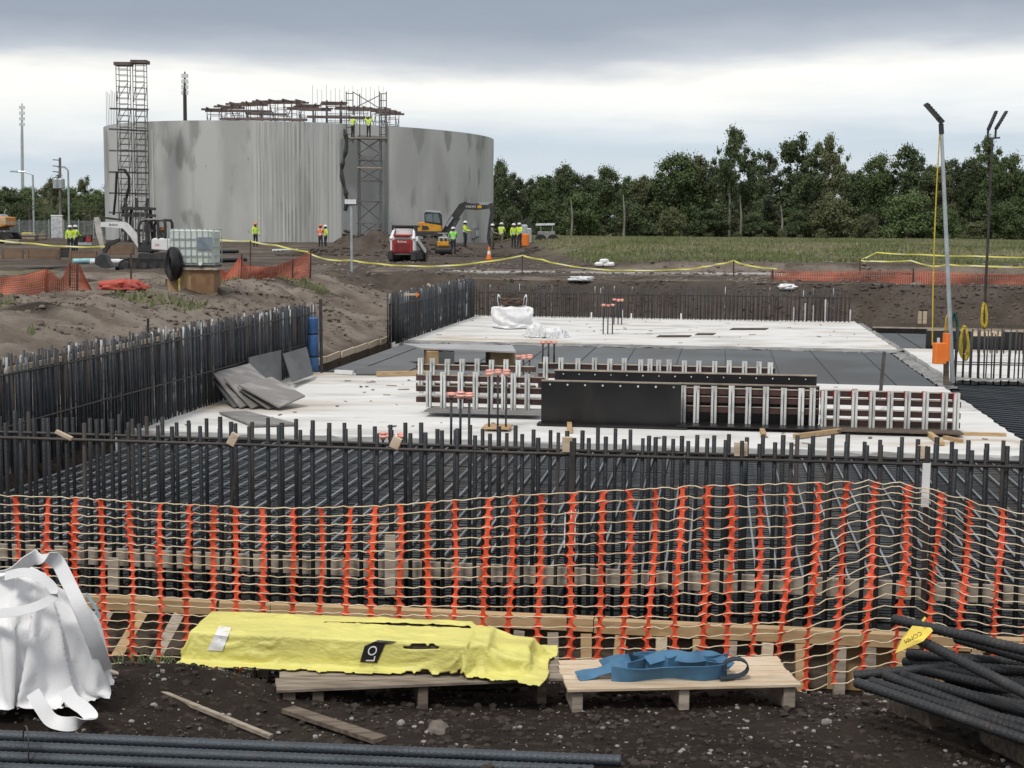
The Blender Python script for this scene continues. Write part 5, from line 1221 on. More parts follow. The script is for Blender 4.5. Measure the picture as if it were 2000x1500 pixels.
tag(MB().tube([P(672 + 5 * math.sin(s_ * 9), 252 + 160 * s_, 118.3) for s_ in [i / 14 for i in range(15)]], [.06 + .16 * abs(math.sin(i * 1.3)) for i in range(15)], 7).build('debris_chute', mVehK), 'ragged dark debris netting hanging on the tank scaffold', 'netting')

# ================================================================== PEOPLE
def person(label, px, yfeet, d_, top, legs, hat=mHat, face=0.0, pose='stand', z=None, vest=True, H=1.78):
    q = P(px, yfeet, d_); zz = gz(q.x, q.y) if z is None else z
    t = thing('person', label, 'person', (q.x, q.y, zz), face)
    J = {'pel': (0, 0, .98), 'sp': (0, 0, 1.15), 'ch': (0, .0, 1.38), 'nk': (0, .0, 1.52), 'hd': (0, -.02, 1.64), 'ht': (0, -.02, 1.76)}
    arms = {'stand': ((.25, -.02, 1.16), (.24, -.12, .93)), 'hips': ((.36, .06, 1.16), (.24, -.10, 1.05)), 'work': ((.24, -.12, 1.18), (.15, -.38, 1.12)), 'up': ((.30, -.08, 1.50), (.26, -.25, 1.74))}[pose if pose in ('stand', 'hips', 'work', 'up') else 'work']
    lw = .10 if pose != 'walk' else .09
    E = [('pel', 'sp', 't'), ('sp', 'ch', 't'), ('ch', 'nk', 's'), ('nk', 'hd', 's'), ('hd', 'ht', 's')]
    Rr = {'pel': (.165, .125), 'sp': (.16, .12), 'ch': (.185, .13), 'nk': (.065, .065), 'hd': (.098, .11), 'ht': (.075, .085)}
    st = .16 if pose == 'walk' else .0
    for s_, k in ((-1, 'l'), (1, 'r')):
        J['sh' + k] = (s_ * .19, 0, 1.44); J['el' + k] = (s_ * arms[0][0], arms[0][1], arms[0][2]); J['wr' + k] = (s_ * arms[1][0], arms[1][1], arms[1][2])
        dv = (Vector(J['wr' + k]) - Vector(J['el' + k])).normalized(); J['pm' + k] = tuple(Vector(J['wr' + k]) + dv * .08)
        J['hp' + k] = (s_ * .09, 0, .93); J['kn' + k] = (s_ * lw, -.03 - st * s_ * .8, .52); J['an' + k] = (s_ * (lw + .02), .02 - st * s_ * 1.2, .10); J['to' + k] = (s_ * (lw + .04), -.16 - st * s_ * 1.2, .05)
        E += [('ch', 'sh' + k, 't'), ('sh' + k, 'el' + k, 't'), ('el' + k, 'wr' + k, 't'), ('wr' + k, 'pm' + k, 's'), ('pel', 'hp' + k, 'l'), ('hp' + k, 'kn' + k, 'l'), ('kn' + k, 'an' + k, 'l'), ('an' + k, 'to' + k, 'b')]
        Rr.update({'sh' + k: (.078, .078), 'el' + k: (.056, .056), 'wr' + k: (.042, .042), 'pm' + k: (.036, .03), 'hp' + k: (.105, .105), 'kn' + k: (.075, .075), 'an' + k: (.058, .058), 'to' + k: (.048, .045)})
        sd_ = Vector((0, 1, 0)) if abs(dv.y) < .7 else Vector((1, 0, 0))
        for fi in range(4):
            nmf = 'f%d%s' % (fi, k); J[nmf] = tuple(Vector(J['pm' + k]) + dv * (.085 - .012 * abs(fi - 1)) + sd_ * (fi - 1.5) * .024); Rr[nmf] = (.011, .011); E.append(('pm' + k, nmf, 's'))
        J['th' + k] = tuple(Vector(J['wr' + k]) + dv * .06 + sd_ * -.06); Rr['th' + k] = (.012, .012); E.append(('wr' + k, 'th' + k, 's'))
    if pose == 'bend':
        for k in list(J):
            x_, y_, z_ = J[k]
            if z_ > 1.0 or k[:2] in ('sh', 'el', 'wr', 'pm', 'th') or k[0] == 'f':
                a_ = R(48); dz = z_ - .98; J[k] = (x_, y_ * math.cos(a_) - dz * math.sin(a_), .98 + dz * math.cos(a_) + y_ * math.sin(a_))
    if pose == 'sit':
        for s_, k in ((-1, 'l'), (1, 'r')): J['kn' + k] = (s_ * .13, -.42, .92); J['an' + k] = (s_ * .13, -.45, .50); J['to' + k] = (s_ * .13, -.62, .46)
    names = list(J); me_ = bpy.data.meshes.new('body'); me_.from_pydata([J[n_] for n_ in names], [(names.index(a), names.index(b)) for a, b, c_ in E], [])
    ob = bpy.data.objects.new('tmp_body', me_); COL.objects.link(ob); ob.modifiers.new('s', 'SKIN'); sv = me_.skin_vertices[0].data
    for i, n_ in enumerate(names): sv[i].radius = Rr[n_]; sv[i].use_root = (n_ == 'pel')
    ob.modifiers[0].use_smooth_shade = True; sb = ob.modifiers.new('u', 'SUBSURF'); sb.levels = 1; sb.render_levels = 1
    dg = bpy.context.evaluated_depsgraph_get(); m2 = bpy.data.meshes.new_from_object(ob.evaluated_get(dg)); bpy.data.objects.remove(ob)
    m2.name = 'body'; m2.materials.clear()
    for mm in (mSkin, top, legs, mBoot, mReflect): m2.materials.append(mm)
    segs = [(Vector(J[a]), Vector(J[b]), {'t': 1, 's': 0, 'l': 2, 'b': 3}[c_]) for a, b, c_ in E]
    for p_ in m2.polygons:
        c_ = Vector(p_.center); best = (9, 0)
        for a, b, k in segs:
            ab_ = b - a; u_ = max(0, min(1, (c_ - a).dot(ab_) / max(ab_.length_squared, 1e-9))); dd = (c_ - (a + ab_ * u_)).length
            if dd < best[0]: best = (dd, k)
        k = best[1]
        if k == 1 and vest and (1.10 < c_.z < 1.16 or (abs(abs(c_.x) - .11) < .025 and c_.z > 1.16 and c_.y > -.5)) and abs(c_.x) < .2: k = 4
        p_.material_index = k; p_.use_smooth = True
    body = new_obj('body', m2, None, t)
    hd, ht = Vector(J['hd']), Vector(J['ht']); ax = (ht - hd).normalized(); o = MB()
    o.lathe([(.158, -.012), (.162, .0), (.135, .008), (.132, .045), (.11, .09), (.065, .118), (.01, .125)], 14); ho = o.build('hard_hat', hat, t, smooth=True)
    ho.location = hd + ax * .055; ho.rotation_euler = ax.to_track_quat('Z', 'Y').to_euler()
    for s_ in (-1, 1):
        e_ = MB(); e_.lathe([(.004, -.012), (.012, 0), (.004, .012)], 6); eo = e_.build('eye', mBlack, body); eo.location = hd + Vector((s_ * .035, -.095, .035))
    nb = MB(); nb.box((0, 0, 0), (.022, .03, .035)); no = nb.build('nose', mSkin, body); no.location = hd + Vector((0, -.112, .005))
    hr = MB(); hr.lathe([(.10, -.05), (.107, 0), (.108, .05), (.10, .07)], 10); hro = hr.build('hair', M('hair_dark', (.015, .011, .009), .8, rand=0), t); hro.location = hd + Vector((0, .022, 0))
    return t
PI = math.pi
person('worker in yellow vest and orange helmet by the tank wall', 499, 473, 108, mHiY, mTrou, mHatO, .6, 'stand')
person('worker in orange vest beside the ridged tank wall', 626, 475, 106, mHiO, mTrou, mHatO, PI * .9, 'work')
person('worker in yellow vest next to the one in orange', 636, 475, 105, mHiY, mTrou, mHat, -1.2, 'hips')
pz = P(717, 270, 119).z + .06
person('worker in yellow shirt on the scaffold platform nearest the netting', 689, 270, 119.3, mHiY, mTrou, mHat, 2.6, 'work', pz)
person('worker in yellow shirt standing at the platform middle', 720, 270, 119.4, mHiY, mTrou, mHat, 3.0, 'up', pz)
person('worker in lime green shirt standing beside the yellow roller', 885, 498, 95.5, mHiG, mTrou, mHat, PI, 'work')
person('worker in yellow shirt bent over right of the lime green worker', 908, 490, 99, mHiY, mTrou, mHat, 1.2, 'work')
person('worker in grey clothes beside the excavator bucket', 961, 489, 103, mGreyCl, mTrouT, mHat, 1.4, 'work', vest=False)
person('worker in yellow shirt walking away from the excavator bucket', 979, 487, 104, mHiY, mTrouT, mHat, 2.8, 'walk')
person('worker in yellow shirt with dark trousers before the grassed berm', 1003, 485, 105, mHiY, mTrou, mHat, .4, 'stand')
person('worker in yellow shirt half behind another at the berm foot', 1014, 484, 108, mHiY, mTrou, mHat, -.5, 'work')
person('worker in yellow vest standing by the white toilet cabin', 137, 462, 92, mHiY, mTrou, mHat, .3, 'stand')
person('worker in yellow vest turned away beside the toilet cabin', 147, 462, 93, mHiY, mTrou, mHat, 2.6, 'work')

# ================================================================== MACHINES (side views measured in the photo, extruded to real widths)
def side(px0, py0, s_):       # photo px -> machine-local x,z
    return lambda x, y: Vector(((x - px0) * s_, 0, (py0 - y) * s_))
def extr(pts, y0, y1, S, name, mat, par, bevel=.03, **k):
    return MB().prism([S(*p) for p in pts], (0, 1, 0), y0, y1).build(name, mat, par, bevel=bevel, **k)
def limb(pts, ws, y0, y1, S, s_, name, mat, par):   # a tapering box arm along px points
    q = [S(*p) for p in pts]; up_, dn = [], []
    for i, p in enumerate(q):
        d_ = (q[min(i + 1, len(q) - 1)] - q[max(i - 1, 0)]).normalized(); n_ = Vector((-d_.z, 0, d_.x)); up_.append(p + n_ * ws[i] * s_ / 2); dn.append(p - n_ * ws[i] * s_ / 2)
    m = MB()
    for i in range(len(q) - 1): m.prism([up_[i], up_[i + 1], dn[i + 1], dn[i]], (0, 1, 0), y0, y1)
    return m.build(name, mat, par)
def track(par, x0, x1, zc, h, y0, y1):
    poly = []; r_ = h / 2
    for i in range(9): a = PI / 2 + PI * i / 8; poly.append(Vector((x0 + r_ + r_ * math.cos(a), 0, zc + r_ * math.sin(a))))
    for i in range(9): a = -PI / 2 + PI * i / 8; poly.append(Vector((x1 - r_ + r_ * math.cos(a), 0, zc + r_ * math.sin(a))))
    o = MB().prism(poly, (0, 1, 0), y0, y1).build('track', mRubber, par)
    L_ = x1 - x0
    for k in range(5): MB().tube([(x0 + r_ + (L_ - h) * k / 4, y0 - .03, zc), (x0 + r_ + (L_ - h) * k / 4, y1 + .03, zc)], r_ * .55, 10).build('roller', mVehK, o)
    m = MB(); n = int(L_ / .13)
    for k in range(n): m.box((x0 + .08 + k * .13, (y0 + y1) / 2, zc - r_ - .012), (.05, abs(y1 - y0), .03)); m.box((x0 + .08 + k * .13, (y0 + y1) / 2, zc + r_ + .012), (.05, abs(y1 - y0), .03))
    m.build('track_pads', mRubber, o)
# --- white mini excavator
q = P(290, 525, 60.0); q.z = gz(q.x, q.y); s_ = q.y / FPX; S = side(290, 527, s_)
t = thing('mini_excavator', 'white mini excavator with black canopy frame beside the liquid tote', 'excavator', q)
for yy in (-.75, .4): track(t, -1.05, 1.05, .28, .5, yy, yy + .35)
extr([(252, 524), (250, 510), (256, 505), (262, 508), (262, 522)], -.85, .85, S, 'dozer_blade', mVehK, t)
extr([(275, 505), (278, 490), (345, 490), (348, 505)], -.6, .6, S, 'undercarriage', mVehK, t)
extr([(304, 484), (304, 465), (308, 461), (340, 461), (348, 468), (348, 482), (340, 486)], -.68, .68, S, 'engine_cover', mVehW, t, .05)
extr([(276, 488), (278, 470), (304, 466), (306, 488)], -.6, .6, S, 'cab_base', mVehK, t)
for yy in (-.62, .62):
    m = MB()
    for pts in ([(280, 472), (280, 438), (285, 429), (296, 426), (313, 426), (317, 430), (318, 470)], [(296, 470), (296, 436), (300, 428), (308, 426)], [(331, 462), (331, 432), (328, 427), (313, 426)]): m.tube([S(*p) + Vector((0, yy, 0)) for p in pts], .06, 6)
    m.build('canopy_frame', mVehK, t)
extr([(284, 427), (330, 424), (331, 427), (284, 430)], -.66, .66, S, 'canopy_roof', mVehK, t, .01)
extr([(312, 466), (312, 448), (318, 446), (325, 462)], -.3, .3, S, 'seat', mVehK, t)
limb([(279, 481), (262, 455), (246, 437)], [11, 12, 12], -.13, .13, S, s_, 'boom', mVehW, t)
limb([(248, 437), (225, 436), (200, 436)], [13, 11, 9], -.12, .12, S, s_, 'boom_tip', mVehW, t)
limb([(192, 422), (196, 450), (203, 482)], [9, 12, 7], -.11, .11, S, s_, 'stick', M('white_machine_dusty', (.55, .52, .48), .6, rand=0), t)
limb([(197, 422), (216, 424), (240, 427)], [3, 4, 4], -.05, .05, S, s_, 'stick_ram', mVehK, t)
limb([(252, 444), (262, 455), (276, 470)], [3.5, 3.5, 3], -.05, .05, S, s_, 'boom_ram', mGalv, t)
extr([(203, 478), (214, 468), (236, 462), (236, 468), (216, 478), (208, 492), (202, 490)], -.09, .09, S, 'linkage', mVehK, t, .01)
extr([(189, 512), (190, 500), (202, 492), (210, 494), (214, 505), (221, 518), (212, 520), (200, 518)], -.3, .3, S, 'bucket', mVehK, t, .02)
text_mesh('Bobcat', .13, mVehK, t, q + S(225, 436) + Vector((0, -.135, 0)), (R(90), 0, 0))
o = text_mesh('E35', .12, mVehR, t, q + S(316, 474) + Vector((0, -.70, 0)), (R(90), 0, 0))
person('machine operator seated under the white excavator canopy', 316, 480, q.y + .05, mVehK, mTrou, mHatO, -PI / 2, 'sit', q.z + .04, False)
# --- yellow excavator on the soil heap
d_ = 106; q = P(845, 478, d_); q.z = gz(q.x, q.y); zp = q.copy(); s_ = d_ / FPX; zoff = (q.z - P(845, 478, d_).z)
S0 = side(845, 478, s_); S = lambda x, y: S0(x, y) - Vector((0, 0, zoff))
t = thing('excavator', 'yellow and charcoal excavator reaching over the soil heaps', 'excavator', q)
for yy in (-1.05, .6): track(t, -1.3, 1.3, .33, .62, yy, yy + .45)
extr([(826, 472), (828, 462), (862, 462), (866, 472)], -.8, .8, S, 'undercarriage', mVehK, t)
extr([(817, 460), (816, 452), (862, 452), (864, 461), (830, 463)], -1.05, 1.05, S, 'slew_deck', mVehK, t, .05)
extr([(818, 453), (818, 437), (823, 434), (862, 437), (864, 453)], -1.0, 1.0, S, 'engine_cover', mVehY, t, .06)
extr([(826, 449), (826, 441), (837, 442), (840, 448)], -1.04, -.98, S, 'grille', mVehK, t, .005)
o = extr([(831, 437), (830, 418), (834, 414), (857, 415), (863, 420), (864, 440), (860, 441)], -1.0, .1, S, 'cab', mVehK, t, .04)
extr([(833, 433), (832, 420), (846, 418), (847, 435)], -1.02, -.98, S, 'window', mGlass, o, .003); extr([(848, 435), (848, 418), (857, 418), (861, 436)], -1.02, -.98, S, 'window', mGlass, o, .003)
extr([(831, 415), (834, 412), (858, 413), (863, 417)], -1.02, .12, S, 'roof', mGalv, o, .01)
limb([(868, 456), (884, 430), (902, 404), (912, 399)], [13, 14, 15, 12], -.2, .2, S, s_, 'boom', mVehK, t)
limb([(905, 402), (930, 405), (954, 404)], [14, 11, 7], -.19, .19, S, s_, 'boom_tip', mVehK, t)
limb([(906, 400), (935, 399)], [3, 3], -.07, .07, S, s_, 'stick_ram', mVehK, t); limb([(935, 398), (957, 397)], [4.5, 4.5], -.09, .09, S, s_, 'ram_barrel', mGalv, t)
limb([(957, 397), (961, 415), (956, 445), (953, 466)], [8, 9, 8, 6], -.17, .17, S, s_, 'stick', mVehK, t)
limb([(872, 442), (884, 424)], [4, 4], -.3, -.22, S, s_, 'boom_ram', mGalv, t); limb([(882, 452), (898, 425)], [4, 3], -.3, -.22, S, s_, 'boom_ram', mVehK, t)
extr([(950, 464), (962, 462), (966, 475), (963, 487), (952, 496), (949, 494), (956, 482), (952, 472)], -.4, .4, S, 'bucket', mVehK, t, .02)
text_mesh('VOLVO', .22, mWhite, t, zp + S(919, 404) + Vector((0, -.21, 0)), (R(90), 0, 0)); MB().box(S(936, 404) + Vector((0, -.2, 0)), (.30, .03, .2)).build('badge', mVehY, t)
# --- red loader seen from behind
q = GT(786, 512); s_ = q.y / FPX
t = thing('track_loader', 'red and white compact track loader seen from behind', 'loader', q, -.12)
for xx in (-.74, .46): 
    o = MB().box((xx + .14, .9, .32), (.30, 2.2, .56)).build('track', mRubber, t, bevel=.1)
    MB().box((xx + .14, -.19, .32), (.25, .06, .4)).build('track_roller', mVehK, o)
MB().box((0, .25, .85), (1.30, .5, .95)).build('engine_housing', mVehW, t, bevel=.06)
o = MB().box((0, -.02, .80), (1.08, .12, .72)).build('tailgate', mVehR, t, bevel=.07); MB().box((0, -.09, .76), (.8, .03, .42)).build('grille', M('red_grille', (.22, .02, .022), .6, rand=0), o, bevel=.01)
MB().box((0, .1, 1.36), (.9, .6, .12)).build('hood', mVehR, t, bevel=.03)
for xx in (-.6, .6): MB().bar((xx, -.0, 1.15), (xx * .85, .5, 1.72), .12, .16, (0, 1, 0)).build('lift_arm', mVehW, t); MB().bar((xx * 1.1, .3, 1.2), (xx * 1.3, 2.1, .5), .14, .26).build('lift_arm', mVehW, t)
o = MB().box((0, .95, 1.30), (1.05, 1.1, 1.0)).build('cab', mVehK, t, bevel=.05); MB().box((0, .385, 1.55), (.85, .03, .36)).build('rear_window', mLens, o); MB().box((0, .9, 1.84), (1.25, 1.2, .10)).build('roof', mVehK, o, bevel=.02)
for xx in (-.58, .58): MB().bar((xx, .35, 1.35), (xx, .35, 1.82), .09, .09, (0, 1, 0)).build('cab_post', mVehK, o)
MB().box((0, 2.3, .3), (1.7, .7, .5), (.3, 0, 0)).build('bucket', mVehK, t)
text_mesh('Bobcat', .17, mWhite, t, q + Vector((0, 0, 0)), (R(90), 0, 0)).location = (0, -.11, 1.05)
# --- yellow roller
q = GT(866, 499); t = thing('trench_roller', 'small yellow roller with black drums beside the lime green worker', 'roller', q, .1)
for yy in (.2, 1.15): o = MB().tube([(-.46, yy, .30), (.46, yy, .30)], .30, 18).build('drum', mRubber, t); MB().box((0, yy, .3), (1.0, .12, .12)).build('axle', mVehK, o)
MB().box((0, .5, .72), (.72, 1.1, .36)).build('body', mVehY, t, bevel=.05); MB().box((0, .35, 1.02), (.62, .7, .30)).build('hood', M('roller_grey', (.42, .40, .38), .6, rand=0), t, bevel=.06)
for xx in (-.14, .14): MB().tube([(xx, -.02, 1.0), (xx, -.07, 1.0)], .09, 12).build('lamp', mVehK, t)
MB().box((0, -.07, .74), (.6, .04, .22)).build('front_plate', mVehY, t, bevel=.01)
for xx in (-.3, .3): MB().bar((xx, .9, .9), (xx, .9, 1.4), .05, .05, (0, 1, 0)).build('roll_post', mVehK, t)
MB().box((0, .75, 1.40), (.66, .5, .05)).build('roof', M('roller_grey', (.4, .4, .4)), t)
# --- orange excavator cut by the frame edge
q = GT(-8, 474); s_ = q.y / FPX; S = side(-8, 474, s_)
t = thing('excavator', 'orange excavator body at the edge behind the stacked trench panels', 'excavator', q)
for yy in (-1.2, .7): track(t, -1.8, 1.6, .4, .75, yy, yy + .5)
extr([(-60, 446), (-60, 420), (22, 424), (23, 441), (10, 445)], -1.1, 1.1, S, 'engine_cover', mVehO, t, .06); extr([(-60, 450), (-60, 446), (10, 445), (10, 450)], -1.1, 1.1, S, 'slew_deck', mVehK, t)
extr([(11, 440), (11, 425), (22, 425), (23, 440)], -1.12, 1.12, S, 'counterweight', M('counterweight', (.60, .42, .26), .5, rand=0), t, .04); extr([(-60, 424), (-58, 400), (-30, 398), (-25, 424)], -1.1, 0, S, 'cab', mGlass, t, .05)
extr([(-26, 421), (8, 419), (12, 424), (-26, 424)], -.8, .8, S, 'hood', mGalv, t); MB().tube([S(9, 421), S(11, 413), S(14, 409)], .04, 6).build('exhaust', mGalv, t)
# --- grey machine with a canopy behind the berm
q = P(1040, 470, 118); zg = gz(q.x, q.y); s_ = 118 / FPX; S0 = side(1040, 470, s_); dz = P(1040, 470, 118).z - zg; S = lambda x, y: S0(x, y) + Vector((0, 0, dz))
t = thing('backhoe', 'grey backhoe with folded arm and flat canopy behind the berm', 'backhoe', (q.x, q.y, zg))
extr([(1050, 468), (1050, 452), (1083, 452), (1085, 468)], -.8, .8, S, 'body', M('machine_grey', (.28, .28, .27), .6, rand=0), t); extr([(1046, 437), (1082, 436), (1082, 440), (1046, 441)], -.8, .8, S, 'canopy', mLens, t, .01)
for xx in (1056, 1078): MB().tube([S(xx, 452), S(xx, 439)], .06, 6).build('canopy_post', mGalv, t)
for xx in (1056, 1079): MB().tube([S(xx, 468) + Vector((0, -.9, 0)), S(xx, 468) + Vector((0, .9, 0))], .45, 14).build('wheel', mRubber, t)
limb([(1050, 460), (1026, 428), (1014, 440), (1005, 458)], [4, 6, 5, 3], -.15, .15, S, s_, 'arm', mVehK, t)
extr([(998, 444), (998, 438), (1008, 440), (1010, 448), (1003, 450)], -.4, .4, S, 'bucket', mVehK, t)
for px, h_ in ((1024, 1.5), (1032, 1.2)):
    q = P(px, 468, 112); tag(MB().box((q.x, q.y, gz(q.x, q.y) + h_ / 2), (.5, .5, h_)).build('hopper', mGalv, bevel=.08), 'grey metal hopper standing by the backhoe', 'hopper', 'hoppers by the backhoe')
q = P(1026, 476, 108); tag(MB().lathe([(.28, 0), (.3, .05), (.3, .85), (.25, .9)], 14, (q.x, q.y, gz(q.x, q.y))).build('orange_barrel', mOrangePl), 'orange barrel behind the workers at the berm foot', 'barrel')
# --- toilet cabin
q = P(112, 455, 146); q.z = gz(q.x, q.y); t = thing('toilet_cabin', 'white and grey portable toilet cabin among the left equipment', 'toilet', q, .25)
o = MB().box((0, 0, 1.1), (1.1, 1.1, 2.2)).build('shell', mLens, t, bevel=.03); MB().box((0, 0, 2.25), (1.16, 1.16, .14)).build('roof', mVehW, t, bevel=.05)
MB().box((-.05, -.56, 1.05), (.7, .03, 1.9)).build('door', M('cabin_door', (.62, .65, .67), .5, rand=0), t); MB().box((.57, 0, 1.1), (.03, .12, 2.1)).build('corner_post', mOrangeCap, t)

# ================================================================== LEFT SITE CLUTTER
q = GT(379, 561); s_ = q.y / FPX; q.z = min(gz(q.x + dx, q.y + dy) for dx in (-.6, 0, .6) for dy in (-.4, 0, .5)) - .02
t = thing('plywood_crate', 'bare plywood crate carrying the liquid tote', 'crate', q)
MB().box((-.30, .1, .34), (.60, .9, .66)).build('side_box', mPly, t); MB().box((.30, .05, .34), (.60, .86, .64)).build('front_box', M('plywood_red', (.26, .15, .075), .8, rand=0), t)
MB().box((.05, .08, .70), (1.30, 1.05, .06)).build('top_frame', mWoodG, t); MB().box((-.30, -.37, .26), (.045, .02, .5)).build('yellow_strip', mTape, t)
t2 = thing('liquid_tote', 'caged white liquid tote on the plywood crate', 'tote', q + Vector((.02, .1, .735)))
MB().box((0, 0, .52), (1.14, .95, .94)).build('tank', mToteLiq, t2, bevel=.07); MB().box((0, 0, .03), (1.2, 1.0, .06)).build('pallet_base', mVehK, t2)
for zz in (.08, .30, .52, .74, .98):
    m = MB()
    for yy in (-.5, .5): m.bar((-.6, yy, zz), (.6, yy, zz), .018, .018)
    for xx in (-.6, .6): m.bar((xx, -.5, zz), (xx, .5, zz), .018, .018)
    m.build('cage_ring', mGalv, t2)
for i in range(9):
    for yy in (-.5, .5): MB().bar((-.6 + i * .15, yy, .05), (-.6 + i * .15, yy, 1.0), .018, .018, (0, 1, 0)).build('cage_bar', mGalv, t2)
MB().box((.36, -.515, .62), (.40, .01, .32)).build('label_plate', M('tote_label', (.22, .27, .31), .5, rand=0), t2); MB().tube([(.26, -.52, .10), (.26, -.62, .10)], .05, 10).build('valve', mWhite, t2)
m = MB()
for i in range(18):
    r_ = .20 + .022 * (i % 9); pts = [Vector((-.44 + (.35 + .02 * i) * r_ * math.sin(u) , -.64 + .015 * i - .15 * math.sin(u), .82 + r_ * 1.1 * math.cos(u))) for u in [2 * PI * k / 22 for k in range(23)]]; m.tube([p + q for p in pts], .035, 6, caps=False)
tag(m.build('hose_coil', mHose, smooth=True), 'black hose coil hung on the corner of the plywood crate', 'hose')
# pipes, plates and lumber
def gpipe(xa, ya, xb, yb, r_, mat, name, lab, cat_, group=None, n=10):
    dp = min(68.0, 1.62 * FPX / (ya - 443)); a, b = P(xa, ya, dp), P(xb, yb, dp + .01 * (xb - xa)); a.z = gz(a.x, a.y) + r_; b.z = gz(b.x, b.y) + r_
    return tag(MB().tube([a, b], r_, n).build(name, mat, smooth=True), lab, cat_, group)
o = gpipe(176, 512, 272, 507, .12, mPVC, 'pvc_pipe', 'white pvc pipe lying under the white excavator bucket', 'pipe'); o = gpipe(142, 511, 192, 511, .125, mPVCb, 'pvc_pipe', 'pale blue pvc pipe end left of the excavator bucket', 'pipe')
gpipe(-20, 520, 142, 515, .09, mHose, 'black_pipe', 'long black pipe lying across the left haul ground', 'pipe'); gpipe(225, 518, 338, 515, .10, mHose, 'black_pipe', 'black pipe lying below the white excavator tracks', 'pipe')
for (xa, xb, y0, y1, mt) in ((4, 46, 487, 505, mTrench), (52, 118, 487, 506, mTrench), (136, 190, 490, 507, mTrench), (119, 134, 484, 503, mVehK), (212, 262, 478, 498, mTrench)):
    a = GT((xa + xb) / 2, y1); s_ = a.y / FPX
    t = thing('trench_shield', 'brown timber faced trench panel set on edge by the haul ground', 'trench shield', a, .05, 'trench panels on the left')
    w_, h_ = (xb - xa) * s_, (y1 - y0) * s_
    for k in range(3): MB().box((0, 0, h_ * (k + .5) / 3), (w_, .12, h_ / 3 - .01)).build('plank', mt, t)
    for sx in (-.45, .45): MB().box((w_ * sx, -.07, h_ / 2), (.08, .06, h_)).build('upright', mt, t)
q = GT(157, 480); s_ = q.y / FPX; t = thing('tool_rack', 'dark steel tool rack holding red and orange gear', 'rack', q)
for xx in (-.82, -.2, .35, .85): MB().bar((xx, 0, 0), (xx * .96, .2, .78), .07, .07, (0, 1, 0)).build('leg', mVehK, t)
MB().box((0, .1, .78), (1.75, .5, .08)).build('top', mVehK, t); MB().box((0, .2, .15), (1.7, .5, .22)).build('bin', mGalv, t)
for xx, mm, nm in ((-.5, mOrangeCap, 'orange_case'), (.62, mVehR, 'red_case'), (.1, mDarkMetal, 'dark_case')): MB().box((xx, .05, .48), (.36, .3, .42)).build(nm, mm, t, bevel=.03)
for i, (px, py, w_, h_) in enumerate(((55, 470, 1.4, .55), (25, 478, 1.0, .4), (80, 468, .9, .5))):
    a = GT(px, py); t = thing('material_stack', ['timber and pipe stack with yellow cover left of the cabin', 'low tangle of timber under the orange excavator', 'stack of dark boards beside the yellow covered stack'][i], 'stack', a, .1 * i)
    for k in range(4): MB().box((random.uniform(-.05, .05), 0, h_ * (k + .5) / 4), (w_, .8, h_ / 4 - .015)).build('board', [mWoodD, mWoodG][k % 2], t)
    if i == 0: MB().box((0, 0, h_ + .05), (.8, .7, .08)).build('cover', mTape, t, bevel=.02)
# bundle of pipes with dark ends beyond the tote
for (px, py) in ((425, 492), (428, 510), (533, 489), (540, 489), (547, 489)):
    a = GT(px, py + 3); tag(MB().tube([a + Vector((0, 0, .12)), a + Vector((.9, 2.0, .12))], .12 if px < 500 else .07, 12).build('culvert_pipe', mPVC if px > 500 else mHose), 'short culvert pipe lying on the haul ground past the tote', 'pipe', 'culvert pipes past the tote')
# utility pole, masts, street lamps, fence on the far left
q = GT(118, 440); d_ = min(q.y, 150); q = P(118, 452, 150); q.z = gz(q.x, q.y)
t = thing('utility_pole', 'utility pole with two grey transformers before the left trees', 'utility pole', q)
MB().tube([q, P(117, 308, 150)], [.17, .13], 8).build('pole', mBarkPale, t, world=True)
for yy in (312, 324, 335): MB().bar(P(103, yy, 150), P(118, yy + 1, 150), .09, .09).build('crossarm', mBark, t, world=True)
for px in (110, 120): MB().lathe([(.3, -.5), (.36, -.45), (.36, .45), (.28, .55)], 10, P(px, 359, 150)).build('transformer', mGalv, t, world=True)
for px, yt, yb, d_, lab in ((43, 202, 372, 420, 'slender pale cell mast far beyond the left trees'), (361, 140, 240, 330, 'dark cell mast rising behind the tank')):
    q = P(px, yb, d_); q.z = gz(q.x, q.y); t = thing('cell_mast', lab, 'mast', q); top = P(px, yt, d_)
    MB().tube([q, P(px, yt + (yb - yt) * .4, d_), top], [.55 if px > 100 else .5, .42, .16], 6).build('mast', mGalv if px < 100 else mDarkMetal, t, world=True)
    for k in range(4): MB().box(P(px, yt + 8 + k * 11, d_), (1.5, .5, .9)).build('antenna', mLens, t, world=True)
for px, xe, yt in ((64, 28, 335), (133, 120, 326)):
    q = P(px, 360, 190); q.z = gz(q.x, q.y); t = thing('street_lamp', 'street lamp with a curved arm above the left trees', 'street lamp', q, 0, 'street lamps beyond the left trees')
    MB().tube([q, P(px, yt + 7, 190), P(px + (xe - px) * .4, yt + 1, 190), P(xe, yt, 190)], .13, 6).build('pole', mGalv, t, world=True); MB().box(P(xe, yt, 190), (1.0, .4, .2)).build('lamp', mGalv, t, world=True)
t = thing('chain_link_fence', 'grey chain link fence before the left trees', 'fence', P(100, 455, 155))
for i in range(9): q = P(-20 + i * 29, 452, 155); MB().tube([Vector((q.x, q.y, 0)), Vector((q.x, q.y, 2.4))], .06, 6).build('post', mGalv, t, world=True)
m = MB(); xa, xb = P(-30, 450, 155).x, P(212, 450, 155).x
for i in range(95):
    x_ = xa + (xb - xa) * i / 94
    m.tube([(x_, 155.05, .2), (x_ + 1.0, 155.05, 2.3)], .012, 3, caps=False); m.tube([(x_ + 1.0, 155.05, .2), (x_, 155.05, 2.3)], .012, 3, caps=False)
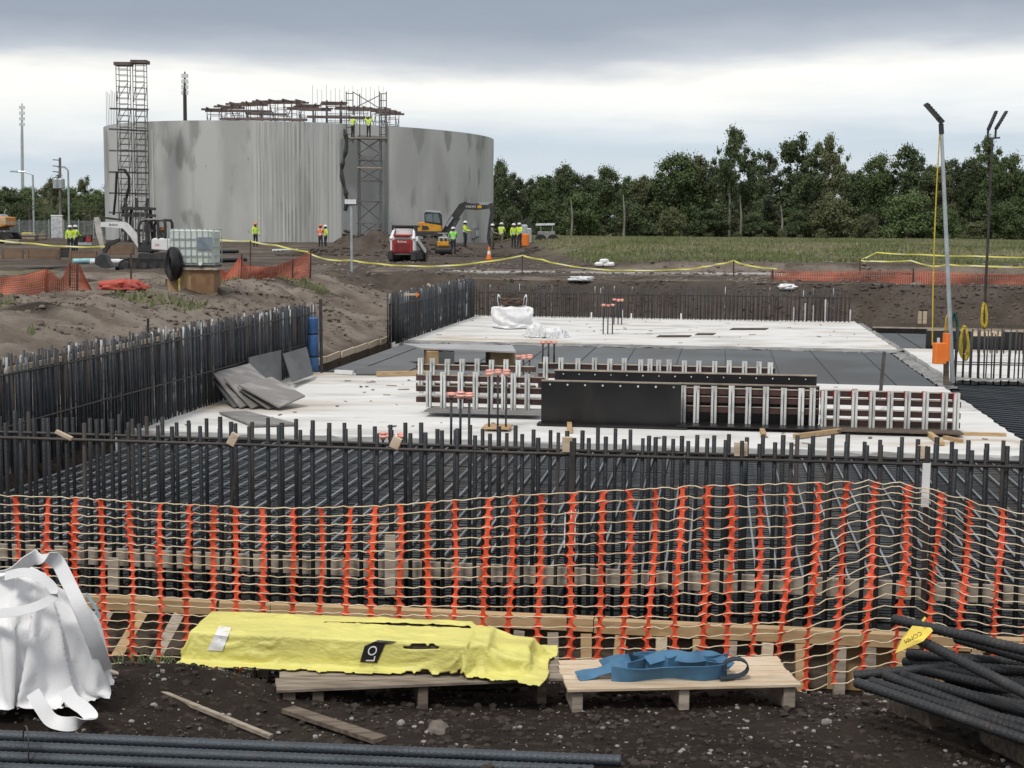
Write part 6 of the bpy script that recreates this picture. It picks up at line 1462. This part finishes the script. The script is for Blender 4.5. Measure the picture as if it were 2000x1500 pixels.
m.build('wire_mesh', mGalv, t, world=True, kind='stuff')

# ================================================================== FAR ORANGE MESH, TAPES, CONES
def far_mesh(label, tops_, d0, d1, mat, bots_=None, hgt=1.0, pitch=.085, post=(), lean=0):
    xs = [a for a, b in tops_]; t = thing('debris_mesh', label, 'barrier mesh', P(xs[0], tops_[0][1], d0)); x0, x1 = xs[0], xs[-1]
    Lm = (P(x1, 500, d1) - P(x0, 500, d0)).length; n = int(Lm / pitch); m = MB(); R_ = 12; grid = []
    for i in range(n + 1):
        px = x0 + (x1 - x0) * i / n; d_ = d0 + (d1 - d0) * i / n + .12 * math.sin(i * .31); yt = ip(tops_, px); yb = ip(bots_, px); col_ = []
        for k in range(R_ + 1): f = k / R_; p = P(px, yt + (yb - yt) * f, d_ + .15 * math.sin(i * .13 + f * 3)); col_.append(p)
        grid.append(col_)
    for col_ in grid:
        for k in range(R_): m.ribbon([col_[k], col_[k + 1]], (1, 0, 0), pitch * .30, .003)
    for k in range(R_ + 1):
        for i in range(n): m.ribbon([grid[i][k], grid[i + 1][k]], (0, 0, 1), .022, .003)
    m.build('netting', mat, t, world=True, kind='stuff')
    for (px, y0, y1) in post: d_ = float(np.interp(px, [x0, x1], [d0, d1])) - .06; MB().bar(P(px, y1, d_), P(px + 1, y0, d_), .045, .045, (0, 1, 0)).build('post', mRustMetal, t, world=True)
    return t
far_mesh('sagging orange mesh on the bank top at the far left end', [(-30, 545), (0, 543), (50, 537), (88, 526), (100, 532), (116, 547), (124, 540), (134, 514), (155, 516), (163, 535), (182, 572)], 32.6, 37.5, mMeshFar, [(-30, 594), (88, 590), (150, 584), (182, 573)], post=((90, 524, 591), (136, 514, 560), (150, 516, 584)))
far_mesh('orange mesh strung from the plywood crate to the bank corner', [(416, 505), (430, 522), (440, 533), (456, 520), (470, 498), (480, 519), (510, 522), (540, 520), (570, 508), (590, 500), (607, 492)], 42.6, 47.6, mMeshFar, [(416, 563), (440, 560), (470, 549), (520, 548), (607, 543)], post=((471, 496, 552), (571, 505, 545), (606, 490, 544)))
far_mesh('long dusty orange mesh before the grassed field on the right', [(1506, 530), (1560, 531), (1780, 530), (1784, 528), (1900, 535), (2090, 538)], 55.5, 52.5, mMeshFar, [(1506, 566), (1600, 566), (1800, 571), (2090, 574)], post=((1508, 526, 570), (1783, 524, 574)))
q = GT(243, 568); t = thing('mesh_heap', 'crumpled heap of red mesh on the bank crest', 'mesh heap', q)
blob(0, .62, .35, .26, 31, n=60, k=26, square=.9, fold=.45, taper=.5).build('crumple', mMeshRed, t, smooth=True)
def tape(label, pts, d_, w=.058):
    P3 = []
    for i in range(len(pts) - 1):
        a, b = Vector(pts[i]), Vector(pts[i + 1])
        for k in range(8): u = k / 8; p = a.lerp(b, u); P3.append(P(p.x, p.y + 1.2 * math.sin(PI * u), d_ + (p.z if len(p) > 2 else 0)))
    P3.append(P(*pts[-1][:2], d_)); wd = [Vector((.0, .25 * math.sin(i * .8), 1)) for i in range(len(P3))]
    return tag(MB().ribbon(P3, wd, w, .004).build('caution_tape', mTape), label, 'caution tape')
def stake(px, yt, yb, lab, d_, w=.05):
    a = P(px, yb, d_); a.z = min(a.z, gz(a.x, a.y)); b = P(px, yt, d_); return tag(MB().bar(a, b, w, w, (0, 1, 0)).build('fence_stake', mRustMetal), lab, 'stake')
tape('yellow caution tape across the left clutter', [(-20, 467, 0), (70, 476, 0), (130, 481, 0), (205, 481, 0)], 58)
tape('yellow caution tape from the tote to the orange mesh corner', [(416, 467, 0), (489, 471, 0), (540, 479, 0), (602, 492, 0)], 58)
stake(489, 470, 508, 'rusty stake carrying tape between tote and mesh corner', 58)
tape('yellow caution tape dipping past the flood light to the berm', [(602, 494, 0), (640, 507, 0), (686, 508, 0), (740, 515, 0), (800, 519, 0), (868, 519, 0), (940, 512, 0), (1021, 499, 0), (1060, 507, 0), (1090, 515, 0)], 58.2)
stake(1020, 499, 545, 'rusty stake where the tape peaks before the berm', 58.2)
tape('limp caution tape along the light gravel strip', [(1090, 515, 0), (1160, 525, 0), (1230, 528, 0), (1330, 526, 0), (1370, 522, 0)], 58.6, .05)
tape('yellow caution tape peaking over a stake before the field', [(1370, 521, 0), (1400, 516, 0), (1433, 509, 0), (1460, 518, 0), (1517, 525, 0)], 58.2)
stake(1433, 509, 552, 'rusty stake under the tape peak before the field', 58.2)
tape('yellow caution tape on the berm face above the long mesh', [(1680, 508, 0), (1700, 510, 0), (1780, 509, 0), (1822, 520, 0), (1850, 516, 0), (1900, 519, 0), (2060, 522, 0)], 60)
tape('upper caution tape running over the berm towards the field', [(1680, 507, 0), (1712, 493, 0), (1800, 497, 0), (1900, 500, 0), (2060, 503, 0)], 66)
stake(1680, 505, 532, 'thin stake at the corner of the berm tapes', 60)
stake(256, 495, 552, 'thin rusty stake behind the red mesh heap', 44); stake(325, 545, 556, 'short peg on the bank left of the crate', 42)
q = GT(955, 507); t = thing('traffic_cone', 'orange and white traffic cone on the haul ground', 'cone', q)
MB().box((0, 0, .02), (.38, .38, .04)).build('base', mOrangePl, t); MB().lathe([(.15, .04), (.105, .30)], 14).build('body', mOrangePl, t); MB().lathe([(.105, .30), (.075, .48)], 14).build('white_band', mWhite, t); MB().lathe([(.075, .48), (.035, .72), (.02, .73)], 14).build('tip', mOrangePl, t)
q = GT(1180, 521); t = thing('sandbag_pile', 'white sandbags heaped below the berm', 'sandbags', q)
for i, (x_, z_, s_) in enumerate(((-.22, 0, 1), (.12, .0, .9), (0, .14, 1), (.3, 0, .7))): blob(0, .20 * s_, .15, .19, 50 + i, n=18, k=10, square=.8, fold=.2).build('sandbag', mBag, t, smooth=True).location = (x_, 0, z_)
q = GT(1135, 549); blobm = blob(0, .5, .3, .16, 77, n=30, k=12, square=.9, fold=.5, taper=.4); o = blobm.build('plastic_scrap', mPlastic); o.location = q; tag(o, 'white plastic scrap lying on the back rim', 'scrap')
q = GT(1537, 566); o = blob(0, .28, .2, .2, 78, n=20, k=12, square=.8, fold=.4).build('paper_sack', mBag); o.location = q; tag(o, 'white paper sack slumped at the end of the long mesh', 'sack')
# wood arrow marker
t = thing('marker_lath', 'pale lath with an orange painted end over the back starter bars', 'lath', P(805, 578, 38))
MB().bar(P(789, 575, 38), P(816, 575, 38), .03, .06).build('lath', mWoodN, t, world=True); m = MB(); m.prism([P(812, 570, 37.97), P(820, 575, 37.97), P(813, 581, 37.97)], (0, 1, 0), 0, .02); m.build('painted_end', mOrangePl, t, world=True)
for px, py, d_ in ((838, 557, 52.6), (1294, 558, 52.6), (494, 622, 28.0)):
    q = P(px, py, d_); tag(MB().box(q, (.16, .03, .11), (0, .6, 0)).build('wood_chip', mWoodN), 'small pale wood offcut above the starter bars', 'offcut', 'wood offcuts on the rim')

# ================================================================== TREES
def leafy(kind, seed, n):
    rs = np.random.RandomState(seed); C = []; Hh = 10.0
    def shell(n, rx, zc, rz, r0, r1, lo=-.75, inner=.55):
        for i in range(n):
            a = rs.rand() * 6.283; u = rs.uniform(lo, 1); rr = math.sqrt(max(0, 1 - u * u)) * rs.uniform(inner, 1.05); C.append((rx * rr * math.cos(a), rx * rr * math.sin(a), zc + rz * u * rs.uniform(.85, 1.05), rs.uniform(r0, r1)))
    if kind == 'oak':            # broad dense crown
        shell(52, 3.4, 5.7, 3.5, .45, 1.0); shell(12, 2.2, 5.6, 2.4, .9, 1.3, -.9, 0)
    elif kind == 'pine':         # tall, uneven layers
        for i in range(46):
            f = i / 45; w = 2.5 * (1 - abs(f - .38) ** 1.5 * 1.3) * rs.uniform(.15, 1.1); a = rs.rand() * 6.283; C.append((w * math.cos(a), w * math.sin(a), 2.6 + 7.0 * f, rs.uniform(.4, .85)))
    elif kind == 'gum':          # open crown with separate puffs over a lower skirt
        for k in range(5):
            a = rs.rand() * 6.283; u = k / 4; cx, cy, cz = 1.7 * math.cos(a) * (1 - u * .5), 1.7 * math.sin(a) * (1 - u * .5), 5.6 + 3.2 * u
            for i in range(8): C.append((cx + rs.normal(0, .75), cy + rs.normal(0, .75), cz + rs.normal(0, .5), rs.uniform(.35, .75)))
        shell(18, 2.2, 3.6, 2.0, .4, .8, -.8, .2)
    else:                        # bush down to the ground
        shell(46, 5.2, .8, 8.4, .8, 1.5, 0, .55); shell(12, 3.4, .8, 6, 1.5, 2.2, 0, 0)
    C = np.array(C); w = C[:, 3] ** 2; ci = rs.choice(len(C), n, p=w / w.sum()); g = rs.normal(0, 1, (n, 3)); g /= np.linalg.norm(g, axis=1)[:, None]
    rad = C[ci, 3][:, None] * np.abs(rs.normal(0, .57, (n, 1))) * np.array([1.25, 1.25, .85]); pos = C[ci, :3] + g * rad
    nrm = g * .8 + rs.normal(0, .7, (n, 3)) + np.array([0, 0, .5]); nrm /= np.linalg.norm(nrm, axis=1)[:, None]
    t1 = np.cross(nrm, rs.normal(0, 1, (n, 3))); t1 /= np.linalg.norm(t1, axis=1)[:, None]; t2 = np.cross(nrm, t1)
    sz = rs.uniform(.09, .20, (n, 1)) * (1.5 if kind == 'bush' else 1); 
    v = np.stack([pos - t1 * sz, pos - t2 * sz * .62, pos + t1 * sz, pos + t2 * sz * .62], 1).reshape(-1, 3)
    me_ = bpy.data.meshes.new('crown'); me_.vertices.add(n * 4); me_.vertices.foreach_set('co', v.ravel()); me_.loops.add(n * 4); me_.loops.foreach_set('vertex_index', np.arange(n * 4, dtype=np.int32))
    me_.polygons.add(n); me_.polygons.foreach_set('loop_start', np.arange(0, n * 4, 4, dtype=np.int32)); me_.update()
    m = MB(); ht = {'oak': 5.5, 'pine': 9.2, 'gum': 8.0, 'bush': 1.5}[kind]
    bend = [rs.uniform(-.25, .25) for _ in range(4)]
    m.tube([(0, 0, -.4), (bend[0] * .5, 0, ht * .35), (bend[1], bend[2] * .5, ht * .7), (bend[1] + bend[3], bend[2], ht)], [.26, .19, .14, .05], 7)
    for k in rs.choice(len(C), min(9, len(C)), replace=False):
        c_ = C[k]; z0 = min(ht * .85, max(1.0, c_[2] - 1.8)); m.tube([(bend[1] * z0 / ht, 0, z0), (c_[0] * .5, c_[1] * .5, (z0 + c_[2]) / 2 + .2), (c_[0], c_[1], c_[2])], [.09, .06, .02], 5)
    return me_, m.mesh('trunk')
LIB = {}
for kind, seeds, n in (('oak', (1, 2, 3), 26000), ('pine', (4, 5, 6), 16000), ('gum', (7, 8), 18000), ('bush', (9, 10), 17000)): LIB[kind] = [leafy(kind, s_, n) for s_ in seeds]
tcount = 0
TL = {'oak': 'broad dense evergreen tree in the wood beyond the field', 'pine': 'narrow pine in the wood beyond the field', 'gum': 'open crowned tree rising above the wood', 'bush': 'rounded bush at the foot of the wood beyond the field'}
def tree(kind, px, ytop, d_, wpx, ybase=None, label=None, group='trees of the wood beyond the field', mat=None, bark=mBark):
    global tcount
    q = P(px, 468, d_); zg = gz(q.x, q.y); top = P(px, ytop, d_); H = top.z - zg; s_ = d_ / FPX; nat = {'oak': 8.4, 'pine': 5.6, 'gum': 7.2, 'bush': 12.5}[kind]; hN = {'oak': 10.0, 'pine': 10.3, 'gum': 9.9, 'bush': 10.3}[kind]
    ks = LIB[kind]; cm, tm = ks[tcount % len(ks)]; tcount += 1
    mat = mat or random.choice(mLeafs)
    cw = {0: 'dark green', 1: 'fresh green', 2: 'olive green', 3: 'grey green'}[mLeafs.index(mat)]; sw = 'very tall' if ytop < 290 else ('tall' if ytop < 325 else ('mid height' if ytop < 380 else 'low'))
    if label is None and kind == 'bush': sw = 'high' if ytop < 375 else ('knee high' if ytop > 440 else ('middling' if ytop < 400 else 'low'))
    t = thing('bush' if kind == 'bush' else 'tree', label or (sw + ' ' + cw + ' ' + TL[kind]), 'bush' if kind == 'bush' else 'tree', (q.x, q.y, zg), random.uniform(0, 6.28), group if kind != 'bush' else group.replace('trees', 'bushes'))
    t.scale = (wpx * s_ / nat, wpx * s_ / nat, H / hN)
    inst(tm, 'trunk', t, mat=bark); inst(cm, 'crown', t, mat=mat); return t
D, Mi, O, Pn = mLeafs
# the skyline trees as they stand in the photograph
for kind, px, yt, wp, d_, mt in (('oak', 978, 306, 60, 178, D), ('pine', 1003, 335, 46, 182, Pn), ('pine', 1034, 345, 44, 185, D), ('oak', 1062, 343, 62, 180, Mi), ('oak', 1108, 315, 78, 176, D), ('pine', 1150, 338, 48, 184, Pn), ('oak', 1182, 320, 80, 178, D), ('pine', 1226, 342, 50, 186, Mi),
        ('oak', 1262, 334, 80, 180, O), ('oak', 1322, 293, 124, 172, Mi), ('oak', 1366, 296, 96, 176, O), ('gum', 1424, 248, 76, 168, D), ('gum', 1462, 290, 84, 172, D), ('pine', 1500, 292, 60, 180, Pn), ('gum', 1552, 266, 104, 168, D), ('gum', 1620, 264, 78, 170, O), ('pine', 1588, 280, 70, 176, D),
        ('oak', 1668, 322, 76, 182, D), ('oak', 1712, 296, 92, 174, Mi), ('gum', 1770, 284, 96, 172, D), ('oak', 1822, 312, 86, 178, O), ('pine', 1852, 306, 60, 182, Pn), ('oak', 1890, 300, 84, 180, D), ('gum', 1926, 268, 74, 174, Mi), ('oak', 1968, 296, 92, 176, Mi), ('oak', 2024, 300, 100, 178, D), ('oak', 2080, 305, 100, 178, D)):
    tree(kind, px, yt, d_, wp, mat=mt, bark=mBarkPale if kind == 'gum' else mBark)
# second rank closing the gaps
for i in range(24):
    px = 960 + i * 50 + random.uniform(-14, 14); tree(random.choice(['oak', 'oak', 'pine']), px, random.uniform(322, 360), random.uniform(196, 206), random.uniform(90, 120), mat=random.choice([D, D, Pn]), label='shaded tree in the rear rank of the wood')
for i in range(22):
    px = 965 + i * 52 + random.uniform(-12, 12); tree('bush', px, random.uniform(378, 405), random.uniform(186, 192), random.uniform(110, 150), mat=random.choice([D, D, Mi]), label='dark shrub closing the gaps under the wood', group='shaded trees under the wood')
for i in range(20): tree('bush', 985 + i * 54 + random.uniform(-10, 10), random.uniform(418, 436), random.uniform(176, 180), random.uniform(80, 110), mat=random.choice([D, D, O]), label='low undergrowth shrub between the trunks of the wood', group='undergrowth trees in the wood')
# bushes in front
for px, yt, wp, mt in ((1135, 368, 110, Mi), (1230, 385, 100, D), (1060, 388, 84, Mi), (1000, 395, 60, D), (1390, 402, 110, D), (1310, 398, 70, O), (1470, 410, 80, D), (1622, 372, 120, O), (1560, 405, 70, D), (1690, 412, 60, O), (1775, 366, 130, Mi), (1840, 395, 90, Mi), (1912, 430, 90, O), (1965, 385, 110, Mi), (2030, 390, 100, D)):
    tree('bush', px, yt, random.uniform(160, 166), wp, mat=mt)
for px, yt in ((1527, 445), (1605, 445), (1440, 452), (1700, 452)): tree('bush', px, yt, 158, 24, mat=O, label='small pale shrub on the field edge before the wood', group='small trees on the field edge')
for px, yt, yb in ((1446, 380, 468), (1526, 400, 468), (1116, 390, 460), (1218, 380, 462)):
    q = P(px, yb, 159); q.z = gz(q.x, q.y) - .1; tag(MB().tube([q, P(px + 2, (yt + yb) / 2, 159), P(px - 1, yt, 159)], [.14, .11, .05], 7).build('bare_trunk', mBarkPale), 'bare pale trunk standing at the wood edge', 'tree trunk', 'bare trunks at the wood edge')
# left wood with cabbage palms
gL = 'trees beyond the left fence'
for px, yt, wp, kd in ((-20, 355, 90, 'oak'), (20, 358, 80, 'oak'), (60, 362, 80, 'oak'), (95, 352, 70, 'oak'), (112, 342, 50, 'gum'), (140, 362, 70, 'oak'), (165, 346, 46, 'gum'), (190, 362, 70, 'oak'), (222, 356, 80, 'oak'), (255, 360, 80, 'oak')):
    tree(kd, px, yt, random.uniform(200, 215), wp, label='dense evergreen tree beyond the left chain link fence', group=gL, mat=random.choice([D, Mi, O]))
for i in range(9): tree('bush', -20 + i * 30, random.uniform(385, 398), random.uniform(192, 196), 66, label='dark shrub beyond the left chain link fence', group=gL, mat=random.choice([D, Mi]))
def palm_mesh(seed):
    rs = np.random.RandomState(seed); m = MB()
    for i in range(34):
        a = rs.rand() * 6.28; el_ = rs.uniform(-.5, 1.2); L_ = rs.uniform(1.3, 1.9); d_ = Vector((math.cos(a) * math.cos(el_), math.sin(a) * math.cos(el_), math.sin(el_)))
        c_ = Vector((0, 0, 4.6)) + d_ * L_; sd_ = d_.cross(Vector((0, 0, 1))).normalized()
        m.tube([(0, 0, 4.6), tuple(c_)], .02, 3)
        for k in range(9): u = (k - 4) / 4; e_ = c_ + (d_ * (1 - abs(u) * .5) + sd_ * u * .9 + Vector((0, 0, -.35 * abs(u)))) * .85; m.add([c_ - sd_ * .03, c_ + sd_ * .03, e_], [(0, 1, 2)])
    tr = MB(); tr.tube([(0, 0, -.2), (.05, 0, 2.4), (0, 0, 4.7)], [.2, .17, .2], 8); return m.mesh('crown'), tr.mesh('trunk')
PM = [palm_mesh(3), palm_mesh(8)]
for i, (px, yt) in enumerate(((58, 385), (165, 388), (178, 392), (88, 392))):
    q = P(px, 450, 178); zg = gz(q.x, q.y); H = P(px, yt, 178).z - zg; t = thing('palm_tree', 'short cabbage palm behind the left chain link fence', 'palm tree', (q.x, q.y, zg), i, 'cabbage palms behind the left fence')
    t.scale = (H / 6.2,) * 3; inst(PM[i % 2][1], 'trunk', t, mat=mBark); inst(PM[i % 2][0], 'crown', t, mat=O)

# ================================================================== GRASS
rs = np.random.RandomState(11)
def grass_field(name, n, lab, xr, yr, hmin, hmax, test):
    yv = yr[0] + (yr[1] - yr[0]) * rs.rand(n) ** 1.4; xv = rs.uniform(xr[0], xr[1], n); k = test(xv, yv); xv, yv = xv[k], yv[k]; n = len(xv); zv = terrain(xv, yv)
    h = rs.uniform(hmin, hmax, n) * (1 + 1.2 * np.clip(fbm(xv * .25, yv * .25, 3), -.4, .6)); a = rs.rand(n) * 6.28; w = .03 + .03 * rs.rand(n); ln = h * rs.uniform(.1, .6, n); b = rs.rand(n) * 6.28
    V_ = np.zeros((n, 3, 3)); V_[:, 0] = np.stack([xv - np.cos(a) * w, yv - np.sin(a) * w, zv - .02], 1); V_[:, 1] = np.stack([xv + np.cos(a) * w, yv + np.sin(a) * w, zv - .02], 1); V_[:, 2] = np.stack([xv + np.cos(b) * ln, yv + np.sin(b) * ln, zv + h], 1)
    me_ = bpy.data.meshes.new(name); me_.vertices.add(n * 3); me_.vertices.foreach_set('co', V_.ravel()); me_.loops.add(n * 3); me_.loops.foreach_set('vertex_index', np.arange(n * 3, dtype=np.int32)); me_.polygons.add(n); me_.polygons.foreach_set('loop_start', np.arange(0, n * 3, 3, dtype=np.int32)); me_.update()
    o = new_obj(name, me_, mGrassB); tag(o, lab, 'grass', kind='stuff')
def t1(x, y): return (x > 3.0 - (y - 84) * .04 + 4 * fbm(x * .3, y * .3, 3)) & (y > 65.2 - .10 * (x - 5) + 3 * fbm(x * .4, y * .4 + 7, 3)) & (np.abs(x) < .42 * y + 3)
grass_field('field_grass', 120000, 'rough dry grass over the berm and field', (-2, 62), (63, 150), .08, .22, t1)
def t2(x, y): A = x * CA - y * SA; B = x * SA + y * CA; return (A < -12.2) & (A > -16.5) & (fbm(x * .35 + 40, y * .35, 4) > .06)
grass_field('bank_grass', 16000, 'thin green grass tufts on the bank crest', (-14, -4), (26, 48), .06, .20, t2)
bpy.context.view_layer.update()
